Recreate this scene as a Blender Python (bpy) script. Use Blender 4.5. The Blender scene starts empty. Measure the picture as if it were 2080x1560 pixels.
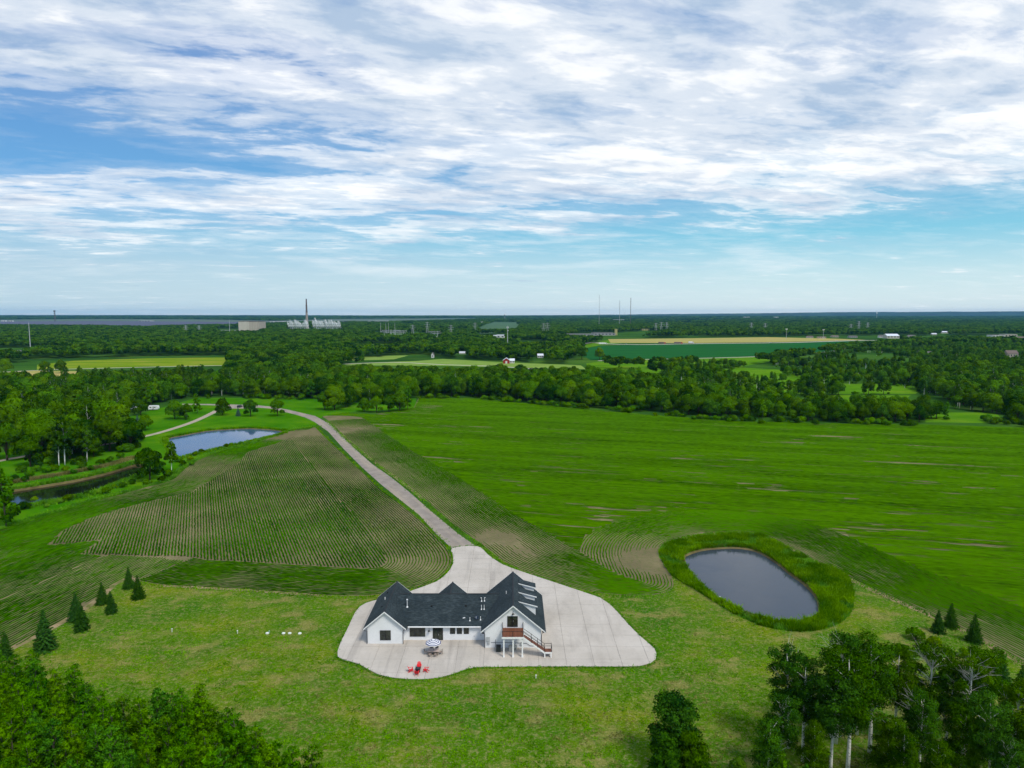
import bpy, math, random
import numpy as np
from mathutils import Vector, Matrix
from mathutils.geometry import tessellate_polygon

SC = bpy.context.scene
COL = SC.collection
RAD = math.radians

# ------------------------------------------------------------------ camera
CAM_H = 61.0
PITCH = RAD(5.81)
FPX = 1405.0                       # focal length in photo pixels (2080 wide)
cam_data = bpy.data.cameras.new("camera")
cam_data.sensor_width = 36.0
cam_data.lens = 36.0 * FPX / 2080.0
cam_data.clip_start = 0.5
cam_data.clip_end = 80000.0
cam = bpy.data.objects.new("camera", cam_data)
COL.objects.link(cam)
cam.location = (0, 0, CAM_H)
cam.rotation_euler = (RAD(90) - PITCH, 0, 0)
SC.camera = cam

# ------------------------------------------------------------------ light
SUN_EL, SUN_AZ = RAD(54), RAD(140)          # azimuth measured clockwise from +Y
W = bpy.data.worlds.new("World")
SC.world = W
W.use_nodes = True
wn = W.node_tree.nodes
wl = W.node_tree.links
wn.clear()


def N(nodes, typ, **kw):
    n = nodes.new(typ)
    for k, v in kw.items():
        if k.startswith("i_"):
            key = k[2:]
            key = int(key) if key.isdigit() else key
            n.inputs[key].default_value = v
        else:
            setattr(n, k, v)
    return n


def math_node(nodes, links, op, a, b=None, c=None, clamp=False):
    n = nodes.new("ShaderNodeMath")
    n.operation = op
    n.use_clamp = clamp
    for i, v in enumerate((a, b, c)):
        if v is None:
            continue
        if isinstance(v, (int, float)):
            n.inputs[i].default_value = v
        else:
            links.new(v, n.inputs[i])
    return n.outputs[0]


def ramp_node(nodes, links, fac, stops, interp='LINEAR'):
    r = nodes.new("ShaderNodeValToRGB")
    r.color_ramp.interpolation = interp
    e = r.color_ramp.elements
    while len(e) < len(stops):
        e.new(0.5)
    for i, (p, c) in enumerate(stops):
        e[i].position = p
        e[i].color = (c[0], c[1], c[2], 1) if not isinstance(c, (int, float)) else (c, c, c, 1)
    links.new(fac, r.inputs[0])
    return r.outputs[0]


def mix_node(nodes, links, fac, a, b, blend='MIX'):
    m = nodes.new("ShaderNodeMix")
    m.data_type = 'RGBA'
    m.blend_type = blend
    for sock, v in ((m.inputs[0], fac), (m.inputs[6], a), (m.inputs[7], b)):
        if isinstance(v, (int, float)):
            sock.default_value = v
        elif isinstance(v, tuple):
            sock.default_value = (v[0], v[1], v[2], 1)
        else:
            links.new(v, sock)
    return m.outputs[2]


def build_sky():
    M = lambda op, a, b=None, c=None, clamp=False: math_node(wn, wl, op, a, b, c, clamp)
    tc = N(wn, "ShaderNodeTexCoord")
    sep = N(wn, "ShaderNodeSeparateXYZ")
    wl.new(tc.outputs["Generated"], sep.inputs[0])
    x, y, z = sep.outputs
    zp = M('MAXIMUM', z, 0.0)
    az = M('ARCTAN2', x, y)                       # 0 ahead, + to the right
    sky = N(wn, "ShaderNodeTexSky")
    sky.sky_type = 'NISHITA'
    sky.sun_disc = False
    sky.sun_elevation = SUN_EL
    sky.sun_rotation = SUN_AZ
    sky.air_density = 1.0
    sky.dust_density = 0.6
    sky.ozone_density = 1.5
    # clear air colour: the physical sky, tinted towards what the humid air shows
    grad_r = ramp_node(wn, wl, zp, [(0.0, (7.4, 8.7, 9.0)), (0.05, (5.6, 7.8, 8.5)), (0.105, (2.1, 5.9, 7.7)),
                                    (0.17, (1.6, 4.4, 7.0)), (0.3, (1.3, 3.1, 6.2)), (1.0, (0.8, 2.0, 5.0))])
    grad_l = ramp_node(wn, wl, zp, [(0.0, (5.0, 6.9, 8.0)), (0.06, (4.2, 6.1, 7.5)), (0.10, (2.6, 5.2, 7.3)),
                                    (0.15, (1.25, 3.9, 7.3)), (0.3, (0.9, 2.6, 6.0)), (1.0, (0.7, 1.8, 4.8))])
    side = M('MULTIPLY_ADD', az, 1.05, 0.62, clamp=True)
    grad = mix_node(wn, wl, side, grad_l, grad_r)
    clear = mix_node(wn, wl, 0.85, sky.outputs[0], grad)
    # cloud deck: a curved sheet overhead, so its texture shrinks towards the horizon
    inv = M('DIVIDE', 1.0, M('ADD', zp, 0.075))
    px = M('MULTIPLY', x, inv)
    py = M('MULTIPLY', y, inv)
    # the deck is combed by the wind: fibres run from the right far to the left near
    u = M('ADD', M('MULTIPLY', px, 0.90), M('MULTIPLY', py, 0.20))
    v = M('ADD', M('MULTIPLY', px, -0.28), M('MULTIPLY', py, 1.0))
    comb = N(wn, "ShaderNodeCombineXYZ")
    wl.new(u, comb.inputs[0]); wl.new(v, comb.inputs[1])

    def noise(scale_x, scale_y, scale, detail, rough, seed, dist=0.0):
        mp = N(wn, "ShaderNodeMapping")
        mp.inputs["Scale"].default_value = (scale_x, scale_y, 1)
        mp.inputs["Location"].default_value = (seed, seed * 0.37, 0)
        wl.new(comb.outputs[0], mp.inputs[0])
        n = N(wn, "ShaderNodeTexNoise")
        n.inputs["Scale"].default_value = scale
        n.inputs["Detail"].default_value = detail
        n.inputs["Roughness"].default_value = rough
        n.inputs["Distortion"].default_value = dist
        wl.new(mp.outputs[0], n.inputs["Vector"])
        return n.outputs[0]
    big = noise(0.55, 0.8, 0.9, 3, 0.5, 3.1)
    mid = noise(0.66, 1.0, 2.2, 10, 0.60, 7.7, 0.25)
    fine = noise(0.62, 1.0, 6.6, 8, 0.64, 1.3, 0.3)
    puff = noise(0.85, 1.0, 1.35, 6, 0.55, 12.4, 0.2)

    # coverage: edge of the deck (lower to the left), a blue gap on the left
    edge = M('MULTIPLY_ADD', az, 0.042, 0.120)
    edge = M('ADD', edge, M('MULTIPLY', M('SUBTRACT', big, 0.5), 0.055))
    cov = M('MULTIPLY', M('SUBTRACT', z, edge), 11.0)
    cov = M('MINIMUM', cov, 0.50)
    cov = M('MAXIMUM', cov, -0.42)
    gx = M('DIVIDE', M('ADD', az, 0.66), 0.34)
    gz = M('DIVIDE', M('SUBTRACT', z, 0.190), 0.050)
    gap = M('EXPONENT', M('MULTIPLY', M('ADD', M('MULTIPLY', gx, gx), M('MULTIPLY', gz, gz)), -1.0))
    cov = M('SUBTRACT', cov, M('MULTIPLY', gap, 0.80))
    gx = M('DIVIDE', M('ADD', az, 0.40), 0.42)
    gz = M('DIVIDE', M('SUBTRACT', z, 0.245), 0.075)
    gap2 = M('EXPONENT', M('MULTIPLY', M('ADD', M('MULTIPLY', gx, gx), M('MULTIPLY', gz, gz)), -1.0))
    cov = M('SUBTRACT', cov, M('MULTIPLY', gap2, 0.30))
    dens = M('ADD', M('MULTIPLY', M('SUBTRACT', mid, 0.5), 2.4), M('MULTIPLY', M('SUBTRACT', fine, 0.5), 1.0))
    dens = M('ADD', dens, cov)
    alpha = ramp_node(wn, wl, M('ADD', M('MULTIPLY', dens, 0.75), 0.36, clamp=True),
                      [(0.0, 0.0), (0.25, 0.10), (0.5, 0.62), (0.75, 0.95), (1.0, 1.0)], 'EASE')
    # shade inside the cloud: thick parts grey-blue below, thin parts glow
    thick = M('ADD', M('MULTIPLY', M('SUBTRACT', puff, 0.5), 3.1), M('MULTIPLY', M('SUBTRACT', mid, 0.5), 1.3))
    thick = M('ADD', thick, M('MULTIPLY', M('SUBTRACT', fine, 0.5), -1.1))
    hi = M('MULTIPLY', M('SUBTRACT', z, 0.19), 2.0)
    hi = M('MULTIPLY', hi, M('MULTIPLY_ADD', M('ABSOLUTE', M('SUBTRACT', az, 0.0)), 1.4, 0.25))
    thick = M('ADD', thick, M('ADD', 0.45, hi), clamp=True)
    ccol = ramp_node(wn, wl, thick, [(0.0, (10.6, 10.6, 10.5)), (0.3, (9.3, 9.5, 9.7)), (0.6, (6.9, 7.6, 8.5)),
                                     (1.0, (4.3, 5.5, 7.1))], 'EASE')
    col = mix_node(wn, wl, alpha, clear, ccol)
    # thin veils and small scraps in the clear band
    mp = N(wn, "ShaderNodeMapping")
    mp.inputs["Scale"].default_value = (1.9, 1.9, 15)
    mp.inputs["Location"].default_value = (2.2, 5.0, 0.3)
    wl.new(tc.outputs["Generated"], mp.inputs[0])
    n2 = N(wn, "ShaderNodeTexNoise")
    n2.inputs["Scale"].default_value = 2.4
    n2.inputs["Detail"].default_value = 9
    n2.inputs["Roughness"].default_value = 0.62
    n2.inputs["Distortion"].default_value = 0.25
    wl.new(mp.outputs[0], n2.inputs["Vector"])
    veil = M('MULTIPLY', M('SUBTRACT', n2.outputs[0], 0.53), 6.0, clamp=True)
    band = ramp_node(wn, wl, zp, [(0.0, 0.0), (0.035, 0.25), (0.075, 0.85), (0.13, 0.6), (0.2, 0.0)])
    veil = M('MULTIPLY', veil, band)
    col = mix_node(wn, wl, M('MULTIPLY', veil, 0.6), col, (8.6, 9.2, 9.5))
    # small dark cumulus scraps low on the left
    mp = N(wn, "ShaderNodeMapping")
    mp.inputs["Scale"].default_value = (1, 1, 5.0)
    mp.inputs["Location"].default_value = (0.35, 0.1, 0.0)
    wl.new(tc.outputs["Generated"], mp.inputs[0])
    n3 = N(wn, "ShaderNodeTexNoise")
    n3.inputs["Scale"].default_value = 13
    n3.inputs["Detail"].default_value = 5
    n3.inputs["Roughness"].default_value = 0.5
    wl.new(mp.outputs[0], n3.inputs["Vector"])
    scr = M('MULTIPLY', M('SUBTRACT', n3.outputs[0], 0.635), 16.0, clamp=True)
    band2 = ramp_node(wn, wl, zp, [(0.0, 0.0), (0.022, 0.3), (0.035, 1.0), (0.065, 1.0), (0.085, 0.0)])
    scr = M('MULTIPLY', scr, M('MULTIPLY', band2, M('MULTIPLY_ADD', az, -3.0, -0.9, clamp=True)))
    col = mix_node(wn, wl, M('MULTIPLY', scr, 0.75), col, (2.2, 3.7, 5.8))
    bg = N(wn, "ShaderNodeBackground")
    bg.inputs[1].default_value = 0.1
    wl.new(col, bg.inputs[0])
    out = N(wn, "ShaderNodeOutputWorld")
    wl.new(bg.outputs[0], out.inputs[0])


build_sky()

sun_data = bpy.data.lights.new("sun", 'SUN')
sun_data.energy = 2.7
sun_data.angle = RAD(16)
sun_data.color = (1.0, 0.93, 0.80)
sun = bpy.data.objects.new("sun", sun_data)
COL.objects.link(sun)
sdir = Vector((math.sin(SUN_AZ) * math.cos(SUN_EL), math.cos(SUN_AZ) * math.cos(SUN_EL), math.sin(SUN_EL)))
sun.rotation_euler = sdir.to_track_quat('Z', 'Y').to_euler()

SC.view_settings.view_transform = 'Standard'
SC.view_settings.look = 'None'
SC.view_settings.gamma = 1.0
SC.view_settings.exposure = 0.12
SC.view_settings.use_curve_mapping = False
SC.render.engine = 'CYCLES'
cy = SC.cycles
cy.max_bounces = 5
cy.diffuse_bounces = 2
cy.glossy_bounces = 2
cy.transmission_bounces = 3
cy.transparent_max_bounces = 8
cy.volume_bounces = 0
cy.use_denoising = True
cy.use_adaptive_sampling = True
cy.adaptive_threshold = 0.02
cy.sample_clamp_indirect = 4.0
cy.caustics_reflective = False
cy.caustics_refractive = False

# ------------------------------------------------------------------ helpers
CP, SP = math.cos(PITCH), math.sin(PITCH)


def G(px, py, h=0.0):
    """World point at height h seen at a photo pixel (gives the real place of a thing on the ground)."""
    a, b = (px - 1040.0) / FPX, (780.0 - py) / FPX
    d = (a, CP + b * SP, -SP + b * CP)
    t = (h - CAM_H) / d[2]
    return (d[0] * t, d[1] * t)


def GP(pts, h=0.0):
    return [G(x, y, h) for x, y in pts]


def H(px, py, Y):
    """x and height of the point at depth Y seen at a photo pixel."""
    a, b = (px - 1040.0) / FPX, (780.0 - py) / FPX
    t = Y / (CP + b * SP)
    return a * t, CAM_H + t * (-SP + b * CP)


def inside(pts, poly):
    """numpy point in polygon; pts (n,2)"""
    x, y = pts[:, 0], pts[:, 1]
    res = np.zeros(len(pts), bool)
    n = len(poly)
    for i in range(n):
        x1, y1 = poly[i]
        x2, y2 = poly[(i + 1) % n]
        if y1 == y2:
            continue
        c = ((y1 > y) != (y2 > y)) & (x < (x2 - x1) * (y - y1) / (y2 - y1) + x1)
        res ^= c
    return res


def smooth_curve(pts, step=2.0, closed=False):
    """Catmull-Rom through pts, resampled at about step metres."""
    P = np.array(pts, float)
    n = len(P)
    out = []
    rng = range(n if closed else n - 1)
    for i in rng:
        p1, p2 = P[i], P[(i + 1) % n]
        p0 = P[i - 1] if (closed or i > 0) else 2 * p1 - p2
        p3 = P[(i + 2) % n] if (closed or i + 2 < n) else 2 * p2 - p1
        k = max(1, int(np.linalg.norm(p2 - p1) / step))
        for j in range(k):
            t = j / k
            out.append(0.5 * ((2 * p1) + (-p0 + p2) * t + (2 * p0 - 5 * p1 + 4 * p2 - p3) * t * t +
                              (-p0 + 3 * p1 - 3 * p2 + p3) * t ** 3))
    if not closed:
        out.append(P[-1])
    return np.array(out)


def dist_to_curve(pts, curve):
    d = np.full(len(pts), 1e9)
    for i in range(len(curve) - 1):
        a, b = curve[i], curve[i + 1]
        ab = b - a
        L = float(ab @ ab)
        if L < 1e-9:
            continue
        t = np.clip(((pts - a) @ ab) / L, 0, 1)
        q = pts - (a + t[:, None] * ab)
        d = np.minimum(d, np.hypot(q[:, 0], q[:, 1]))
    return d


def _hash(ix, iy, seed):
    h = (ix.astype(np.int64) * 374761393 + iy.astype(np.int64) * 668265263 + seed * 1442695041) & 0xFFFFFFFF
    h = ((h ^ (h >> 13)) * 1274126177) & 0xFFFFFFFF
    return ((h ^ (h >> 16)) & 0xFFFF) / 65535.0


def vnoise(x, y, seed=0):
    ix, iy = np.floor(x), np.floor(y)
    fx, fy = x - ix, y - iy
    fx, fy = fx * fx * (3 - 2 * fx), fy * fy * (3 - 2 * fy)
    a, b = _hash(ix, iy, seed), _hash(ix + 1, iy, seed)
    c, d = _hash(ix, iy + 1, seed), _hash(ix + 1, iy + 1, seed)
    return a + (b - a) * fx + (c - a) * fy + (a - b - c + d) * fx * fy


def fbm(x, y, seed=0, oct=4):
    s, a, t = 0, 0.5, 0
    for i in range(oct):
        s = s + a * vnoise(x * 2 ** i, y * 2 ** i, seed + i * 17)
        t += a
        a *= 0.55
    return s / t


def prop(o, label=None, cat=None, group=None, kind=None):
    if label: o["label"] = label
    if cat: o["category"] = cat
    if group: o["group"] = group
    if kind: o["kind"] = kind
    return o


def empty(name, loc, label=None, cat=None, group=None, rz=0.0):
    o = bpy.data.objects.new(name, None)
    COL.objects.link(o)
    o.location = loc
    o.rotation_euler = (0, 0, rz)
    o.empty_display_size = 0.5
    prop(o, label, cat, group)
    return o


def fast_mesh(name, verts, faces, mats, tint=None, smooth=False, mat_idx=None, normals=None):
    """verts (n,3), faces (m,k) all of the same size k"""
    me = bpy.data.meshes.new(name)
    verts = np.asarray(verts, np.float32)
    faces = np.asarray(faces, np.int32)
    m, k = faces.shape
    me.vertices.add(len(verts))
    me.vertices.foreach_set("co", verts.ravel())
    me.loops.add(m * k)
    me.loops.foreach_set("vertex_index", faces.ravel())
    me.polygons.add(m)
    me.polygons.foreach_set("loop_start", np.arange(0, m * k, k, dtype=np.int32))
    me.polygons.foreach_set("loop_total", np.full(m, k, np.int32))
    if mat_idx is not None:
        me.polygons.foreach_set("material_index", np.asarray(mat_idx, np.int32))
    me.polygons.foreach_set("use_smooth", np.full(m, smooth, bool))
    for mt in (mats if isinstance(mats, (list, tuple)) else [mats]):
        me.materials.append(mt)
    if tint is not None:
        at = me.attributes.new("tint", 'FLOAT', 'POINT')
        at.data.foreach_set("value", np.asarray(tint, np.float32))
    me.update(calc_edges=True)
    if normals is not None:
        me.polygons.foreach_set("use_smooth", np.full(m, True))
        me.normals_split_custom_set_from_vertices(np.asarray(normals, np.float32))
    return me


def obj(name, me, parent=None, loc=None):
    o = bpy.data.objects.new(name, me)
    COL.objects.link(o)
    if parent is not None:
        o.parent = parent
    if loc is not None:
        o.location = loc
    return o


class MB:
    """collects solid shapes into one mesh"""

    def __init__(self):
        self.v, self.f, self.m = [], [], []

    def add(self, vs, fs, mi=0):
        b = len(self.v)
        self.v += [tuple(map(float, p)) for p in vs]
        self.f += [tuple(b + i for i in f) for f in fs]
        self.m += [mi] * len(fs)
        return self

    def box(self, x0, x1, y0, y1, z0, z1, mi=0):
        x0, x1 = min(x0, x1), max(x0, x1)
        y0, y1 = min(y0, y1), max(y0, y1)
        vs = [(x0, y0, z0), (x1, y0, z0), (x1, y1, z0), (x0, y1, z0),
              (x0, y0, z1), (x1, y0, z1), (x1, y1, z1), (x0, y1, z1)]
        fs = [(3, 2, 1, 0), (4, 5, 6, 7), (0, 1, 5, 4), (1, 2, 6, 5), (2, 3, 7, 6), (3, 0, 4, 7)]
        return self.add(vs, fs, mi)

    def extrude(self, poly, vec, mi=0):
        """closed planar outline (3D pts) pushed along vec"""
        n = len(poly)
        vs = [tuple(p) for p in poly] + [tuple(np.add(p, vec)) for p in poly]
        fs = [tuple(range(n - 1, -1, -1)), tuple(range(n, 2 * n))]
        fs += [(i, (i + 1) % n, n + (i + 1) % n, n + i) for i in range(n)]
        return self.add(vs, fs, mi)

    def beam(self, a, b, w, h, mi=0, up=(0, 0, 1)):
        a, b = Vector(a), Vector(b)
        d = (b - a).normalized()
        u = Vector(up)
        if abs(d.dot(u)) > 0.98:
            u = Vector((0, 1, 0))
        s = d.cross(u).normalized()
        u = s.cross(d).normalized()
        vs = []
        for p in (a, b):
            for i, j in ((-1, -1), (1, -1), (1, 1), (-1, 1)):
                vs.append(p + s * (i * w / 2) + u * (j * h / 2))
        fs = [(3, 2, 1, 0), (4, 5, 6, 7), (0, 1, 5, 4), (1, 2, 6, 5), (2, 3, 7, 6), (3, 0, 4, 7)]
        return self.add(vs, fs, mi)

    def tube(self, pts, radii, n=8, mi=0, cap=True):
        pts = [Vector(p) for p in pts]
        if isinstance(radii, (int, float)):
            radii = [radii] * len(pts)
        vs, fs = [], []
        for i, p in enumerate(pts):
            d = (pts[min(i + 1, len(pts) - 1)] - pts[max(i - 1, 0)]).normalized()
            u = Vector((0, 0, 1)) if abs(d.z) < 0.9 else Vector((1, 0, 0))
            s = d.cross(u).normalized()
            t = d.cross(s).normalized()
            for k in range(n):
                a = 2 * math.pi * k / n
                vs.append(p + (s * math.cos(a) + t * math.sin(a)) * radii[i])
        for i in range(len(pts) - 1):
            for k in range(n):
                a, b = i * n + k, i * n + (k + 1) % n
                fs.append((a, a + n, b + n, b))
        if cap:
            fs.append(tuple(range(n)))
            fs.append(tuple(range((len(pts) - 1) * n + n - 1, (len(pts) - 1) * n - 1, -1)))
        return self.add(vs, fs, mi)

    def mesh(self, name, mats, origin=(0, 0, 0)):
        me = bpy.data.meshes.new(name)
        o = np.array(origin)
        me.from_pydata([tuple(np.subtract(p, o)) for p in self.v], [], self.f)
        for mt in (mats if isinstance(mats, (list, tuple)) else [mats]):
            me.materials.append(mt)
        if any(self.m):
            me.polygons.foreach_set("material_index", self.m)
        me.update()
        return me

    def build(self, name, mats, parent=None, smooth=False):
        """vertices are given in world coordinates; parents are never turned"""
        origin = np.array(parent.get("_o", (0, 0, 0))) if parent is not None else np.zeros(3)
        me = self.mesh(name, mats, origin)
        if smooth:
            me.polygons.foreach_set("use_smooth", [True] * len(me.polygons))
        o = obj(name, me, parent)
        return o


ORIGIN = {}


def thing(name, loc, label, cat, group=None):
    o = empty(name, loc, label, cat, group)
    ORIGIN[o.name] = loc
    return o


def build(mb, name, mats, parent=None, smooth=False, local=False):
    """link mb as one object; world coordinates unless local"""
    org = (0, 0, 0)
    p = parent
    while p is not None and not local:
        if p.name in ORIGIN:
            org = np.add(org, ORIGIN[p.name])
        p = p.parent
    me = mb.mesh(name, mats, org)
    if smooth:
        me.polygons.foreach_set("use_smooth", [True] * len(me.polygons))
    return obj(name, me, parent)


def copy_tree(o, parent=None):
    c = o.copy()
    COL.objects.link(c)
    if parent is not None:
        c.parent = parent
    for ch in [k for k in o.children]:
        copy_tree(ch, c)
    return c


def sheet(name, outline, z, mat, holes=(), kind='structure'):
    loops = [[Vector((x, y, 0)) for x, y in outline]] + [[Vector((x, y, 0)) for x, y in h] for h in holes]
    tris = tessellate_polygon(loops)
    vs = [(p.x, p.y, z) for lp in loops for p in lp]
    fs = []
    for t in tris:
        a, b, c = (Vector(vs[i]) for i in t)
        fs.append(t if (b - a).cross(c - a).z > 0 else t[::-1])
    me = bpy.data.meshes.new(name)
    me.from_pydata(vs, [], fs)
    me.materials.append(mat)
    me.update()
    o = obj(name, me)
    if kind:
        o["kind"] = kind
    return o


def strip_outline(center, w):
    """ribbon outline of width w (number or list) round a centre line"""
    C_ = np.array(center, float)
    t = np.gradient(C_, axis=0)
    t /= np.linalg.norm(t, axis=1)[:, None]
    nrm = np.stack([-t[:, 1], t[:, 0]], 1)
    w = np.broadcast_to(np.array(w, float), (len(C_),))[:, None]
    L = C_ + nrm * w / 2
    R = C_ - nrm * w / 2
    return [tuple(p) for p in L] + [tuple(p) for p in R[::-1]]

# ------------------------------------------------------------------ materials
MATS = {}


def material(name, color, rough=0.8, vary=0.0, vscale=1.0, color2=None, spec=0.3, metal=0.0, bump=0.0, bscale=20.0, detail=5,
             stretch=(1, 1, 1), lo=0.35, hi=0.65):
    """principled material; colour wanders between color and color2 with noise in object space"""
    m = bpy.data.materials.new(name)
    m.use_nodes = True
    nt = m.node_tree
    nodes, links = nt.nodes, nt.links
    b = nodes["Principled BSDF"]
    b.inputs["Roughness"].default_value = rough
    b.inputs["Specular IOR Level"].default_value = spec
    b.inputs["Metallic"].default_value = metal
    b.inputs["Base Color"].default_value = (*color, 1)
    if vary or color2:
        c2 = color2 or tuple(min(1, c * (1 + vary)) for c in color)
        c1 = color if color2 else tuple(c * (1 - vary) for c in color)
        tc = N(nodes, "ShaderNodeTexCoord")
        mp = N(nodes, "ShaderNodeMapping")
        mp.inputs["Scale"].default_value = stretch
        links.new(tc.outputs["Object"], mp.inputs[0])
        n = N(nodes, "ShaderNodeTexNoise", i_Scale=vscale, i_Detail=detail, i_Roughness=0.6)
        links.new(mp.outputs[0], n.inputs["Vector"])
        c = ramp_node(nodes, links, n.outputs[0], [(lo, c1), (hi, c2)])
        links.new(c, b.inputs["Base Color"])
    if bump:
        tc = N(nodes, "ShaderNodeTexCoord")
        n = N(nodes, "ShaderNodeTexNoise", i_Scale=bscale, i_Detail=4)
        links.new(tc.outputs["Object"], n.inputs["Vector"])
        bp = N(nodes, "ShaderNodeBump", i_Strength=1.0, i_Distance=bump)
        links.new(n.outputs[0], bp.inputs["Height"])
        links.new(bp.outputs[0], b.inputs["Normal"])
    MATS[name] = m
    return m


def patchy(name, layers, rough=0.95, bump=0.0, bscale=3.0, spec=0.0, stretch_angle=0.0):
    """ground colour in layers: each (scale, detail, stretch, [(pos, colour)...]) ramps; first is the base,
    the others ((scale, detail, stretch, lo, hi, colour, amount)) are patches laid over it"""
    m = bpy.data.materials.new(name)
    m.use_nodes = True
    nodes, links = m.node_tree.nodes, m.node_tree.links
    b = nodes["Principled BSDF"]
    b.inputs["Roughness"].default_value = rough
    b.inputs["Specular IOR Level"].default_value = spec
    tc = N(nodes, "ShaderNodeTexCoord")
    rot = N(nodes, "ShaderNodeMapping")
    rot.inputs["Rotation"].default_value = (0, 0, stretch_angle)
    links.new(tc.outputs["Object"], rot.inputs[0])

    def nz(scale, detail, stretch, seed):
        mp = N(nodes, "ShaderNodeMapping")
        mp.inputs["Scale"].default_value = stretch
        mp.inputs["Location"].default_value = (seed, seed * 1.7, 0)
        links.new(rot.outputs[0], mp.inputs[0])
        n = N(nodes, "ShaderNodeTexNoise", i_Scale=scale, i_Detail=detail, i_Roughness=0.62)
        links.new(mp.outputs[0], n.inputs["Vector"])
        return n.outputs[0]
    sc, de, st, stops = layers[0]
    col = ramp_node(nodes, links, nz(sc, de, st, 1.0), stops)
    for i, (sc, de, st, lo, hi, c, amt) in enumerate(layers[1:]):
        f = ramp_node(nodes, links, nz(sc, de, st, 11.3 * (i + 2)), [(lo, 0.0), (hi, amt)])
        col = mix_node(nodes, links, f, col, c)
    links.new(col, b.inputs["Base Color"])
    if bump:
        n = N(nodes, "ShaderNodeTexNoise", i_Scale=bscale, i_Detail=6, i_Roughness=0.7)
        links.new(tc.outputs["Object"], n.inputs["Vector"])
        bp = N(nodes, "ShaderNodeBump", i_Strength=1.0, i_Distance=bump)
        links.new(n.outputs[0], bp.inputs["Height"])
        links.new(bp.outputs[0], b.inputs["Normal"])
    MATS[name] = m
    return m


def leaf_material(name, dark, light, rnd=0.25, trans=0.3, yellow=0.0, rough=0.65):
    """foliage: colour from the per-leaf tint plus a little of its own for each tree"""
    m = bpy.data.materials.new(name)
    m.use_nodes = True
    nodes, links = m.node_tree.nodes, m.node_tree.links
    b = nodes["Principled BSDF"]
    b.inputs["Roughness"].default_value = rough
    b.inputs["Specular IOR Level"].default_value = 0.0
    at = N(nodes, "ShaderNodeAttribute")
    at.attribute_name = "tint"
    oi = N(nodes, "ShaderNodeObjectInfo")
    f = math_node(nodes, links, 'ADD', at.outputs["Fac"],
                  math_node(nodes, links, 'MULTIPLY', math_node(nodes, links, 'SUBTRACT', oi.outputs["Random"], 0.5), rnd * 2),
                  clamp=True)
    col = ramp_node(nodes, links, f, [(0.0, dark), (1.0, light)])
    hs = N(nodes, "ShaderNodeHueSaturation")
    h = math_node(nodes, links, 'MULTIPLY', oi.outputs["Random"], 7.31)
    h = math_node(nodes, links, 'FRACT', h)
    links.new(math_node(nodes, links, 'MULTIPLY_ADD', h, 0.024, 0.489), hs.inputs["Hue"])
    links.new(math_node(nodes, links, 'MULTIPLY_ADD', h, -0.14, 1.12), hs.inputs["Saturation"])
    links.new(col, hs.inputs["Color"])
    links.new(hs.outputs[0], b.inputs["Base Color"])
    tr = N(nodes, "ShaderNodeBsdfTranslucent")
    links.new(hs.outputs[0], tr.inputs[0])
    ms = N(nodes, "ShaderNodeMixShader")
    ms.inputs[0].default_value = trans
    links.new(b.outputs[0], ms.inputs[1])
    links.new(tr.outputs[0], ms.inputs[2])
    links.new(ms.outputs[0], nodes["Material Output"].inputs[0])
    MATS[name] = m
    return m
rng = np.random.default_rng(7)

# ------------------------------------------------------------------ ground
patchy("meadow_ground", [(0.004, 8, (1, 2.2, 1), [(0.32, (0.020, 0.062, 0.010)), (0.5, (0.035, 0.105, 0.012)), (0.66, (0.075, 0.16, 0.018))]),
                         (0.02, 6, (1, 1, 1), 0.55, 0.75, (0.11, 0.15, 0.035), 0.5),
                         (0.3, 5, (1, 1, 1), 0.45, 0.75, (0.02, 0.075, 0.008), 0.5)])
patchy("lawn_grass", [(0.055, 7, (1, 1, 1), [(0.32, (0.030, 0.130, 0.001)), (0.50, (0.072, 0.170, 0.002)), (0.64, (0.150, 0.205, 0.005))]),
                      (0.13, 9, (1, 1.5, 1), 0.51, 0.63, (0.26, 0.225, 0.07), 0.72),
                      (1.3, 7, (1, 1, 1), 0.50, 0.66, (0.31, 0.265, 0.115), 0.6),
                      (0.6, 6, (1, 1, 1), 0.50, 0.72, (0.035, 0.11, 0.005), 0.65),
                      (4.0, 4, (1, 1, 1), 0.46, 0.66, (0.025, 0.075, 0.004), 0.62),
                      (2.2, 8, (1, 1.3, 1), 0.55, 0.65, (0.36, 0.30, 0.14), 0.45)], bump=0.10, bscale=2.2)
patchy("mown_grass", [(0.05, 7, (1, 1, 1), [(0.32, (0.026, 0.135, 0.001)), (0.52, (0.052, 0.18, 0.002)), (0.68, (0.095, 0.21, 0.004))]),
                      (0.5, 6, (1, 1, 1), 0.52, 0.7, (0.03, 0.12, 0.006), 0.5)], bump=0.08, bscale=2.0)
patchy("soil", [(0.06, 8, (1, 1, 1), [(0.3, (0.12, 0.105, 0.055)), (0.5, (0.175, 0.15, 0.08)), (0.7, (0.26, 0.215, 0.12))]),
                (1.1, 7, (1, 1, 1), 0.48, 0.68, (0.08, 0.13, 0.025), 0.6),
                (6, 4, (1, 1, 1), 0.5, 0.7, (0.14, 0.115, 0.08), 0.4)], bump=0.05, bscale=3.0)
patchy("bank_soil", [(0.4, 6, (1, 1, 1), [(0.35, (0.10, 0.085, 0.035)), (0.65, (0.17, 0.14, 0.06))])])
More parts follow.
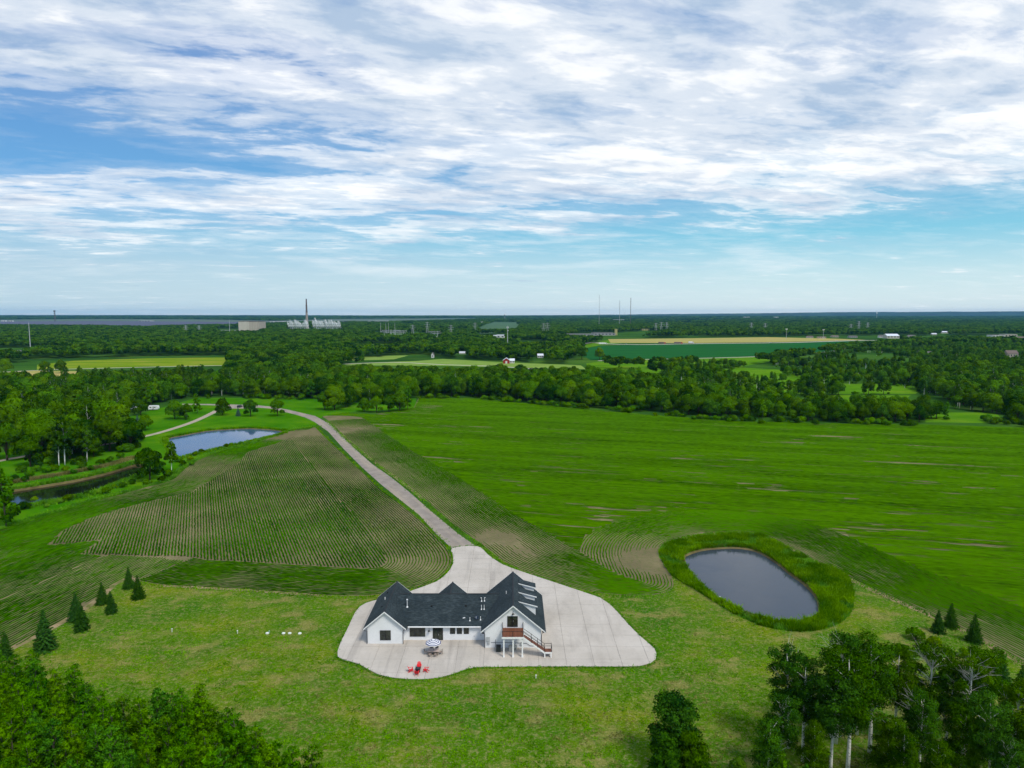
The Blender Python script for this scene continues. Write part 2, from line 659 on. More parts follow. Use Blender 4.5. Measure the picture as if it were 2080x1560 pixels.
patchy("asphalt", [(0.25, 8, (1, 1, 1), [(0.3, (0.23, 0.20, 0.175)), (0.7, (0.34, 0.30, 0.265))]),
                   (0.35, 8, (1, 0.06, 1), 0.46, 0.66, (0.42, 0.35, 0.26), 0.6),
                   (9, 3, (1, 1, 1), 0.45, 0.7, (0.17, 0.15, 0.14), 0.4)], rough=0.85, stretch_angle=RAD(-25))
patchy("gravel", [(0.3, 8, (1, 1, 1), [(0.3, (0.30, 0.26, 0.20)), (0.7, (0.44, 0.38, 0.31))])])
patchy("joint_dirt", [(0.5, 6, (1, 1, 1), [(0.3, (0.20, 0.18, 0.16)), (0.7, (0.28, 0.25, 0.22))])])
patchy("concrete", [(0.09, 7, (1, 1, 1), [(0.3, (0.43, 0.39, 0.345)), (0.55, (0.51, 0.465, 0.42)), (0.75, (0.56, 0.52, 0.475))]),
                    (0.25, 9, (1, 0.35, 1), 0.50, 0.72, (0.30, 0.27, 0.24), 0.5),
                    (0.5, 4, (1, 0.05, 1), 0.56, 0.66, (0.27, 0.245, 0.225), 0.35), (0.6, 4, (0.06, 1, 1), 0.58, 0.68, (0.29, 0.265, 0.245), 0.30),
                    (1.3, 8, (1, 1, 1), 0.58, 0.72, (0.28, 0.26, 0.24), 0.35)], rough=0.8)
patchy("green_crop", [(0.012, 7, (1, 4, 1), [(0.3, (0.012, 0.085, 0.020)), (0.7, (0.020, 0.12, 0.024))])])
patchy("tan_field", [(0.01, 8, (1, 6, 1), [(0.3, (0.30, 0.27, 0.08)), (0.5, (0.34, 0.32, 0.10)), (0.7, (0.48, 0.33, 0.13))])])
patchy("pale_meadow", [(0.012, 8, (1, 4, 1), [(0.3, (0.09, 0.19, 0.006)), (0.52, (0.17, 0.25, 0.012)), (0.7, (0.29, 0.27, 0.05))])])
patchy("bright_meadow", [(0.02, 8, (1, 2, 1), [(0.3, (0.055, 0.17, 0.004)), (0.52, (0.09, 0.22, 0.006)), (0.72, (0.17, 0.25, 0.015))]),
                         (0.15, 6, (1, 1, 1), 0.52, 0.72, (0.03, 0.10, 0.01), 0.5)])
patchy("pale_lawn", [(0.03, 6, (1, 3, 1), [(0.3, (0.13, 0.24, 0.03)), (0.7, (0.24, 0.33, 0.08))])])
material("road_surface", (0.50, 0.47, 0.42), 0.9, vary=0.15, vscale=0.1)
material("far_field", (0.035, 0.10, 0.025), 0.9, vary=0.3, vscale=0.01)
material("far_pale_field", (0.07, 0.11, 0.06), 0.9, vary=0.3, vscale=0.008)


def water_material(name, col, ripple=0.02):
    m = bpy.data.materials.new(name)
    m.use_nodes = True
    nodes, links = m.node_tree.nodes, m.node_tree.links
    b = nodes["Principled BSDF"]
    b.inputs["Base Color"].default_value = (*col, 1)
    b.inputs["Roughness"].default_value = 0.06
    b.inputs["IOR"].default_value = 1.40
    b.inputs["Specular IOR Level"].default_value = 0.5
    tc = N(nodes, "ShaderNodeTexCoord")
    mp = N(nodes, "ShaderNodeMapping")
    mp.inputs["Scale"].default_value = (1.0, 1.6, 1)
    links.new(tc.outputs["Object"], mp.inputs[0])
    n = N(nodes, "ShaderNodeTexNoise", i_Scale=2.6, i_Detail=5, i_Roughness=0.6)
    links.new(mp.outputs[0], n.inputs["Vector"])
    n2 = N(nodes, "ShaderNodeTexNoise", i_Scale=0.12, i_Detail=3)
    links.new(tc.outputs["Object"], n2.inputs["Vector"])
    st = math_node(nodes, links, 'MULTIPLY', n.outputs[0], ramp_node(nodes, links, n2.outputs[0], [(0.35, 0.25), (0.65, 1.0)]))
    bp = N(nodes, "ShaderNodeBump", i_Strength=1.0, i_Distance=ripple)
    links.new(st, bp.inputs["Height"])
    links.new(bp.outputs[0], b.inputs["Normal"])
    return m


mat_water = water_material("pond_water", (0.040, 0.052, 0.072))
mat_water_blue = water_material("pond_water_clear", (0.045, 0.085, 0.19), 0.003)
mat_water_dark = water_material("pond_water_dark", (0.005, 0.007, 0.005), 0.003)

pond_r_px = [(1390, 1127), (1403, 1121.5), (1434, 1114), (1487.7, 1111), (1522, 1114), (1549, 1123.5), (1580, 1142.7), (1607, 1164),
             (1633.8, 1183), (1653, 1202), (1664.6, 1221.5), (1664.6, 1248.5), (1649, 1258), (1610.8, 1264), (1572, 1263), (1534, 1252),
             (1495, 1235), (1457, 1215), (1426, 1191), (1399, 1160), (1389.6, 1140.8)]
ring_r_px = [(1341.5, 1117.7), (1376, 1100), (1434, 1091), (1510.8, 1086), (1549, 1090), (1580, 1106), (1626, 1129), (1664.6, 1146.5),
             (1703, 1162), (1726, 1183), (1732, 1214), (1728, 1244.6), (1703, 1267.7), (1664.6, 1280), (1626, 1283), (1580, 1279),
             (1541.5, 1269.6), (1495, 1248.5), (1449, 1221.5), (1407, 1194.6), (1368.5, 1171.5), (1349, 1144.6)]
pond_u_px = [(342, 890), (373, 883.7), (421, 875), (469, 871.5), (511.5, 870), (555.8, 873), (577, 877), (565, 882.7), (546, 887.5),
             (507.7, 896), (459.6, 907), (411.5, 918), (378.8, 926), (363.5, 930), (352, 916), (344, 899)]
pond_l_px = [(20, 996), (35, 993.5), (95, 984), (158.6, 973), (222, 958.6), (276, 942.8), (296, 946), (288, 962), (234.8, 984), (190, 1001.5), (127, 1015.8),
             (79, 1023.7), (47.6, 1030), (20, 1034), (8, 1015)]


def closed_curve(px, step=1.5):
    return smooth_curve(GP(px), step, closed=True)


pond_r, ring_r = closed_curve(pond_r_px), closed_curve(ring_r_px)
pond_u, pond_l = closed_curve(pond_u_px, 3), closed_curve(pond_l_px, 2)
BIG = 14500
sheet("ground", [(-BIG, -3000), (BIG, -3000), (BIG, 17000), (-BIG, 17000)], 0.0, MATS["meadow_ground"], holes=[pond_r, pond_u, pond_l])


def pond(name, curve, mat, depth):
    c = curve.mean(axis=0)
    sheet(name, (c + (curve - c) * 1.02), -depth, mat)
    n = len(curve)
    inner = c + (curve - c) * (1 - 1.1 / np.hypot(*(curve - c).T)[:, None])
    vs = np.vstack([np.c_[curve, np.full(n, 0.012)], np.c_[inner, np.full(n, -depth - 0.3)]])
    area = np.sum(curve[:, 0] * np.roll(curve[:, 1], -1) - np.roll(curve[:, 0], -1) * curve[:, 1])
    fs = [(i, (i + 1) % n, n + (i + 1) % n, n + i) if area > 0 else (i, n + i, n + (i + 1) % n, (i + 1) % n) for i in range(n)]
    o = obj("pond_bank", fast_mesh("pond_bank", vs, fs, MATS["bank_soil"]))
    o["kind"] = "structure"


pond("pond_water", pond_r, mat_water, 0.30)
pond("pond_water", pond_u, mat_water_blue, 0.30)
pond("pond_water", pond_l, mat_water_dark, 0.75)

# boundaries of the two crop fields
right_near_px = [(668, 855), (700, 885), (735, 915), (770, 943), (810, 972), (850, 1003), (890, 1038), (930, 1072), (985, 1110),
                 (1020, 1138), (1065, 1160), (1120, 1179), (1180, 1197), (1240, 1207), (1300, 1209), (1345, 1205), (1367, 1192),
                 (1364, 1172), (1350, 1150), (1338, 1125), (1350, 1103), (1400, 1088), (1470, 1080), (1540, 1084), (1600, 1108),
                 (1680, 1150), (1760, 1190), (1840, 1225), (1920, 1260), (2000, 1302), (2080, 1345), (2180, 1402)]
right_top_px = [(2350, 885), (2080, 870), (1900, 864), (1700, 861), (1480, 856), (1280, 840), (1100, 823), (960, 809), (850, 809),
                (840, 828), (760, 842), (700, 838), (655, 846)]
left_drive_px = [(640, 868), (665, 893), (690, 916), (730, 954), (770, 992), (810, 1022), (850, 1055), (885, 1090), (910, 1118), (917, 1140),
                 (905, 1162), (880, 1180), (845, 1194), (800, 1203), (740, 1210), (660, 1209), (560, 1202), (470, 1196), (400, 1192),
                 (330, 1188), (283, 1180)]
left_low_px = [(262, 1171), (230, 1187), (198, 1218), (135, 1258), (72, 1292), (20, 1318), (-120, 1385)]
left_up_px = [(-600, 1265), (-260, 1155), (-60, 1092), (40, 1066), (100, 1046), (180, 1021), (240, 1005), (300, 989), (350, 974), (375, 953), (400, 936), (440, 920),
              (500, 904), (560, 886), (600, 873), (640, 868)]
RN = smooth_curve(GP(right_near_px), 1.5)
LD = smooth_curve(GP(left_drive_px), 1.5)
LU = smooth_curve(GP(left_up_px), 2.0)
right_field = [tuple(p) for p in RN] + GP(right_top_px)
left_field = [tuple(p) for p in LD] + GP(left_low_px) + [tuple(p) for p in LU]
sheet("crop_field", right_field, 0.020, MATS["soil"])
sheet("crop_field", left_field, 0.020, MATS["soil"])

lawn_poly = GP([(-500, 1440), (20, 1300), (72, 1280), (140, 1240), (200, 1200), (262, 1160), (283, 1170), (400, 1180), (740, 1195), (900, 1150), (925, 1110),
                (985, 1105), (1065, 1150), (1240, 1195), (1340, 1190), (1335, 1120), (1400, 1080), (1560, 1078), (1700, 1150), (1920, 1250),
                (2100, 1345), (2700, 1560)]) + [(150, 20), (-150, 20)]
sheet("lawn", lawn_poly, 0.008, MATS["lawn_grass"], holes=[pond_r])
meadow_poly = GP([(-200, 1160), (-60, 1092), (100, 1046), (300, 989), (400, 936), (560, 886), (640, 868), (655, 846), (700, 838), (845, 830), (845, 806),
                  (600, 808), (400, 808), (250, 850), (100, 900), (-200, 960)])
sheet("grass_bank", meadow_poly, 0.010, MATS["mown_grass"], holes=[pond_u, pond_l])

# driveway, gravel paths, farm road
dr_r = [(968.8, 1111), (928.5, 1082.7), (870.8, 1034.6), (832, 1000), (793.8, 969), (755, 942), (720.8, 911.5), (690, 880.8), (670.8, 861.5), (640, 845),
        (600, 835.6), (582.7, 831.7), (550, 826), (523, 823), (470, 821.5), (420, 820.5), (370, 820)]
dr_l = [(370, 822), (420, 823), (468, 824.5), (470, 829), (500, 829.5), (523, 828), (550, 830), (575, 836), (600, 842), (620, 848), (640, 857.7), (647.7, 863.5), (667, 877),
        (697.7, 911.5), (736, 950), (774.6, 984.6), (813, 1015.4), (851.5, 1046), (886, 1084.6), (918.8, 1115)]
sheet("driveway", GP(dr_r + dr_l), 0.030, MATS["asphalt"])
path_c = smooth_curve(GP([(440, 834), (427, 841), (392, 857), (334.6, 876), (286.5, 888), (230, 900), (150, 912), (60, 925), (0, 936), (-80, 950)]), 4)
sheet("gravel_path", strip_outline(path_c, 3.6), 0.034, MATS["gravel"])

# bare track along the field's edge by the driveway and the seams
patchy("dry_verge", [(0.4, 8, (1, 1, 1), [(0.35, (0.10, 0.13, 0.03)), (0.5, (0.24, 0.19, 0.10)), (0.65, (0.33, 0.25, 0.15))])])
sheet("field_margin", strip_outline(RN[:int(len(RN) * 0.43)] - np.array([0.5, 0.2]), 1.5), 0.026, MATS["dry_verge"])
ll = smooth_curve(GP([(283, 1182), (262, 1172), (230, 1188), (198, 1219), (135, 1259), (72, 1293), (20, 1319), (-120, 1386)]), 3)
sheet("field_margin", strip_outline(ll, 1.6), 0.026, MATS["dry_verge"])
sheet("field_margin", strip_outline(smooth_curve(GP([(330, 1189), (400, 1193), (470, 1197), (560, 1203), (660, 1210)]), 3), 1.3), 0.0264, MATS["dry_verge"])
rr = smooth_curve(GP([(1560, 1095), (1600, 1113), (1680, 1154), (1760, 1194), (1840, 1229), (1920, 1264), (2000, 1306), (2080, 1349), (2180, 1406)]), 3)
sheet("field_margin", strip_outline(rr, 1.5), 0.026, MATS["dry_verge"])

# concrete apron: slabs laid on a base, with recessed joints
pad_px = [(918.5, 1113), (968.8, 1109), (994, 1128.6), (1021, 1146), (1054.4, 1158.7), (1092.5, 1171.4), (1140, 1187), (1187.7, 1203), (1219.5, 1214),
          (1238.5, 1227), (1254.4, 1242.8), (1276.6, 1268), (1298.8, 1290.4), (1321, 1309.4), (1330, 1318), (1333.5, 1328), (1332, 1338), (1321, 1346.5), (1299, 1352.6),
          (1219, 1353.2), (1124, 1353), (1013, 1353.8), (965.6, 1354.8), (946.6, 1358.6), (921, 1368), (895.8, 1375), (864, 1379), (826, 1378.6),
          (794, 1375.4), (768.9, 1369.7), (749.8, 1360), (730.8, 1349), (711.7, 1342.8), (696, 1339.6), (686, 1333), (685.7, 1322), (692.7, 1303),
          (708.6, 1271), (721, 1244.4), (730.8, 1231.7), (743.5, 1224.4), (759, 1219.6), (790, 1213), (832, 1201), (857.7, 1192), (883, 1182.5),
          (902, 1170), (914.8, 1155.5), (920.5, 1144.4), (919.6, 1125)]
pad = [tuple(p) for p in smooth_curve(GP(pad_px, 0.12), 2.0, closed=True)]
joint_base = sheet("concrete_pad", pad, 0.045, MATS["joint_dirt"])


def clip_cell(poly, x0, x1, y0, y1):
    def cl(P, inside_f, cross):
        out = []
        for i in range(len(P)):
            a, b = P[i - 1], P[i]
            ia, ib = inside_f(a), inside_f(b)
            if ib:
                if not ia:
                    out.append(cross(a, b))
                out.append(b)
            elif ia:
                out.append(cross(a, b))
        return out

    def cx(x):
        return lambda a, b: (x, a[1] + (b[1] - a[1]) * (x - a[0]) / (b[0] - a[0]))

    def cyy(y):
        return lambda a, b: (a[0] + (b[0] - a[0]) * (y - a[1]) / (b[1] - a[1]), y)
    P = list(poly)
    for f, c in ((lambda p: p[0] >= x0, cx(x0)), (lambda p: p[0] <= x1, cx(x1)), (lambda p: p[1] >= y0, cyy(y0)), (lambda p: p[1] <= y1, cyy(y1))):
        if not P:
            return []
        P = cl(P, f, c)
    return P


xs = np.arange(-5.0 - 4.85 * 6, 50, 4.85)
ys = np.arange(117.0 - 4.6 * 3, 190, 4.6)
for i in range(len(xs) - 1):
    for j in range(len(ys) - 1):
        g = 0.022
        P = clip_cell(pad, xs[i] + g, xs[i + 1] - g, ys[j] + g, ys[j + 1] - g)
        if len(P) < 3:
            continue
        ar = 0.5 * sum(P[k - 1][0] * P[k][1] - P[k][0] * P[k - 1][1] for k in range(len(P)))
        if abs(ar) < 0.3:
            continue
        if ar < 0:
            P = P[::-1]
        cx_, cy_ = sum(p[0] for p in P) / len(P), sum(p[1] for p in P) / len(P)
        if -26 < cx_ < 5 and 127 < cy_ < 136:
            continue                      # under the house
        top = 0.115 + random.Random(i * 97 + j).uniform(-0.004, 0.004)
        me = MB().extrude([(p[0], p[1], 0.05) for p in P], (0, 0, top - 0.05)).mesh("slab", MATS["concrete"])
        obj("slab", me, joint_base)

# ------------------------------------------------------------------ crop rows (real plants in rows, joined)
leaf_material("crop_leaves", (0.012, 0.062, 0.001), (0.070, 0.210, 0.002), rnd=0.0, trans=0.2)


def offset_rows(curve, n, s, side, start=0.5, step=0.8):
    """rows parallel to a boundary; side = +1 left of the curve's direction"""
    t = np.gradient(curve, axis=0)
    t /= np.linalg.norm(t, axis=1)[:, None]
    nr = np.stack([-t[:, 1], t[:, 0]], 1) * side
    rows = []
    for k in range(n):
        d = (start + k) * s
        P = curve + nr * d
        if k % 5 == 0:
            pass
        # resample
        seg = np.hypot(*np.diff(P, axis=0).T)
        L = np.r_[0, np.cumsum(seg)]
        m = max(2, int(L[-1] / step))
        q = np.linspace(0, L[-1], m)
        R = np.c_[np.interp(q, L, P[:, 0]), np.interp(q, L, P[:, 1])]
        ok = dist_to_curve(R, curve) > d - 0.25
        rows.append((R, ok))
    return rows


def straight_rows(poly, direction, s, step):
    d = np.array(direction) / np.hypot(*direction)
    nr = np.array([-d[1], d[0]])
    P = np.array(poly)
    a0, a1 = (P @ nr).min(), (P @ nr).max()
    l0, l1 = (P @ d).min(), (P @ d).max()
    rows = []
    for a in np.arange(a0 + s / 2, a1, s):
        q = np.arange(l0, l1, step)
        wob = 0.12 * np.sin(q / 37.0 + a / 61.0)
        R = nr * a + d * q[:, None] + nr * wob[:, None]
        rows.append((R, inside(R, poly)))
    return rows


BARE = [(G(1300, 1120), 11, 0.40), (G(1340, 1150), 8, 0.42), (G(1262, 1145), 6, 0.22), (G(1420, 1088), 6, 0.25), (G(1600, 1118), 6, 0.30), (G(1680, 1085), 5, 0.30),
        (G(875, 828), 15, 0.75), (G(1640, 1145), 6, 0.25), (G(1160, 1165), 6, 0.30), (G(1080, 1120), 5, 0.28), (G(1030, 1095), 5, 0.25),
        (G(640, 878), 16, 0.32), (G(590, 884), 12, 0.5), (G(480, 1180), 6, 0.2), (G(390, 1085), 8, 0.2), (G(700, 872), 9, 0.35),
        (G(750, 955), 8, 0.2), (G(850, 1145), 5, 0.2), (G(1150, 1112), 5, 0.3), (G(1800, 1170), 6, 0.25), (G(1000, 1085), 5, .25), (G(1950, 1290), 12, 0.16), (G(2060, 1350), 14, 0.2), (G(1860, 1240), 8, 0.12)]


def rows_mesh(name, rows, dirn, h=0.42, w=0.50, soil=0.0, seed=1, bright=0.5, streak=True, rowvar=0.035):
    V, F, T = [], [], []
    base = 0
    r = np.random.default_rng(seed)
    for row in rows:
        R, ok = row[0], row[1]
        extra = row[2] if len(row) > 2 else 0.0
        if ok.sum() < 3:
            continue
        n = len(R)
        t = np.gradient(R, axis=0)
        t /= np.maximum(np.linalg.norm(t, axis=1)[:, None], 1e-6)
        nr = np.stack([-t[:, 1], t[:, 0]], 1)
        x, y = R[:, 0], R[:, 1]
        g = fbm(x / 26, y / 26, seed, 4)
        rowv = r.normal(0, rowvar)
        rowt = r.normal(0, rowvar * 1.6)
        # thin streaks along the interior row direction
        if streak:
            u = x * dirn[0] + y * dirn[1]
            v = -x * dirn[1] + y * dirn[0]
            st = fbm(u / 26, v / 2.2, seed + 5, 3)
            hole = np.clip((st - 0.655) * 9, 0, 1) * 0.8
            st2 = fbm(u / 11, v / 2.6, seed + 6, 3)
            hole = np.maximum(hole, np.clip((st2 - 0.70 + np.clip((310 - y) / 140, -0.3, 1) * 0.05) * 7, 0, 1) * 0.85)
        else:
            hole = np.zeros(n)
        size = 0.82 + (g - 0.5) * 0.9 - (soil(x, y) if callable(soil) else soil) - hole * 0.75 + rowv - extra
        for (bx, by), br, amt in BARE:
            size -= amt * np.exp(-((x - bx) ** 2 + ((y - by) * 0.8) ** 2) / br ** 2)
        size = np.clip(size, 0, 1.15) * r.uniform(0.78, 1.18, n)
        good = ok & (size > 0.22)
        jit = r.normal(0, 0.05, n)
        ww = w * size * 0.56
        hh = h * size * r.uniform(0.75, 1.2, n)
        Lp = R + nr * (ww + jit)[:, None]
        Rp = R - nr * (ww - jit)[:, None]
        Tp = R + nr * jit[:, None]
        z0 = np.full(n, 0.0205)
        vs = np.stack([np.c_[Lp, z0 + hh * 0.35], np.c_[Tp, z0 + hh], np.c_[Rp, z0 + hh * 0.35]], 1).reshape(-1, 3)
        u_, v_ = x * dirn[0] + y * dirn[1], -x * dirn[1] + y * dirn[0]
        tt = np.clip(bright + (fbm(u_ / (55 if streak else 18), v_ / (7 if streak else 18), seed + 9, 4) - 0.5) * 0.95 + rowt + r.normal(0, 0.16, n), 0, 1)
        i = np.nonzero(good[:-1] & good[1:])[0]
        if len(i) == 0:
            continue
        a = base + 3 * i
        F.append(np.stack([a, a + 1, a + 4, a + 3], 1))
        F.append(np.stack([a + 1, a + 2, a + 5, a + 4], 1))
        V.append(vs)
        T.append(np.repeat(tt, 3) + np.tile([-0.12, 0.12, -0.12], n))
        base += 3 * n
    me = fast_mesh(name, np.vstack(V), np.vstack(F), MATS["crop_leaves"], np.concatenate(T))
    o = obj(name, me)
    prop(o, kind="stuff")
    return o


S = 0.76
DIR_A = np.array(G(660, 880)) - np.array(G(880, 1090))
DIR_A /= np.hypot(*DIR_A)
polyA = GP([(640, 868), (560, 902), (505, 918), (480, 945), (430, 975), (390, 1000), (290, 1022), (190, 1050), (130, 1078), (100, 1108), (205, 1098),
            (165, 1126), (300, 1131), (420, 1141), (560, 1151), (700, 1160), (800, 1190), (920, 1190), (925, 1110)])
NB = 21
rowsB = []
for R, ok in offset_rows(LD, NB, S, -1 if False else 1, step=0.9):
    rowsB.append((R, ok & inside(R, left_field)))
if sum(o.sum() for _, o in rowsB) < 500:
    rowsB = [(R, ok & inside(R, left_field)) for R, ok in offset_rows(LD, NB, S, -1, step=0.9)]
rowsA = []
for R, ok in straight_rows(polyA, DIR_A, S, 0.9):
    if ok.sum() > 2:
        ok = ok & inside(R, left_field)
        ok[ok] = dist_to_curve(R[ok], LD) > NB * S
        rowsA.append((R, ok))
rowsC = []
sideC = -1
LDe = LD[-1]
LDt = (LD[-1] - LD[-4]) / np.hypot(*(LD[-1] - LD[-4]))


def clear_of_B(R):
    """not on the rows that follow the near edge (beyond their end everything is free)"""
    return (dist_to_curve(R, LD) > NB * S) | (((R - LDe) @ LDt) > 0.3)


for R, ok in offset_rows(LU, 62, S, sideC, step=1.1):
    ok = ok & inside(R, left_field) & ~inside(R, polyA)
    if ok.sum() > 2:
        ok[ok] = clear_of_B(R[ok])
        rowsC.append((R, ok))
lowd = np.array(G(198, 1218)) - np.array(G(35, 1309))
for R, ok in straight_rows(left_field, lowd, S, 1.0):
    if ok.sum() > 2:
        ok = ok & ~inside(R, polyA)
        ok[ok] = clear_of_B(R[ok]) & (dist_to_curve(R[ok], LU) > 62.2 * S)
        rowsC.append((R, ok))
soilB = lambda x, y: 0.09 * np.clip((y - 156) / 12 + np.clip((x + 34) / 14, 0, 1), 0, 1) + 0.17
rows_mesh("crop_rows", rowsB, DIR_A, seed=4, bright=0.42, soil=soilB, streak=False)
rows_mesh("crop_rows", rowsA, DIR_A, seed=4, bright=0.42, soil=0.10, streak=False)
rows_mesh("crop_rows", rowsC, DIR_A, seed=5, bright=0.50, soil=0.26, streak=False)

NR = 27
rowsD = [(R, ok & inside(R, right_field), 0.17 * max(0, 1 - k / 15)) for k, (R, ok) in enumerate(offset_rows(RN, NR, S, -1, step=1.0))]
if sum(o[1].sum() for o in rowsD) < 2000:
    rowsD = [(R, ok & inside(R, right_field), 0.17 * max(0, 1 - k / 15)) for k, (R, ok) in enumerate(offset_rows(RN, NR, S, 1, step=1.0))]
DIR_E = np.array([math.cos(RAD(-14)), math.sin(RAD(-14))])
rowsE = []
for R, ok in straight_rows(right_field, DIR_E, S, 1.5):
    if ok.sum() > 2:
        near = ok & (np.abs(R[:, 0]) < R[:, 1] * 0.95 + 20)
        ok = near
        if ok.any():
            ok = ok.copy()
            idx = np.nonzero(ok)[0]
            ok[idx] = dist_to_curve(R[idx], RN) > NR * S - 0.9
        rowsE.append((R, ok))
rows_mesh("crop_rows", rowsD, DIR_E, seed=8, bright=0.78, soil=0.07, streak=False)
rows_mesh("crop_rows", rowsE, DIR_E, seed=8, bright=0.66, soil=-0.04, w=0.52, rowvar=0.06)

# ------------------------------------------------------------------ house
material("white_siding", (0.80, 0.82, 0.85), 0.6, vary=0.03, vscale=0.6)
material("white_trim", (0.85, 0.86, 0.87), 0.5)
material("black_frame", (0.012, 0.013, 0.014), 0.4)
material("window_glass", (0.012, 0.018, 0.014), 0.08, spec=0.6, color2=(0.045, 0.055, 0.04), vscale=1.4)
material("charcoal_metal", (0.03, 0.034, 0.04), 0.45)
material("galvanised", (0.62, 0.64, 0.66), 0.35, spec=0.6)
material("pipe_white", (0.78, 0.80, 0.82), 0.5)
material("deck_board", (0.17, 0.062, 0.032), 0.6, vary=0.22, vscale=3.0)
material("rail_black", (0.02, 0.02, 0.022), 0.4)
material("meter_grey", (0.42, 0.44, 0.46), 0.5)
material("condenser_dark", (0.05, 0.06, 0.058), 0.5)
material("generator_beige", (0.50, 0.49, 0.44), 0.5)
material("flashing_dark", (0.012, 0.014, 0.016), 0.6)


def shingle_material():
    m = bpy.data.materials.new("shingles")
    m.use_nodes = True
    nodes, links = m.node_tree.nodes, m.node_tree.links
    b = nodes["Principled BSDF"]
    b.inputs["Roughness"].default_value = 0.85
    b.inputs["Specular IOR Level"].default_value = 0.25
    tc = N(nodes, "ShaderNodeTexCoord")
    mp = N(nodes, "ShaderNodeMapping")
    mp.inputs["Scale"].default_value = (0.9, 0.9, 7.0)
    links.new(tc.outputs["Object"], mp.inputs[0])
    n = N(nodes, "ShaderNodeTexNoise", i_Scale=1.6, i_Detail=6, i_Roughness=0.7)
    links.new(mp.outputs[0], n.inputs["Vector"])
    n2 = N(nodes, "ShaderNodeTexNoise", i_Scale=0.35, i_Detail=3)
    links.new(tc.outputs["Object"], n2.inputs["Vector"])
    f = math_node(nodes, links, 'ADD', math_node(nodes, links, 'MULTIPLY', n.outputs[0], 0.75), math_node(nodes, links, 'MULTIPLY', n2.outputs[0], 0.25))
    c = ramp_node(nodes, links, f, [(0.36, (0.008, 0.015, 0.019)), (0.5, (0.020, 0.032, 0.038)), (0.64, (0.052, 0.068, 0.076))])
    links.new(c, b.inputs["Base Color"])
    w = N(nodes, "ShaderNodeTexWave", wave_type='BANDS', bands_direction='Z')
    w.inputs["Scale"].default_value = 2.2
    w.inputs["Distortion"].default_value = 0.6
    links.new(tc.outputs["Object"], w.inputs["Vector"])
    bp = N(nodes, "ShaderNodeBump", i_Strength=0.6, i_Distance=0.03)
    links.new(w.outputs[0], bp.inputs["Height"])
    links.new(bp.outputs[0], b.inputs["Normal"])
    MATS["shingles"] = m


shingle_material()
GR = 0.115                       # top of the concrete
HO = (-10.0, 128.0, 0.0)
house = thing("farmhouse", HO, "white farmhouse with charcoal gabled roofs standing on the concrete apron", "house")

WX0, WX1, WY = -26.75, -20.25, 122.75          # left wing front wall
MY = 124.2                                    # middle wall
GX0, GX1, GY = -4.95, 5.35, 121.2              # right wing
SL = 0.84                                     # roof slope of the wings
LRX, LRZ = -23.5, 6.45
RRX, RRZ = 0.2, 8.25


def gable_wall(mb, x0, x1, y0, y1, rx, rz, sl, under=0.16):
    """solid block with a gable at each end"""
    e0, e1 = rz - under - sl * (rx - x0), rz - under - sl * (x1 - rx)
    pts = [(x0, y0, 0.05), (x1, y0, 0.05), (x1, y0, e1), (rx, y0, rz - under), (x0, y0, e0)]
    mb.extrude(pts, (0, y1 - y0, 0))


mb = MB(); gable_wall(mb, WX0, WX1, WY, 136.4, LRX, LRZ, SL); build(mb, "wall", MATS["white_siding"], house)
mb = MB(); gable_wall(mb, GX0, GX1, GY, 137.1, RRX, RRZ, SL); build(mb, "wall", MATS["white_siding"], house)
mb = MB()
mz = 2.95
mb.extrude([(WX1 + 0.01, MY, 0.05), (WX1 + 0.01, 137.7, 0.05), (WX1 + 0.01, 137.7, 3.0), (WX1 + 0.01, 131.4, 5.85), (WX1 + 0.01, MY, 2.86)], (GX0 - WX1 - 0.02, 0, 0))
build(mb, "wall", MATS["white_siding"], house)
# entrance gable on the far side
mb = MB(); gable_wall(mb, -15.4, -9.4, 136.9, 139.6, -12.4, 5.1, SL, 0.14); build(mb, "wall", MATS["white_siding"], house)

# battens on the walls that face the photographer
mb = MB()


def battens(x0, x1, y, top):
    x = x0 + 0.2
    while x < x1:
        mb.box(x - 0.03, x + 0.03, y - 0.0055, y + 0.01, GR + 0.05, top(x) - 0.02)
        x += 0.41


battens(WX0, WX1, WY, lambda x: LRZ - 0.2 - SL * abs(x - LRX))
battens(WX1, GX0, MY, lambda x: 2.85)
battens(GX0, GX1, GY, lambda x: RRZ - 0.2 - SL * abs(x - RRX))
bt = build(mb, "batten", MATS["white_siding"], house)
bt["kind"] = "stuff"


def wing_roof(name, rx, rz, ex0, ex1, y0, y1, sl=SL, th=0.14):
    """two shingled slopes, a cap and white rake boards on the near and far gable"""
    for ex in (ex0, ex1):
        ez = rz - sl * abs(ex - rx)
        pts = [(rx, y0, rz), (ex, y0, ez), (ex, y0, ez - th), (rx, y0, rz - th)]
        mbx = MB().extrude(pts, (0, y1 - y0, 0))
        ro = build(mbx, "roof", MATS["shingles"], house)
    mbx = MB().beam((rx, y0 + 0.01, rz + 0.015), (rx, y1 - 0.01, rz + 0.015), 0.26, 0.05)
    build(mbx, "ridge_cap", MATS["flashing_dark"], house)
    for y, s in ((y0, -1), (y1, 1)):
        mbx = MB()
        for ex in (ex0, ex1):
            ez = rz - sl * abs(ex - rx)
            sg = 1 if ex > rx else -1
            pts = [(rx, y + s * 0.005, rz + 0.02), (ex, y + s * 0.005, ez + 0.02), (ex, y + s * 0.005, ez - 0.2), (rx, y + s * 0.005, rz - 0.22)]
            mbx.extrude(pts, (0, s * 0.05, 0))
        build(mbx, "rake_board", MATS["white_trim"], house)


wing_roof("left", LRX, LRZ, -27.45, -19.55, 122.3, 136.9)
wing_roof("right", RRX, RRZ, -5.70, 6.10, 120.8, 137.6)
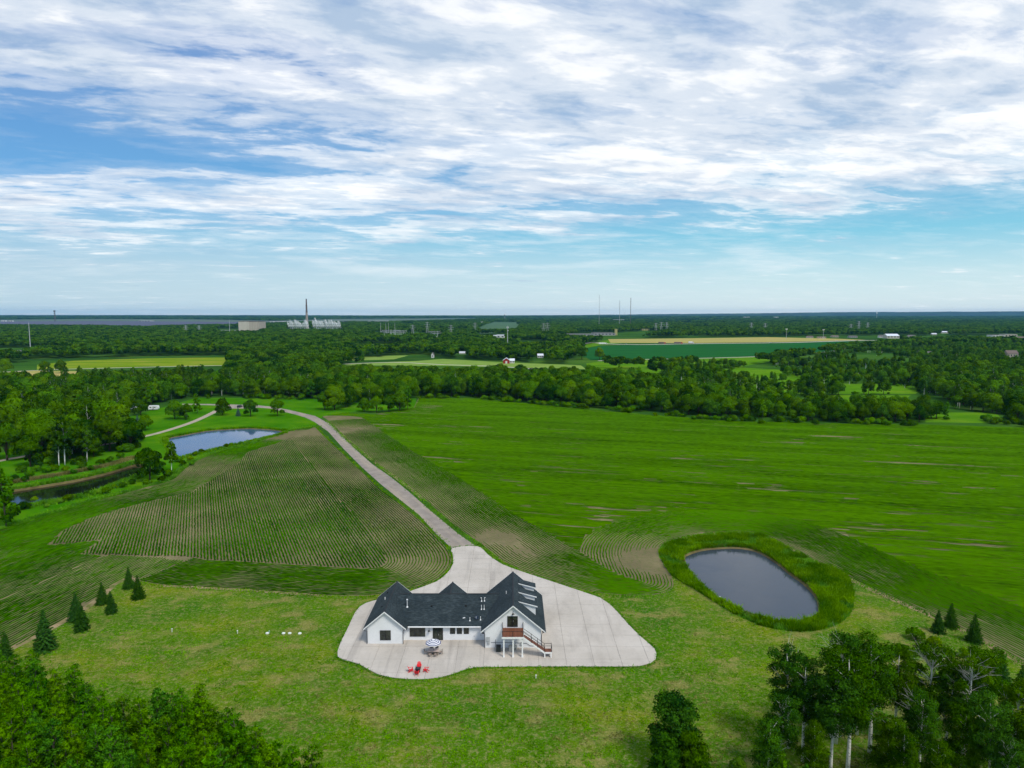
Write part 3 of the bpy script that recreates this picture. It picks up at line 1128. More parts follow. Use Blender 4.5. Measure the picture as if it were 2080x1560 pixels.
# middle roof
ks = (6.1 - 2.95) / (131.4 - 123.8)
for (ya, za, yb, zb) in ((123.8, 2.95, 131.4, 6.1), (131.4, 6.1, 138.2, 6.1 - ks * 6.8)):
    pts = [(-23.0, ya, za), (-23.0, yb, zb), (-23.0, yb, zb - 0.14), (-23.0, ya, za - 0.14)]
    build(MB().extrude(pts, (21.8, 0, 0)), "roof", MATS["shingles"], house)
build(MB().beam((-22.6, 131.4, 6.115), (-2.6, 131.4, 6.115), 0.26, 0.05), "ridge_cap", MATS["flashing_dark"], house)
build(MB().box(-20.0, -5.35, 123.72, 123.79, 2.72, 2.95), "fascia", MATS["white_trim"], house)
build(MB().box(-20.0, -5.35, 123.80, MY, 2.70, 2.735), "soffit", MATS["white_trim"], house)
build(MB().box(-19.9, -5.4, 123.60, 123.715, 2.80, 2.93), "gutter", MATS["white_trim"], house)
wing_roof("entry", -12.4, 5.1, -15.7, -9.1, 133.2, 140.0)

# shed dormers on the right slope
for k, yd in enumerate((124.6, 129.0, 133.4)):
    w = 2.45
    xi, zi = 1.25, RRZ - SL * (1.25 - RRX) + 0.04
    xo = 4.75
    zo = zi - 0.27 * (xo - xi)
    d = build(MB().extrude([(xi, yd, zi), (xo, yd, zo), (xo, yd, zo - 0.12), (xi, yd, zi - 0.12)], (0, w, 0)), "dormer_roof", MATS["shingles"], house)
    mbx = MB()
    for y in (yd,):
        s = -1
        mbx.extrude([(xi - 0.05, y, zi + 0.035), (xo + 0.02, y, zo + 0.035), (xo + 0.02, y, zo - 0.17), (xi + 0.15, y, zi - 0.19)], (0, s * 0.05, 0))
    build(mbx, "rake_board", MATS["white_trim"], d, local=False)
    xw = 4.42
    mbx = MB().extrude([(1.6, yd + 0.22, zi - 0.27 * 0.35 - 0.13), (xw, yd + 0.22, zi - 0.27 * (xw - xi) - 0.13), (xw, yd + 0.22, RRZ - SL * (xw - RRX) - 0.12),
                        (1.6, yd + 0.22, RRZ - SL * (1.6 - RRX) - 0.12)], (0, w - 0.44, 0))
    build(mbx, "dormer_wall", MATS["white_siding"], d)
    mbx = MB().box(xw + 0.002, xw + 0.05, yd + 0.5, yd + w - 0.5, 5.05, 6.0)
    build(mbx, "window", MATS["black_frame"], d)


def window(x0, x1, z0, z1, y, lights=1, bars=1, parent=None):
    """framed window proud of the wall: frame > panes, muntins"""
    parent = parent or house
    mbx = MB()
    t = 0.085
    mbx.box(x0, x1, y - 0.07, y + 0.01, z0, z0 + t).box(x0, x1, y - 0.07, y + 0.01, z1 - t, z1)
    xs_ = np.linspace(x0, x1, lights + 1)
    for i, xx in enumerate(xs_):
        o = t / 2 if 0 < i < lights else 0
        a = xx if i == 0 else (xx - t if i == lights else xx - 0.07)
        bq = xx + t if i == 0 else (xx if i == lights else xx + 0.07)
        mbx.box(a, bq, y - 0.068, y + 0.01, z0 + t, z1 - t)
    fr = build(mbx, "window", MATS["black_frame"], parent)
    for i in range(lights):
        a, bq = xs_[i] + 0.07, xs_[i + 1] - 0.07
        build(MB().box(a, bq, y - 0.03, y - 0.006, z0 + 0.08, z1 - 0.08), "pane", MATS["window_glass"], fr)
    mbx = MB()
    for i in range(lights):
        a, bq = xs_[i] + 0.09, xs_[i + 1] - 0.09
        for k in range(bars):
            zz = z0 + (z1 - z0) * (k + 1) / (bars + 1)
            mbx.box(a, bq, y - 0.05, y - 0.031, zz - 0.02, zz + 0.02)
        mx = (a + bq) / 2
        mbx.box(mx - 0.016, mx + 0.016, y - 0.052, y - 0.0315, z0 + 0.085, z1 - 0.085)
    build(mbx, "muntin", MATS["black_frame"], fr)
    return fr


window(-24.45, -22.45, 0.80, 2.68, WY, 2)
window(-19.15, -16.25, 0.80, 2.62, MY, 3)
for a in (-11.6, -10.33, -9.03):
    window(a, a + 0.95, 1.33, 2.62, MY, 1)


def sliding_door(x0, x1, z0, z1, y):
    mbx = MB()
    mbx.box(x0, x1, y - 0.08, y + 0.01, z1 - 0.1, z1).box(x0, x1, y - 0.08, y + 0.01, z0, z0 + 0.08)
    mbx.box(x0, x0 + 0.09, y - 0.08, y + 0.01, z0 + 0.08, z1 - 0.1).box(x1 - 0.09, x1, y - 0.08, y + 0.01, z0 + 0.08, z1 - 0.1)
    xm = (x0 + x1) / 2
    mbx.box(xm - 0.06, xm + 0.06, y - 0.078, y + 0.01, z0 + 0.08, z1 - 0.1)
    fr = build(mbx, "sliding_door", MATS["black_frame"], house)
    build(MB().box(x0 + 0.09, xm - 0.06, y - 0.03, y - 0.006, z0 + 0.08, z1 - 0.1), "pane", MATS["window_glass"], fr)
    build(MB().box(xm + 0.06, x1 - 0.09, y - 0.05, y - 0.026, z0 + 0.08, z1 - 0.1), "pane", MATS["window_glass"], fr)
    build(MB().beam((xm + 0.12, y - 0.1, z0 + 0.9), (xm + 0.12, y - 0.1, z0 + 1.25), 0.03, 0.03), "handle", MATS["galvanised"], fr)


sliding_door(-14.83, -12.93, GR + 0.02, 2.6, MY)
sliding_door(-0.85, 1.05, 4.12, 6.12, GY)


def wall_lamp(x, y, z, dx=0, dy=-1):
    mbx = MB()
    mbx.tube([(x, y, z + 0.3), (x + dx * 0.2, y + dy * 0.2, z + 0.42), (x + dx * 0.38, y + dy * 0.38, z + 0.3), (x + dx * 0.4, y + dy * 0.4, z + 0.1)], 0.025, 6)
    mbx.tube([(x + dx * 0.4, y + dy * 0.4, z + 0.12), (x + dx * 0.4, y + dy * 0.4, z + 0.02), (x + dx * 0.4, y + dy * 0.4, z - 0.12)], [0.07, 0.13, 0.27], 12)
    build(mbx, "barn_lamp", MATS["black_frame"], house)


wall_lamp(-15.5, MY, 2.1)
wall_lamp(0.2, GY, 6.75)
wall_lamp(GX1, 122.0, 2.9, 1, 0)
wall_lamp(GX0, 122.6, 2.3, -1, 0)


def downspout(pts):
    build(MB().tube(pts, 0.058, 6), "downspout", MATS["charcoal_metal"], house)


downspout([(-27.35, 122.45, 2.85), (-27.2, 122.5, 2.72), (WX0 - 0.08, 122.68, 2.55), (WX0 - 0.08, 122.68, 0.3), (WX0 - 0.14, 122.55, GR + 0.05)])
downspout([(-19.75, 122.6, 2.95), (-20.0, 122.62, 2.78), (WX1 + 0.08, 122.68, 2.6), (WX1 + 0.08, 122.68, 0.3), (WX1 + 0.08, 122.45, GR + 0.05)])
downspout([(-5.6, 121.0, 3.05), (GX0 - 0.1, 121.1, 2.85), (GX0 - 0.02, 121.1, 2.65), (GX0 - 0.02, 121.1, GR + 0.04)])
downspout([(6.05, 121.0, 3.1), (GX1 + 0.12, 121.1, 2.95), (GX1 + 0.06, 121.1, 2.7), (GX1 + 0.06, 121.1, GR + 0.04)])
for (x, y0, y1, z) in ((-27.50, 122.35, 136.8, 3.02), (6.16, 120.9, 137.5, 3.22), (-19.46, 122.35, 123.6, 3.02)):
    build(MB().box(x - 0.05, x + 0.06, y0, y1, z - 0.1, z + 0.03), "gutter", MATS["charcoal_metal"], house)


def on_plane(px, py, kind):
    """where a photo pixel meets one of the roof slopes"""
    a, b = (px - 1040.0) / FPX, (780.0 - py) / FPX
    d = np.array((a, CP + b * SP, -SP + b * CP))
    for t in np.arange(110, 150, 0.01):
        p = np.array((0, 0, CAM_H)) + d * t
        if kind == 'main':
            z = 2.95 + ks * (p[1] - 123.8)
        elif kind == 'left':
            z = LRZ - SL * abs(p[0] - LRX)
        else:
            z = RRZ - SL * abs(p[0] - RRX)
        if p[2] < z:
            return float(p[0]), float(p[1]), float(z)


def roof_pipe(px, py, plane, h, r=0.06, flange=True, mat="pipe_white", hood=False):
    x, y, z = on_plane(px, py, plane)
    mbx = MB().tube([(x, y, z - 0.1), (x, y, z + h)], r, 8)
    if flange:
        mbx.tube([(x, y, z - 0.08), (x, y, z + 0.16)], [r * 3.2, r * 1.2], 8)
    if hood:
        mbx.tube([(x, y, z + h - 0.22), (x, y, z + h - 0.1), (x, y, z + h + 0.04), (x, y, z + h + 0.12)], [r * 1.2, r * 2.1, r * 2.1, r * 0.7], 8)
    return build(mbx, "vent_pipe", MATS[mat], house)


roof_pipe(827.2, 1232.6, 'main', 1.45, 0.08, hood=True, mat="galvanised")
for (a, b, h) in ((978.2, 1221, 0.62), (984.1, 1220.6, 0.62), (978.0, 1237.5, 0.85), (983.4, 1237.5, 0.85), (954.5, 1260.5, 0.65), (976, 1259, 0.65)):
    roof_pipe(a, b, 'main', h, 0.055)
for a, b in ((978.2, 1221), (984.1, 1220.6)):
    x, y, z = on_plane(a, b, 'main')
    build(MB().tube([(x, y, z + 0.6), (x, y, z + 0.66), (x + (0.2 if a > 980 else -0.2), y, z + 0.66)], 0.055, 8), "vent_elbow", MATS["pipe_white"], house)
roof_pipe(1028.3, 1206, 'right', 0.55, 0.06, flange=False)
roof_pipe(782.2, 1218, 'left', 0.5, 0.08, flange=False)
for a, b, pl in ((776, 1232.5, 'left'), (787.5, 1204, 'left'), (877, 1231.5, 'main'), (946.2, 1231, 'main')):
    x, y, z = on_plane(a, b, pl)
    build(MB().tube([(x, y, z - 0.05), (x, y, z + 0.22), (x, y, z + 0.24)], [0.2, 0.16, 0.05], 8), "roof_vent", MATS["flashing_dark"], house)
x, y, z = on_plane(942.5, 1257, 'main')
build(MB().beam((x - 0.22, y, z + 0.14), (x + 0.22, y, z + 0.24), 0.2, 0.12), "exhaust_hood", MATS["pipe_white"], house)
# dish
x, y, z = on_plane(968, 1258.5, 'main')
dish = build(MB().tube([(x, y, z), (x, y + 0.05, z + 0.35)], 0.03, 6), "satellite_dish", MATS["charcoal_metal"], house)
bm_ = MB()
material("dish_blue", (0.015, 0.03, 0.06), 0.4)
cen = Vector((x, y, z + 0.42)); nrm = Vector((-0.2, -0.75, 0.62)).normalized()
sx = nrm.cross(Vector((0, 0, 1))).normalized(); sy = nrm.cross(sx)
vs, fs = [cen - nrm * 0.1], []
for k in range(14):
    an = 2 * math.pi * k / 14
    vs.append(cen + sx * 0.40 * math.cos(an) + sy * 0.34 * math.sin(an))
for k in range(14):
    fs.append((0, 1 + k, 1 + (k + 1) % 14))
vs.append(cen - nrm * 0.14)
for k in range(14):
    fs.append((15, 1 + (k + 1) % 14, 1 + k))
bm_.add(vs, fs)
build(bm_, "reflector", MATS["dish_blue"], dish)
p = cen + nrm * 0.3
build(MB().beam(cen + sy * 0.3, p, 0.03, 0.03).box(p.x - 0.05, p.x + 0.05, p.y - 0.05, p.y + 0.05, p.z - 0.05, p.z + 0.05), "receiver_arm", MATS["pipe_white"], dish)

# services on the right wing's front wall
zz = GR
mt = build(MB().box(-4.7, -4.05, GY - 0.18, GY - 0.001, 1.35, 2.2), "electric_meter", MATS["meter_grey"], house)
build(MB().box(-4.55, -4.1, GY - 0.16, GY - 0.001, 0.75, 1.28).tube([(-4.35, GY - 0.09, 1.1), (-4.35, GY - 0.24, 1.1)], 0.13, 10), "meter_box", MATS["meter_grey"], mt)
build(MB().tube([(-3.9, GY - 0.06, 1.15), (-1.6, GY - 0.06, 1.15), (2.6, GY - 0.06, 1.0), (3.3, GY - 0.06, 0.5), (4.2, GY - 0.06, 0.45)], 0.03, 6)
      .tube([(-3.0, GY - 0.06, 1.7), (-3.0, GY - 0.06, 0.2)], 0.03, 6).tube([(1.7, GY - 0.06, 1.2), (1.7, GY - 0.06, 0.4)], 0.035, 6), "conduit", MATS["charcoal_metal"], house)
build(MB().box(1.45, 2.0, GY - 0.16, GY - 0.001, 0.7, 0.95), "gas_meter", MATS["meter_grey"], house)
build(MB().box(-6.0, -5.7, MY - 0.05, MY - 0.001, 0.9, 1.2), "hose_bib", MATS["galvanised"], house)
build(MB().box(-7.2, -6.9, MY - 0.05, MY - 0.001, 0.8, 1.0), "wall_outlet", MATS["galvanised"], house)

# air conditioner standing on the apron
ac = thing("air_conditioner", (-2.45, 119.9, GR), "dark square air conditioner on the concrete, left of the deck posts", "air conditioner")
mbx = MB()
for i in range(9):
    mbx.box(-2.45 - 0.42, -2.45 + 0.42, 119.9 - 0.42, 119.9 + 0.42, GR + 0.06 + i * 0.105, GR + 0.06 + i * 0.105 + 0.075)
mbx.box(-2.83, -2.07, 119.52, 120.28, GR, GR + 1.0)
build(mbx, "louvred_case", MATS["condenser_dark"], ac)
build(MB().box(-2.88, -2.02, 119.47, 120.33, GR + 1.0, GR + 1.06), "top_cover", MATS["charcoal_metal"], ac)
mbx = MB().tube([(-2.45, 119.9, GR + 1.06), (-2.45, 119.9, GR + 1.10)], 0.33, 14)
fan = build(mbx, "fan_grille", MATS["flashing_dark"], ac)
# generator
gn = thing("generator", (0.15, 120.2, GR), "low beige generator cabinet standing behind the middle deck post", "generator")
build(MB().box(-0.55, 0.85, 119.8, 120.55, GR + 0.08, GR + 0.72), "cabinet", MATS["generator_beige"], gn)
build(MB().extrude([(-0.6, 119.75, GR + 0.72), (-0.6, 120.6, GR + 0.72), (-0.6, 120.6, GR + 0.85), (-0.6, 119.9, GR + 0.88)], (1.5, 0, 0)), "lid", MATS["generator_beige"], gn)
build(MB().box(-0.6, 0.9, 119.72, 120.62, GR, GR + 0.08), "base_pad", MATS["meter_grey"], gn)
mbx = MB()
for i in range(5):
    mbx.box(0.35, 0.75, 119.785, 119.799, GR + 0.2 + 0.09 * i, GR + 0.24 + 0.09 * i)
build(mbx, "louvre", MATS["charcoal_metal"], gn)

# ------------------------------------------------------------------ deck with stairs
DX0, DX1, DY0, DY1, DZ = -1.78, 2.06, 117.5, GY - 0.02, 3.93
deck = thing("raised_deck", (0.14, 119.3, GR), "raised brown timber deck with black railing and a flight of stairs on white posts", "deck")
nb = 24
bw = (DX1 - DX0) / nb
bmesh_ = MB().box(0, DY1 - DY0, -(bw - 0.02) / 2, (bw - 0.02) / 2, -0.03, 0)
nby = 26
bwy = (DY1 - DY0 - 0.1) / nby
bme = MB().box(DX0 + 0.03 - 0.14, DX1 - 0.03 - 0.14, -(bwy - 0.018) / 2, (bwy - 0.018) / 2, -0.035, 0).mesh("board", MATS["deck_board"])
for i in range(nby):
    o = obj("board", bme, deck)
    o.location = (0, DY0 + 0.05 + bwy * (i + 0.5) - 119.3, DZ - GR)
mbx = MB()
mbx.box(DX0, DX1, DY0 - 0.05, DY0, DZ - 0.34, DZ - 0.002).box(DX0 - 0.05, DX0, DY0 - 0.05, DY1, DZ - 0.34, DZ - 0.002).box(DX1, DX1 + 0.05, DY0, DY1, DZ - 0.34, DZ - 0.002)
for y in (DY0 + 1.2, DY0 + 2.4):
    mbx.box(DX0 + 0.01, DX1 - 0.01, y - 0.04, y + 0.04, DZ - 0.3, DZ - 0.05)
build(mbx, "rim_joist", MATS["white_trim"], deck)
for x in (-1.45, 0.2, 1.85):
    build(MB().box(x - 0.12, x + 0.12, 117.62, 117.86, GR, DZ - 0.34).box(x - 0.16, x + 0.16, 117.58, 117.90, GR, GR + 0.18), "post", MATS["white_trim"], deck)


def railing(p0, p1, posts, h=1.0, mid=2, balusters=True, name="railing"):
    """posts along p0-p1 with a top rail and thin horizontal bars"""
    p0, p1 = Vector(p0), Vector(p1)
    mb_ = MB()
    for t in posts:
        q = p0.lerp(p1, t)
        mb_.box(q.x - 0.045, q.x + 0.045, q.y - 0.045, q.y + 0.045, q.z - 0.02, q.z + h + 0.08)
    up = Vector((0, 0, h))
    mb_.beam(p0 + up, p1 + up, 0.06, 0.06)
    for k in range(1, mid):
        u = Vector((0, 0, h * k / mid))
        mb_.beam(p0 + u, p1 + u, 0.035, 0.035)
    return build(mb_, name, MATS["rail_black"], deck)


railing((DX0 + 0.04, DY0 + 0.04, DZ), (DX1 - 0.04, DY0 + 0.04, DZ), (0, 0.5, 1), mid=1)
railing((DX0 + 0.045, DY0 + 0.1, DZ), (DX0 + 0.045, DY1 - 0.1, DZ), (0.98,), mid=1)
railing((DX1 - 0.045, DY0 + 1.45, DZ), (DX1 - 0.045, DY1 - 0.1, DZ), (0, 0.98), mid=1)
# stairs down to the right
LZ = 1.15
LX0, LX1, LY0, LY1 = 5.75, 7.05, 117.5, 118.85
run, rise = LX0 - DX1, DZ - LZ
nst = 13
for i in range(nst):
    x = DX1 + 0.05 + run * i / nst
    z = DZ - rise * (i + 1) / (nst + 1)
    build(MB().box(x, x + run / nst + 0.03, DY0 + 0.06, LY1 - 0.06, z - 0.04, z), "tread", MATS["deck_board"], deck)
for y in (DY0 - 0.045, LY1 - 0.05):
    mbx = MB().extrude([(DX1 - 0.0, y, DZ - 0.02), (LX0 + 0.05, y, LZ - 0.02), (LX0 + 0.05, y, LZ - 0.34), (DX1 - 0.0, y, DZ - 0.34)], (0, 0.09, 0))
    build(mbx, "stringer", MATS["white_trim"], deck)
railing((DX1 + 0.05, DY0 + 0.0, DZ - 0.05), (LX0 + 0.05, DY0 + 0.0, LZ - 0.02), (0.36, 0.67, 1.0), h=0.95, mid=2)
railing((DX1 + 0.05, LY1, DZ - 0.05), (LX0 + 0.05, LY1, LZ - 0.02), (0.36, 0.67, 1.0), h=0.95, mid=2)
ny = 9
for i in range(ny):
    w_ = (LY1 - LY0) / ny
    build(MB().box(LX0 + 0.02, LX1 - 0.02, LY0 + w_ * i + 0.008, LY0 + w_ * (i + 1) - 0.008, LZ - 0.035, LZ), "board", MATS["deck_board"], deck)
build(MB().box(LX0, LX1, LY0 - 0.05, LY0, LZ - 0.28, LZ - 0.002).box(LX1, LX1 + 0.05, LY0 - 0.05, LY1 + 0.05, LZ - 0.28, LZ - 0.002)
      .box(LX0, LX1, LY1, LY1 + 0.05, LZ - 0.28, LZ - 0.002), "rim_joist", MATS["white_trim"], deck)
for x, y in ((LX0 + 0.08, LY0 + 0.1), (LX1 - 0.1, LY0 + 0.1), (LX0 + 0.08, LY1 - 0.12), (LX1 - 0.1, LY1 - 0.12)):
    build(MB().box(x - 0.1, x + 0.1, y - 0.1, y + 0.1, GR, LZ - 0.26), "post", MATS["white_trim"], deck)
railing((LX0 + 0.2, LY1, LZ), (LX1, LY1, LZ), (1.0,), h=0.95, mid=2)
railing((LX1, LY0 + 0.05, LZ), (LX1, LY1, LZ), (0, 1.0), h=0.95, mid=2)

# ------------------------------------------------------------------ patio furniture
material("umbrella_white", (0.82, 0.83, 0.86), 0.8)
material("umbrella_navy", (0.045, 0.05, 0.16), 0.8)
material("table_beige", (0.50, 0.40, 0.36), 0.5)
material("wrought_brown", (0.13, 0.10, 0.07), 0.5)
material("chair_dark", (0.10, 0.10, 0.11), 0.7)
material("adirondack_red", (0.70, 0.008, 0.018), 0.45)
material("fire_black", (0.010, 0.010, 0.011), 0.45)
material("fire_glass", (0.05, 0.16, 0.17), 0.2)

tx, ty = G(880.5, 1322, 0.7)
table = thing("patio_table", (tx, ty, GR), "long beige patio table with dark legs beneath the striped umbrella", "table")
build(MB().box(tx - 1.0, tx + 1.0, ty - 0.6, ty + 0.6, GR + 0.70, GR + 0.74), "tabletop", MATS["table_beige"], table)
lg = MB().box(-0.04, 0.04, -0.04, 0.04, 0, 0.7).mesh("leg", MATS["wrought_brown"])
for a in (-0.85, 0.85):
    for b in (-0.48, 0.48):
        obj("leg", lg, table, (a, b, 0))
build(MB().box(tx - 0.85, tx + 0.85, ty - 0.5, ty + 0.5, GR + 0.62, GR + 0.699), "apron", MATS["wrought_brown"], table)

ux, uy = tx, ty - 0.02
um = thing("patio_umbrella", (ux, uy, GR), "open round navy and white striped umbrella over the patio table", "umbrella")
build(MB().tube([(ux, uy, GR + 0.76), (ux, uy, GR + 2.75)], 0.03, 8).tube([(ux, uy, GR + 0.0), (ux, uy, GR + 0.61)], 0.03, 8), "pole", MATS["wrought_brown"], um)
build(MB().tube([(ux, uy, GR), (ux, uy, GR + 0.08), (ux, uy, GR + 0.1)], [0.3, 0.28, 0.06], 16), "base", MATS["fire_black"], um)
mbx = MB()
nr_, R_ = 9, 1.45
seg = 8
for k in range(seg):
    a0, a1 = 2 * math.pi * (k + 0.5) / seg, 2 * math.pi * (k + 1.5) / seg
    for i in range(nr_):
        r0, r1 = R_ * i / nr_, R_ * (i + 1) / nr_
        zf = lambda r: GR + 2.78 - 0.62 * (r / R_) ** 1.15
        q = [(ux + r0 * math.cos(a0), uy + r0 * math.sin(a0), zf(r0)), (ux + r1 * math.cos(a0), uy + r1 * math.sin(a0), zf(r1)),
             (ux + r1 * math.cos(a1), uy + r1 * math.sin(a1), zf(r1)), (ux + r0 * math.cos(a1), uy + r0 * math.sin(a1), zf(r0))]
        if i == 0:
            q = q[1:3] + [q[0]]
            q = [q[0], q[1], q[2]]
        mbx.add(q, [tuple(range(len(q)))], 1 if (i % 2 == 0 and i >= 2) or i == nr_ + 1 else 0)
    r = R_
    zz = GR + 2.16
    mbx.add([(ux + r * math.cos(a0), uy + r * math.sin(a0), zz), (ux + r * math.cos(a0), uy + r * math.sin(a0), zz - 0.14),
             (ux + r * math.cos(a1), uy + r * math.sin(a1), zz - 0.14), (ux + r * math.cos(a1), uy + r * math.sin(a1), zz)], [(0, 1, 2, 3)], 0)
build(mbx, "canopy", [MATS["umbrella_white"], MATS["umbrella_navy"]], um)
mbx = MB()
for k in range(seg):
    a0 = 2 * math.pi * (k + 0.5) / seg
    mbx.beam((ux, uy, GR + 2.70), (ux + R_ * 0.97 * math.cos(a0), uy + R_ * 0.97 * math.sin(a0), GR + 2.14), 0.02, 0.02)
build(mbx, "rib", MATS["wrought_brown"], um)
build(MB().tube([(ux, uy, GR + 2.78), (ux, uy, GR + 2.86), (ux, uy, GR + 2.92)], [0.03, 0.05, 0.01], 8), "finial", MATS["umbrella_white"], um)


def ring_pts(c, u, v, r, n=10):
    return [tuple(np.array(c) + np.array(u) * r * math.cos(2 * math.pi * k / n) + np.array(v) * r * math.sin(2 * math.pi * k / n)) for k in range(n + 1)]


def iron_chair(x, y, rz, label, dark=False):
    """scrolled iron chair; local front is +y"""
    o = empty("patio_chair", (x, y, GR), label, "chair", "chairs round the patio table", rz)
    mt = MATS["chair_dark"] if dark else MATS["wrought_brown"]
    b = MB().box(-0.25, 0.25, -0.24, 0.24, 0.42, 0.47)
    obj("seat", b.mesh("seat", MATS["chair_dark"] if dark else MATS["table_beige"]), o)
    b = MB()
    if dark:
        b.box(-0.25, 0.25, -0.30, -0.25, 0.50, 1.0)
    b.tube([(-0.26, -0.24, 0.45), (-0.26, -0.31, 0.95), (-0.15, -0.34, 1.02), (0.15, -0.34, 1.02), (0.26, -0.31, 0.95), (0.26, -0.24, 0.45)], 0.025, 5)
    for xx, zz_ in ((-0.12, 0.62), (0.12, 0.62), (-0.12, 0.84), (0.12, 0.84)):
        b.tube(ring_pts((xx, -0.28, zz_), (1, 0, 0), (0, -0.1, 1), 0.10), 0.016, 5, cap=False)
    obj("backrest", b.mesh("backrest", mt), o)
    for s in (-1, 1):
        b = MB().tube([(s * 0.27, -0.28, 0.66), (s * 0.29, 0.1, 0.68), (s * 0.29, 0.22, 0.62), (s * 0.27, 0.22, 0.45)], 0.022, 5)
        b.tube(ring_pts((s * 0.27, 0.0, 0.56), (0, 1, 0), (0, 0, 1), 0.09), 0.015, 5, cap=False)
        obj("armrest", b.mesh("armrest", mt), o)
        for yy in (-1, 1):
            obj("leg", MB().tube([(s * 0.23, yy * 0.21, 0.43), (s * 0.27, yy * 0.27, 0.0)], 0.022, 5).mesh("leg", mt), o)
    return o


iron_chair(tx - 0.5, ty + 1.0, math.pi, "dark patio chair at the far side of the table, the left one of two", True)
iron_chair(tx + 0.5, ty + 1.0, math.pi, "dark patio chair at the far side of the table, the right one of two", True)
iron_chair(tx - 1.35, ty - 0.1, -math.pi / 2, "scrolled iron patio chair at the table's left end")
iron_chair(tx + 1.35, ty - 0.1, math.pi / 2, "scrolled iron patio chair at the table's right end")
iron_chair(tx - 0.5, ty - 1.0, 0, "scrolled iron patio chair at the near side of the table, the left one")
iron_chair(tx + 0.5, ty - 1.0, 0, "scrolled iron patio chair at the near side of the table, the right one")


def adirondack(x, y, rz, label, tilt=0):
    o = empty("adirondack_chair", (x, y, GR), label, "chair", "red adirondack chairs round the fire table", rz)
    mt = MATS["adirondack_red"]
    b = MB()
    for i in range(5):
        yy = -0.2 + 0.115 * i
        zz_ = 0.28 + 0.026 * i
        b.beam((-0.27, yy, zz_), (0.27, yy, zz_), 0.1, 0.025)
    obj("seat", b.mesh("seat", mt), o)
    b = MB()
    for i in range(5):
        xx = (i - 2) * 0.115
        top = 1.02 - 0.035 * (i - 2) ** 2
        d = Vector((xx * 0.28, -0.38, 0.78)).normalized()
        p0 = Vector((xx * 0.9, -0.22, 0.25))
        b.beam(p0, p0 + d * (top - 0.2), 0.105, 0.024, up=(0, 1, 0.5))
    b.beam((-0.3, -0.40, 0.62), (0.3, -0.40, 0.62), 0.03, 0.08)
    obj("backrest", b.mesh("backrest", mt), o)
    for s in (-1, 1):
        obj("armrest", MB().beam((s * 0.34, -0.42, 0.56), (s * 0.34, 0.36, 0.58), 0.13, 0.028).mesh("armrest", mt), o)
        obj("leg", MB().beam((s * 0.30, 0.28, 0.57), (s * 0.30, 0.30, 0.0), 0.04, 0.11, up=(0, 1, 0)).mesh("leg", mt), o)
        obj("leg", MB().beam((s * 0.28, 0.30, 0.38), (s * 0.28, -0.55, 0.03), 0.035, 0.11).mesh("leg", mt), o)
    return o


def fire_table(x, y):
    o = thing("fire_table", (x, y, GR), "square black fire table in the middle of the four red chairs", "fire table")
    build(MB().box(x - 0.36, x + 0.36, y - 0.36, y + 0.36, GR, GR + 0.55), "base", MATS["fire_black"], o)
    build(MB().box(x - 0.45, x + 0.45, y - 0.45, y + 0.45, GR + 0.55, GR + 0.62), "tabletop", MATS["fire_black"], o)
    build(MB().tube([(x, y, GR + 0.62), (x, y, GR + 0.635)], 0.1, 10), "burner", MATS["fire_glass"], o)


fx, fy = G(849, 1362, 0.3)
fire_table(fx, fy)
for px_, py_, rz, lab in ((851.5, 1357.5, math.pi + 0.15, "red adirondack chair behind the black fire table, facing the camera"),
                          (835, 1363.8, -math.pi / 2 + 0.25, "red adirondack chair left of the black fire table"),
                          (865, 1363.8, math.pi / 2 - 0.25, "red adirondack chair right of the black fire table"),
                          (846.5, 1370.5, 0.05, "red adirondack chair nearest the grass edge, turned away from the camera")):
    x, y = G(px_, py_, GR)
    adirondack(x, y, rz, lab)

# ------------------------------------------------------------------ small things on the lawn
material("lid_white", (0.70, 0.74, 0.70), 0.6)
material("pipe_green", (0.22, 0.42, 0.30), 0.6)


def septic_lid(px, py, label):
    x, y = G(px, py)
    o = thing("septic_lid", (x, y, 0), label, "septic lid", "pale round septic lids in the lawn")
    build(MB().tube([(x, y, 0.0), (x, y, 0.14), (x, y, 0.17)], [0.33, 0.33, 0.28], 14), "riser", MATS["lid_white"], o)
    build(MB().box(x - 0.05, x + 0.05, y - 0.02, y + 0.02, 0.17, 0.2), "handle", MATS["lid_white"], o)


for a, b, l in ((543, 1286.8, "pale round septic lid on the lawn, farthest left of the row of lids"),
                (576, 1287, "pale round septic lid on the lawn, left one of the close pair"),
                (588.5, 1287, "pale round septic lid on the lawn, right one of the close pair"),
                (609, 1287.3, "pale round septic lid on the lawn, nearest the concrete")):
    septic_lid(a, b, l)


def vent_post(px, py, h, label, mat="lid_white", cap=True):
    x, y = G(px, py)
    o = thing("vent_post", (x, y, 0), label, "vent pipe")
    build(MB().tube([(x, y, 0), (x, y, h)], 0.07, 8), "pipe", MATS[mat], o)
    build(MB().tube([(x, y, h - 0.12), (x, y, h), (x, y, h + 0.08)], [0.13, 0.13, 0.04], 8), "cap", MATS[mat], o)


vent_post(349.5, 1284, 0.7, "pale vent pipe standing alone in the lawn, left of all the lids")
vent_post(482.5, 1287, 0.6, "pale vent pipe in the lawn between the lone pipe and the row of lids")
vent_post(547, 1286, 0.45, "short green pipe beside the farthest left septic lid", "pipe_green")
vent_post(1088.5, 1378, 0.6, "short white pipe in the grass in front of the concrete edge")
vent_post(1462, 1219, 0.8, "white pipe in the tall grass at the near bank of the right pond")

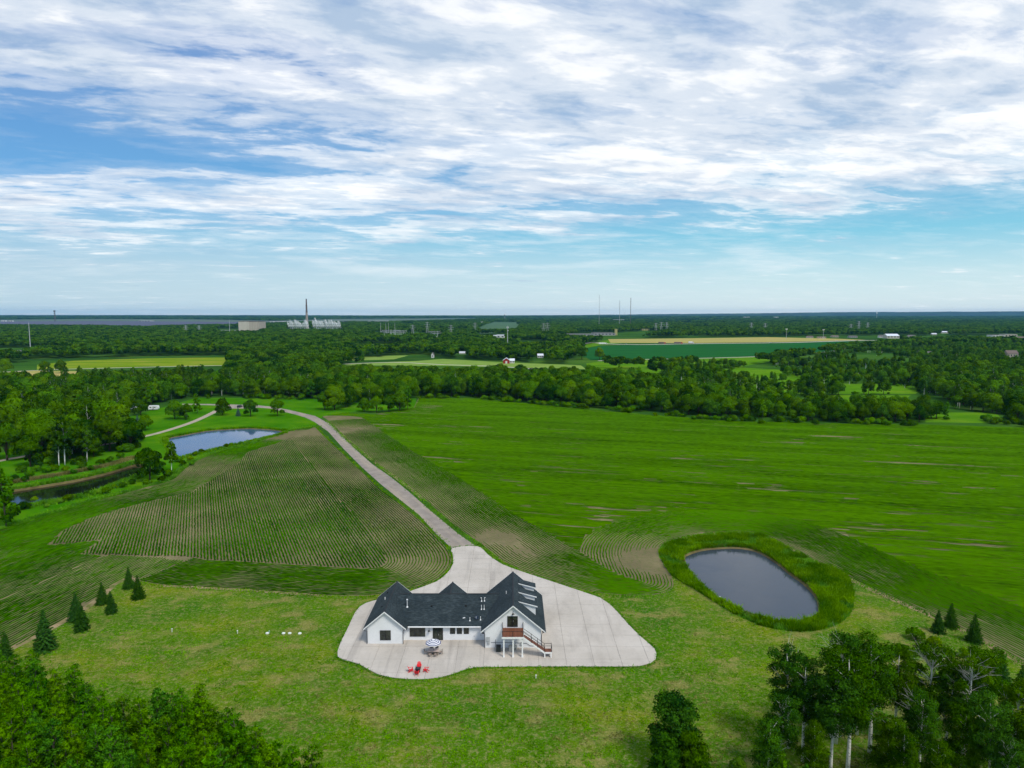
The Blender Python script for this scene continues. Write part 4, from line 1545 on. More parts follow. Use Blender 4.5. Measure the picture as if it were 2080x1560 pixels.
# ------------------------------------------------------------------ trees
material("bark_grey", (0.10, 0.085, 0.065), 0.9, vary=0.3, vscale=4)
material("bark_brown", (0.06, 0.045, 0.03), 0.9, vary=0.3, vscale=4)
material("bark_white", (0.74, 0.75, 0.70), 0.75, color2=(0.16, 0.15, 0.13), vscale=1.6, lo=0.56, hi=0.66, stretch=(1, 1, 3.0))
material("dead_wood", (0.42, 0.42, 0.36), 0.8, vary=0.15, vscale=3)
leaf_material("oak_leaves", (0.008, 0.044, 0.002), (0.110, 0.260, 0.003), rnd=0.40, trans=0.22)
leaf_material("aspen_leaves", (0.014, 0.058, 0.006), (0.100, 0.230, 0.012), rnd=0.3, trans=0.25)
leaf_material("poplar_leaves", (0.014, 0.082, 0.002), (0.140, 0.360, 0.003), rnd=0.2, trans=0.28)
leaf_material("birch_leaves", (0.008, 0.045, 0.004), (0.078, 0.200, 0.005), rnd=0.14, trans=0.22)
leaf_material("spruce_needles", (0.008, 0.040, 0.008), (0.055, 0.150, 0.016), rnd=0.14, trans=0.08)
leaf_material("blue_spruce_needles", (0.035, 0.09, 0.07), (0.11, 0.21, 0.17), rnd=0.12, trans=0.08)
leaf_material("yellow_leaves", (0.06, 0.17, 0.006), (0.21, 0.38, 0.012), rnd=0.2, trans=0.3)
leaf_material("grass_blades", (0.045, 0.16, 0.004), (0.19, 0.40, 0.010), rnd=0.0, trans=0.25)
leaf_material("dry_blades", (0.09, 0.10, 0.02), (0.30, 0.26, 0.09), rnd=0.0, trans=0.2)


def leaves(pos, nrm, size, r, aspect=0.62, wild=0.7):
    """diamond leaf clusters facing roughly along nrm"""
    n = len(pos)
    d = nrm + r.normal(0, wild, (n, 3))
    d /= np.linalg.norm(d, axis=1)[:, None]
    d *= np.where((d * nrm).sum(axis=1) < 0, -1, 1)[:, None]
    t = np.cross(d, r.normal(0, 1, (n, 3)))
    t /= np.maximum(np.linalg.norm(t, axis=1)[:, None], 1e-6)
    b = np.cross(d, t)
    s = (np.broadcast_to(size, (n,)) * r.uniform(0.65, 1.35, n))[:, None]
    V = np.stack([pos + t * s, pos + b * s * aspect, pos - t * s, pos - b * s * aspect], 1).reshape(-1, 3)
    F = np.arange(4 * n).reshape(n, 4)
    return V, F


LEAF_NORMALS = [None]


def lobes_leaves(lobes, n, size, r, shell=0.55, wild=0.7, zdark=0.0, cut=0.62, squash=1.0):
    """leaves over a heap of round lobes [(x,y,z,r)], none deep inside another lobe"""
    L = np.array(lobes, float)
    w = L[:, 3] ** 2
    k = r.choice(len(L), int(n * 1.6), p=w / w.sum())
    d = r.normal(0, 1, (len(k), 3))
    d /= np.linalg.norm(d, axis=1)[:, None]
    d[:, 2] = np.where(d[:, 2] < -0.35, -d[:, 2] * 0.6, d[:, 2])
    rr = (shell + (1 - shell) * r.uniform(0, 1, len(k)) ** 0.6) * L[k, 3]
    P = L[k, :3] + d * rr[:, None] * np.array([1, 1, squash])
    keep = np.ones(len(P), bool)
    for j in range(len(L)):
        q = (P - L[j, :3]) / np.array([1, 1, squash])
        keep &= (np.linalg.norm(q, axis=1) > cut * L[j, 3]) | (k == j)
    P, d, k = P[keep][:n], d[keep][:n], k[keep][:n]
    V, F = leaves(P, d, size, r, wild=wild)
    zmin, zmax = P[:, 2].min(), P[:, 2].max()
    lt = r.normal(0, 0.13, len(L))
    t = 0.45 + lt[k] + r.normal(0, 0.16, len(P)) + zdark * ((P[:, 2] - zmin) / (zmax - zmin) - 0.5)
    cen = np.array([P[:, 0].mean(), P[:, 1].mean(), P[:, 2].mean() - (zmax - zmin) * 0.15])
    ov = (P - cen) / np.maximum(np.linalg.norm(P - cen, axis=1)[:, None], 1e-6)
    nn = d * 0.75 + ov * 0.45 + r.normal(0, 0.22, P.shape)
    nn /= np.linalg.norm(nn, axis=1)[:, None]
    LEAF_NORMALS[0] = np.repeat(nn, 4, axis=0)
    return V, F, np.repeat(np.clip(t, 0, 1), 4)


def trunk_mb(path, radii, limbs=(), n=7):
    mb_ = MB().tube(path, radii, n)
    for p, rd in limbs:
        mb_.tube(p, rd, 5)
    return mb_


PROTO = {}       # name -> list of (crown mesh, trunk mesh)


def add_proto(kind, V, F, T, trunk, leafmat, barkmat, extra=None):
    cm = fast_mesh(kind + "_crown", V, F, MATS[leafmat], T, normals=LEAF_NORMALS[0])
    LEAF_NORMALS[0] = None
    tm = trunk.mesh(kind + "_trunk", MATS[barkmat])
    tm.polygons.foreach_set("use_smooth", [True] * len(tm.polygons))
    PROTO.setdefault(kind, []).append((cm, tm, extra))


def broad(seed, h, R, n, size, kind="broadleaf", lm="oak_leaves", bark="bark_brown", base=0.22, nl=11, shell=0.8, wild=0.5):
    r = np.random.default_rng(seed)
    lob = [(0, 0, h * 0.62, R * 0.62)]
    for i in range(nl):
        a = 2 * math.pi * (i + r.uniform(-0.3, 0.3)) / nl * 1.0 + (i % 3) * 2.1
        lev = r.uniform(0.0, 1.0)
        rad = R * (0.62 - 0.38 * abs(lev - 0.3)) * r.uniform(0.7, 1.1)
        z = h * (base + 0.16 + (0.86 - base - 0.12) * lev)
        lob.append((rad * math.cos(a), rad * math.sin(a), z - R * 0.1, R * r.uniform(0.28, 0.44)))
    lob.append((r.normal(0, R * .1), r.normal(0, R * .1), h - R * 0.36, R * 0.36))
    V, F, T = lobes_leaves(lob, n, size, r, shell=shell, wild=wild, cut=0.62 if shell > 0.6 else 0.3)
    limbs = []
    for lo_ in lob[1:6]:
        s = (0, 0, h * base * 1.2)
        e = (lo_[0] * 0.8, lo_[1] * 0.8, lo_[2])
        m = ((s[0] + e[0]) * 0.4, (s[1] + e[1]) * 0.4, (s[2] + e[2]) * 0.55)
        limbs.append(([s, m, e], [h * 0.016, h * 0.010, h * 0.004]))
    tr = trunk_mb([(0, 0, -0.2), (0.05, 0.0, h * base), (0, 0.1, h * 0.6)], [h * 0.028, h * 0.022, h * 0.010], limbs)
    add_proto(kind, V, F, T, tr, lm, bark)


def tall(seed, h, R, n, size, kind, lm, bark, base=0.30, nl=16, taper=0.75, lean=0.03, limbs_n=6, shell=0.5, dead=0, bare=0.0, dense=1.0):
    """narrow tree: lobes strung up a tall stem (aspen, poplar, birch)"""
    r = np.random.default_rng(seed)
    ax, ay = r.normal(0, lean * h, 2)
    axis = lambda t: np.array([ax * t * t + 0.15 * math.sin(3 * t + seed), ay * t * t + 0.12 * math.cos(4 * t + seed), h * t])
    lob, limbs = [], []
    for i in range(nl):
        t = base + (0.96 - base) * (i + r.uniform(0, 0.7)) / nl
        if r.uniform() < bare:
            continue
        env = R * (1 - taper * ((t - base) / (1 - base)) ** 1.4) * (0.55 + 0.45 * min(1, (t - base) * 6 + 0.3))
        a = i * 2.4 + r.uniform(-0.5, 0.5)
        c = axis(t) + np.array([math.cos(a), math.sin(a), 0.15]) * env * r.uniform(0.35, 0.85)
        lob.append((*c, max(0.3, env * r.uniform(0.38, 0.62))))
        if i % 2 == 0 or i < limbs_n:
            s = axis(max(0.1, t - 0.09))
            limbs.append(([s, (s + c) / 2 + np.array([0, 0, 0.1]), c], [h * 0.005, h * 0.0035, h * 0.0015]))
    lob.append((*axis(0.97), R * 0.22))
    V, F, T = lobes_leaves(lob, n, size, r, shell=shell, cut=0.45, squash=1.15)
    path = [tuple(axis(t)) for t in np.linspace(0, 0.97, 9)]
    path[0] = (path[0][0], path[0][1], -0.3)
    rad = [h * (0.0165 if kind == "birch" else 0.0125) * (1 - 0.88 * t) for t in np.linspace(0, 1, 9)]
    tr = trunk_mb(path, rad, limbs)
    ex = None
    if dead:
        mb_ = MB()
        for i in range(dead):
            t = r.uniform(0.55, 0.93)
            a = r.uniform(0, 2 * math.pi)
            s = axis(t)
            L_ = R * r.uniform(0.7, 1.25)
            dr = np.array([math.cos(a), math.sin(a), r.uniform(0.6, 1.3)])
            e = s + dr * L_ * 0.75
            m_ = (s + e) / 2 + r.normal(0, 0.12, 3)
            mb_.tube([s, m_, e], [0.055, 0.035, 0.012], 5)
            for q in range(4):
                u = s + (e - s) * r.uniform(0.35, 0.9)
                mb_.tube([u, u + (dr + r.normal(0, 0.55, 3)) * L_ * 0.35], [0.022, 0.008], 4)
        ex = mb_.mesh(kind + "_bare", MATS["dead_wood"])
    add_proto(kind, V, F, T, tr, lm, bark, ex)


def conifer(seed, h, R, n, kind, lm, size=0.16):
    r = np.random.default_rng(seed)
    P, D = [], []
    whorls = int(h * 3.4)
    limbs = []
    for i in range(whorls):
        t = (i + 0.3) / whorls
        z = h * (0.04 + 0.94 * t)
        env = R * (1 - t) ** 0.85 + 0.06
        nb_ = max(5, int(13 * (1 - t) + 4))
        for b in range(nb_):
            a = 2 * math.pi * b / nb_ + i * 0.7 + r.uniform(-0.15, 0.15)
            L_ = env * r.uniform(0.6, 1.15)
            m = max(3, int(n * L_ / (whorls * 8 * R)))
            u = r.uniform(0.15, 1, m) ** 0.7
            sw = r.normal(0, 0.11, m) * L_ * (1.1 - u)
            x = np.cos(a) * u * L_ - np.sin(a) * sw
            y = np.sin(a) * u * L_ + np.cos(a) * sw
            zz_ = z - u * L_ * 0.30 + u * u * L_ * 0.18 + r.normal(0, 0.03, m)
            P.append(np.stack([x, y, zz_], 1))
            D.append(np.stack([np.cos(a) * 0.5 + 0 * u, np.sin(a) * 0.5 + 0 * u, 0.8 + 0 * u], 1))
    P, D = np.vstack(P), np.vstack(D)
    V, F = leaves(P, D, size, r, aspect=0.4, wild=0.45)
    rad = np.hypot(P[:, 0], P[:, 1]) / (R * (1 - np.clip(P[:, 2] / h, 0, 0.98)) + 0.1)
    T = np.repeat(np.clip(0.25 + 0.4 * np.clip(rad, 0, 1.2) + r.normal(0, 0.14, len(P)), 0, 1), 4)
    tr = MB().tube([(0, 0, -0.2), (0, 0, h * 0.98)], [0.03 * h * 0.6, 0.02], 6)
    add_proto(kind, V, F, T, tr, lm, "bark_brown")


def shrub(seed, h, R, n, size, kind="shrub", lm="oak_leaves"):
    r = np.random.default_rng(seed)
    lob = []
    for i in range(7):
        a = i * 2.4
        rad = R * r.uniform(0.1, 0.6)
        lob.append((rad * math.cos(a), rad * math.sin(a), h * r.uniform(0.25, 0.62), R * r.uniform(0.3, 0.5)))
    V, F, T = lobes_leaves(lob, n, size, r, shell=0.6)
    tr = trunk_mb([(0, 0, -0.1), (0, 0, h * 0.5)], [0.06, 0.03], [([(0, 0, 0.1), (lo_[0] * 0.8, lo_[1] * 0.8, lo_[2])], [0.04, 0.015]) for lo_ in lob[:5]], 5)
    add_proto(kind, V, F, T, tr, lm, "bark_brown")


for i in range(5):
    broad(20 + i, 10.5, 5.0 + 0.4 * (i % 3), 3400, 0.34, nl=13, base=0.10 if i % 2 else 0.18)
for i in range(3):
    tall(40 + i, 13.0, 2.4, 1900, 0.30, "aspen", "aspen_leaves", "bark_white", base=0.33, nl=14, taper=0.55)
for i in range(3):
    tall(50 + i, 12.0, 2.6, 2200, 0.32, "poplar_mid", "poplar_leaves", "bark_grey", base=0.12, nl=16, taper=0.6)
for i in range(6):
    tall(60 + i, 11.5, 2.15, 9500, 0.115, "poplar", "poplar_leaves", "bark_grey", base=0.08, nl=38, taper=0.68, shell=0.15, lean=0.02)
tall(71, 19.0, 3.6, 14500, 0.145, "birch", "birch_leaves", "bark_white", base=0.42, nl=30, taper=0.22, lean=0.04, shell=0.25)
tall(72, 18.0, 3.2, 11500, 0.15, "birch", "birch_leaves", "bark_white", base=0.38, nl=28, taper=0.25, shell=0.25, lean=0.05, dead=8)
tall(73, 18.5, 3.1, 8500, 0.15, "birch", "birch_leaves", "bark_white", base=0.36, nl=28, taper=0.15, shell=0.2, dead=20, bare=0.35)
tall(74, 17.0, 3.6, 15000, 0.15, "birch", "birch_leaves", "bark_white", base=0.15, nl=34, taper=0.4, shell=0.25)
broad(75, 9.0, 3.4, 17000, 0.135, kind="maple", lm="birch_leaves", base=0.12, nl=38, shell=0.2, wild=0.8)
broad(76, 9.5, 3.0, 15000, 0.135, kind="maple", lm="birch_leaves", base=0.12, nl=34, shell=0.2, wild=0.8)
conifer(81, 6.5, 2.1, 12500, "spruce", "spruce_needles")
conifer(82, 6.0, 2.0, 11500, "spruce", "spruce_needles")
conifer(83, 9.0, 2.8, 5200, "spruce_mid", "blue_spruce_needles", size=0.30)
shrub(91, 2.4, 2.0, 1500, 0.16)
shrub(92, 3.2, 2.4, 1600, 0.20, lm="poplar_leaves")
shrub(93, 1.6, 1.5, 1300, 0.13, "bush", "yellow_leaves")

_tcount = {}


def tree(kind, name, x, y, s, label, cat="tree", group=None, v=None, rz=None, lm=None, sz=None, r=random.Random(5), bark=None):
    ps = PROTO[kind]
    v = r.randrange(len(ps)) if v is None else v
    cm, tm, ex = ps[v]
    o = bpy.data.objects.new(name, None)
    COL.objects.link(o)
    o.location = (x, y, 0)
    o.rotation_euler = (0, 0, r.uniform(0, 6.28) if rz is None else rz)
    o.scale = (s, s, s if sz is None else sz)
    prop(o, label, cat, group)
    t = obj("trunk", tm, o)
    c = obj("crown", cm, o)
    if bark:
        t.material_slots[0].link = 'OBJECT'
        t.material_slots[0].material = MATS[bark]
    if lm:
        c.material_slots[0].link = 'OBJECT'
        c.material_slots[0].material = MATS[lm]
    if ex:
        obj("bare_branches", ex, o)
    return o


# --- spruces on the left edge of the lawn (pairs) and by the right field corner
SPR = [(262, 1195, 0.86, "slim dark spruce at the back of the farthest pair by the field edge"),
       (281, 1216, 0.98, "dark spruce at the front of the farthest pair by the field edge"),
       (208, 1227, 0.84, "small dark spruce at the back of the second farthest pair"),
       (226, 1245, 0.88, "small dark spruce at the front of the second farthest pair"),
       (155, 1260, 1.0, "dark spruce at the back of the pair second nearest on the left lawn"),
       (166, 1280, 1.06, "broad dark spruce at the front of the pair second nearest on the left lawn"),
       (92, 1320, 1.32, "tallest dark spruce standing alone at the left lawn edge"),
       (12, 1338, 0.95, "dark spruce top rising behind the young poplars at the far left"),
       (1931, 1274, 0.98, "dark spruce nearest the crop rows on the right"),
       (1905, 1285, 0.98, "bluish dark spruce just left of the one nearest the crop rows"),
       (1978, 1304, 1.08, "dark spruce right of the pair beside the right crop rows"),
       (2031, 1383, 1.15, "dark spruce farthest right, low beside the birches"),
       (2073, 1420, 1.15, "dark spruce cut by the right edge of the picture")]
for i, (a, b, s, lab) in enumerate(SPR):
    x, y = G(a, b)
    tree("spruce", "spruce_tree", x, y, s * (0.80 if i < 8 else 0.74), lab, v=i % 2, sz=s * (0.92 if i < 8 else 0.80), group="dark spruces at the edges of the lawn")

# --- young poplar grove bottom left
r = random.Random(11)
edge = GP([(-80, 1300), (0, 1318), (60, 1330), (110, 1360), (160, 1395), (230, 1400), (300, 1405), (400, 1410), (515, 1440), (545, 1490), (590, 1520), (650, 1550), (710, 1600)], 9.5)
grove = edge + [(-16, 52), (-80, 52)]
gx = [p[0] for p in grove]; gy = [p[1] for p in grove]
cand = []
y = 54.0
while y < 110:
    x = -100.0
    while x < -10:
        q = (x + r.uniform(-0.75, 0.75), y + r.uniform(-0.7, 0.7))
        if inside(np.array([q]), grove)[0]:
            cand.append(q)
        x += 2.75
    y += 2.5
vis = []
for q in cand:
    zc = q[1] * CP + (CAM_H - 9) * SP
    px_ = 1040 + q[0] * FPX / zc
    dep = math.atan2(CAM_H - 11, q[1])
    py_ = 780 + FPX * math.tan(dep - PITCH)
    if px_ > -50 and py_ < 1640:
        vis.append(q)
for (x, y) in vis:
    s = r.uniform(0.74, 1.06) * (1.12 if x < -60 else 1.04) * (1.0 - 0.12 * (vnoise(np.array([x / 6]), np.array([y / 6]), 3)[0]))
    tree("poplar", "poplar_tree", x, y, s * r.uniform(0.92, 1.15), ("tall" if s > 0.95 else "short" if s < 0.82 else "middling") + " slender young poplar " + ("along the lawn edge" if dist_to_curve(np.array([[x, y]]), np.array(edge))[0] < 5 else "deep inside") + " of the lower left grove, " + ("left part" if x < -58 else "middle part" if x < -38 else "right part"), group="young poplars in the lower left grove", sz=s)
print("POPLARS", len(vis))

# --- birches and companions bottom right: (x px of the stem, distance, scale, variant, height, label)
BIR = [(1605, 92, 0.93, 1, "dark leafy birch with a thin stem, left end of the lower right birch stand"),
       (1560, 82, 0.72, 3, "low bushy dark birch at the front left of the birch stand"),
       (1655, 84, 0.60, 3, "short dark birch filling the gap under the two left white stems"),
       (1700, 93, 1.04, 2, "half bare birch with grey dead twigs, left of the twin white stems"),
       (1724, 86, 1.04, 0, "birch with the thick bright white trunk in the middle of the stand"),
       (1692, 86, 0.88, 0, "birch with a white trunk directly left of the thickest one"),
       (1768, 91, 1.00, 0, "tall birch with forked white stem right of the thickest trunk"),
       (1805, 84, 0.66, 3, "low dark birch below the gap in the stand"),
       (1835, 80, 0.70, 3, "low dark birch in the front row below the fan shaped one"),
       (1880, 92, 0.97, 2, "birch with a fan of grey bare branches in its crown"),
       (1868, 85, 0.80, 1, "dark birch with a leaning white stem at the bottom right"),
       (1962, 88, 0.98, 2, "birch with a bare white top standing apart on the right"),
       (1955, 84, 0.78, 3, "dark birch below the one with the bare white top"),
       (2010, 82, 0.80, 0, "dark full birch near the right edge"),
       (2060, 86, 0.84, 1, "birch cut by the right edge of the picture"),
       (2090, 80, 0.86, 3, "dark leafy birch at the bottom right corner"),
       (1905, 79, 0.64, 3, "short dark birch near the bottom edge between the leaning stem and the corner"),
       (1748, 79, 0.40, 3, "small dark birch at the bottom edge under the forked stem"),
       (1583, 86, 0.74, 1, "medium birch close left of the thin stemmed one at the stand's left end"),
       (1632, 89, 0.86, 0, "leafy birch filling the space right of the thin stemmed one"),
       (1745, 95, 0.90, 1, "dark birch behind the thick white trunk"),
       (1820, 93, 0.84, 0, "birch in the gap between the forked stem and the fan shaped crown"),
       (1925, 90, 0.82, 1, "birch between the fan shaped crown and the bare white top"),
       (1995, 94, 0.84, 0, "birch behind the full dark one near the right edge"),
       (2040, 79, 0.66, 1, "short birch in front near the right edge")]
for a, d, s, v, lab in BIR:
    x = (a - 1040) / FPX * (d * CP + (CAM_H - 5) * SP)
    tree("birch", "birch_tree", x, d, s * 0.92, lab, sz=s * 0.85, v=v, rz=(a * 0.7) % 6.28, group="birches at the lower right")
for a, d, s, lab in ((1368, 88, 0.76, "dense dark tree standing alone in the lawn at the bottom"), (1412, 82, 0.60, "smaller dark tree leaning on the lone lawn tree's right side"), (1352, 82, 0.58, "small dark tree at the lower left of the lone lawn tree")):
    x = (a - 1040) / FPX * (d * CP + (CAM_H - 5) * SP)
    tree("maple", "lawn_tree", x, d, s * 1.5, lab, v=0 if s > 0.7 else 1, sz=s * 1.55)
for i, (a, b, s, lab) in enumerate(((1860, 1300, 1.0, "pale green shrub at the lawn's edge left of the right-hand spruces"), (1900, 1312, 1.1, "bushy shrub below the bluish spruce"),
                                    (1960, 1335, 1.0, "yellow green shrub between the birches and the crop rows"), (1500, 1560, 0.9, "thin young shrub in the lawn at the bottom edge"),
                                    (1830, 1330, 0.9, "round shrub behind the fan shaped birch"), (2010, 1340, 0.9, "grey green shrub close to the crop rows"), (2030, 1405, 1.0, "shrub under the farthest right spruce"))):
    x, y = G(a, b)
    tree(("shrub", "bush")[i % 2 if i != 2 else 1], "shrub", x, y, s, lab, cat="shrub")

for a, d, s, lab in ((1640, 78, 0.62, "light green sapling at the bottom edge between the left birches"), (1700, 77, 0.6, "light green sapling at the bottom edge under the twin white stems"),
                     (1590, 80, 0.62, "light green sapling left of the birch stand's front"), (1800, 78, 0.55, "light green sapling at the bottom edge in the stand's gap"),
                     (1925, 78, 0.6, "light green sapling at the bottom edge near the corner"), (2040, 90, 0.6, "light green sapling behind the birches near the right edge")):
    x = (a - 1040) / FPX * (d * CP + (CAM_H - 5) * SP)
    tree("poplar", "sapling", x, d, s, lab)

# --- trees round the left ponds and the path
PT = [("broadleaf", "broadleaf_tree", 305, 975, 0.72, "bushy tree on the bank at the right end of the dark narrow pond", 0),
      ("aspen", "aspen_tree", 349, 960, 0.66, "slender open tree between the two left ponds", 1),
      ("broadleaf", "broadleaf_tree", 355, 851, 0.66, "round tree left of the gravel path's upper end, the left of two", 1),
      ("broadleaf", "broadleaf_tree", 378, 852, 0.55, "round tree left of the gravel path's upper end, the right of two", 2),
      ("poplar_mid", "poplar_tree", 401, 840, 0.72, "pale green upright tree behind the gravel path's upper end", 0),
      ("broadleaf", "broadleaf_tree", 452, 843, 0.62, "bushy tree right of the gravel path's end", 3),
      ("spruce_mid", "juniper_tree", 484, 845, 0.42, "small dark conifer left of the round tree by the turnaround", 0),
      ("broadleaf", "broadleaf_tree", 509, 846, 0.62, "round tree on the grass below the turnaround", 4),
      ("broadleaf", "broadleaf_tree", 564, 845, 0.62, "dark round tree left of where the driveway bends", 0),
      ("broadleaf", "broadleaf_tree", 286, 843, 0.60, "dark round tree between the two white trailers", 1),
      ("broadleaf", "broadleaf_tree", 266, 912, 0.85, "round tree on a bare trunk at the grass edge left of the blue pond", 2),
      ("poplar_mid", "poplar_tree", 250, 850, 0.55, "pale green tree in front of the left white trailer", 2),
      ("spruce_mid", "blue_spruce", 255, 866, 0.72, "blue spruce at the woodland edge left of the path", 0),
      ("spruce_mid", "blue_spruce", 280, 872, 0.62, "low blue spruce close beside the dark tree by the path", 0),
      ("spruce_mid", "blue_spruce", 236, 862, 0.55, "smallest blue spruce half hidden at the woodland edge", 0),
      ("broadleaf", "broadleaf_tree", 295, 874, 0.5, "low dark tree beside the path left of the blue pond", 3),
      ("aspen", "aspen_tree", 121, 945, 0.98, "birch-like tree with a white trunk, the left of the pair by the dark pond", 0),
      ("aspen", "aspen_tree", 133, 944, 1.05, "tree with a straight white trunk, the right of the pair by the dark pond", 2),
      ("aspen", "aspen_tree", 177, 938, 0.75, "small tree with a leaning white trunk at the woodland edge", 1),
      ("broadleaf", "broadleaf_tree", 62, 948, 0.78, "pale leaved tree at the left woodland edge beside the path", 4),
      ("poplar_mid", "poplar_tree", 12, 1070, 0.98, "yellow green tree cut by the left edge below the dark pond", 1),
      ("broadleaf", "broadleaf_tree", 15, 935, 0.95, "grey green tree above the path at the left edge", 2),
      ("broadleaf", "broadleaf_tree", 680, 832, 0.98, "wide bushy tree by the driveway's far end, left of the hedge trees", 1),
      ("broadleaf", "broadleaf_tree", 660, 832, 0.70, "low bushy tree at the left foot of the wide one by the driveway", 2),
      ("broadleaf", "broadleaf_tree", 740, 836, 0.55, "low round tree at the left end of the row that juts into the field", 3),
      ("broadleaf", "broadleaf_tree", 765, 838, 0.62, "second round tree of the row that juts into the field", 0),
      ("broadleaf", "broadleaf_tree", 790, 837, 0.66, "third round tree of the row that juts into the field", 4),
      ("broadleaf", "broadleaf_tree", 812, 835, 0.80, "fourth tree of the row that juts into the field", 1),
      ("poplar_mid", "poplar_tree", 828, 832, 0.90, "tall tree at the right end of the row that juts into the field", 0),
      ("broadleaf", "broadleaf_tree", 12, 757, 1.2, "dark tree at the picture's left edge beside the far yellow meadow", 1),
      ("broadleaf", "broadleaf_tree", 92, 758, 1.05, "left one of two dark trees at the near left end of the yellow meadow", 3),
      ("broadleaf", "broadleaf_tree", 124, 758, 1.15, "right one of two dark trees at the near left end of the yellow meadow", 0),
      ("broadleaf", "broadleaf_tree", 52, 729, 1.1, "lone dark tree by the far road below the tall steel mast", 1),
      ("broadleaf", "broadleaf_tree", 1218, 731, 1.35, "big round oak standing alone at the green field's corner", 0),
      ("broadleaf", "broadleaf_tree", 1182, 730, 1.45, "large grey green tree left of the lone oak at the green field", 2)]
PT_POS = []
for kind, nm, a, b, s, lab, v in PT:
    x, y = G(a, b)
    s *= 1.2 if kind == "broadleaf" and b < 760 else 1.42
    if kind == "broadleaf" and b > 760:
        v = 1 if v % 2 else 3
        s *= 1.12
    PT_POS.append((x, y, 5.5))
    tree(kind, nm, x, y, s, lab, v=v if v < len(PROTO[kind]) else 0)
for i, (a, b, s) in enumerate(((70, 1018, 1.1), (150, 1012, 0.9), (120, 1022, 1.0), (200, 1003, 0.9), (232, 992, 1.0), (255, 985, 0.8), (95, 1030, 0.8), (30, 1040, 1.1), (385, 935, 1.2), (398, 925, 0.9),
                               (370, 945, 1.0), (460, 908, 0.8), (150, 962, 0.8), (185, 955, 0.9), (45, 960, 1.3), (75, 958, 1.2), (110, 956, 1.2), (135, 958, 1.1), (165, 950, 1.3), (205, 945, 1.2), (225, 938, 1.1), (245, 930, 1.1), (12, 985, 1.4), (50, 978, 1.0), (325, 950, 1.3), (340, 968, 1.2), (330, 978, 1.0), (318, 962, 1.4), (362, 938, 1.2), (408, 920, 0.9), (390, 945, 0.8), (300, 985, 1.0), (268, 983, 0.9), (215, 1002, 1.0), (140, 1018, 1.1), (50, 1034, 1.2), (20, 1050, 1.4), (470, 905, 0.7), (490, 902, 0.6), (250, 990, 0.9), (60, 968, 1.0), (30, 975, 1.0), (95, 960, 1.1), (175, 1008, 0.8))):
    x, y = G(a, b)
    tree("bush" if i < 9 else "shrub", "pond_bush", x, y, s * 0.9, "leafy bush growing along the banks of the two left ponds", cat="bush", group="bushes on the banks of the left ponds")

# --- woodland: individuals for the nearest, one stuff object for the rest
FOREST = {
    "left_wood": ([(-60, 800), (40, 795), (100, 786), (460, 780), (600, 778), (642, 792), (640, 812), (600, 808), (540, 806), (430, 805), (350, 812), (300, 826), (250, 842), (225, 868), (262, 885), (240, 915),
                   (180, 932), (120, 940), (60, 925), (40, 900), (-60, 915)], 7.4, 0.96),
    "belt": ([(845, 806), (960, 806), (1100, 818), (1280, 834), (1480, 850), (1700, 857), (1860, 860), (1850, 838), (1600, 830), (1450, 812), (1370, 808), (1335, 790), (1300, 780), (1180, 774), (1050, 774),
              (900, 776), (760, 770), (700, 768), (640, 780), (640, 806), (700, 828), (740, 822), (800, 818)], 7.3, 0.97),
    "right_edge": ([(2060, 862), (2200, 868), (2200, 740), (1980, 738), (1850, 765), (1780, 780), (1850, 800), (1920, 815), (1960, 850), (2000, 852)], 8.0, 0.93),
}
MEADOWS = [[(1340, 768), (1500, 772), (1640, 778), (1700, 772), (1770, 765), (1735, 745), (1600, 752), (1480, 745), (1400, 755)],
           [(1380, 795), (1640, 800), (1860, 800), (1880, 785), (1780, 780), (1650, 778), (1500, 778), (1400, 780)],
           [(1560, 838), (1700, 836), (1830, 820), (1850, 803), (1700, 802), (1600, 812)],
           [(1880, 858), (2050, 860), (2020, 838), (1880, 838)], [(1180, 765), (1330, 768), (1420, 745), (1600, 740), (1500, 728), (1240, 733)]]
MEADOW_W = [GP(m) for m in MEADOWS]


def scatter(poly_px, spacing, prob, seed, jitter=0.42, world=None):
    poly = world or GP(poly_px)
    P = np.array(poly)
    rr_ = np.random.default_rng(seed)
    xs_ = np.arange(P[:, 0].min(), P[:, 0].max(), spacing)
    ys_ = np.arange(P[:, 1].min(), P[:, 1].max(), spacing * 0.9)
    X, Y = np.meshgrid(xs_, ys_)
    X[::2] += spacing / 2
    Q = np.stack([X.ravel(), Y.ravel()], 1) + rr_.uniform(-jitter, jitter, (X.size, 2)) * spacing
    Q = Q[inside(Q, poly)]
    return Q[rr_.uniform(0, 1, len(Q)) < prob]


def in_view(Q, margin=60):
    zc = Q[:, 1] * CP + (CAM_H - 8) * SP
    px_ = 1040 + Q[:, 0] * FPX / np.maximum(zc, 1)
    return (px_ > -margin) & (px_ < 2080 + margin) & (Q[:, 1] > 0)


pts_near = []
for nm, (poly, sp_, pr) in FOREST.items():
    Q = scatter(poly, sp_, pr, hash(nm) % 1 + len(nm))
    Q = Q[in_view(Q)]
    for mw in MEADOW_W:
        Q = Q[~inside(Q, mw)]
    pts_near.append((nm, Q))
# open scrubland on the right: clumps of trees between meadows
sc_poly = [(1340, 800), (1480, 848), (1700, 856), (1860, 858), (2000, 850), (2200, 860), (2200, 700), (1900, 705), (1760, 712), (1700, 720), (1580, 740), (1480, 740), (1400, 748), (1330, 770)]
Q = scatter(sc_poly, 8.0, 1.0, 31)
Q = Q[in_view(Q)]
nz_ = fbm(Q[:, 0] / 48, Q[:, 1] / 80, 12, 3)
keep = nz_ > 0.455
for mw in MEADOW_W:
    keep &= ~inside(Q, mw) | (nz_ > 0.60)
Q = Q[keep]
pts_near.append(("scrub", Q))

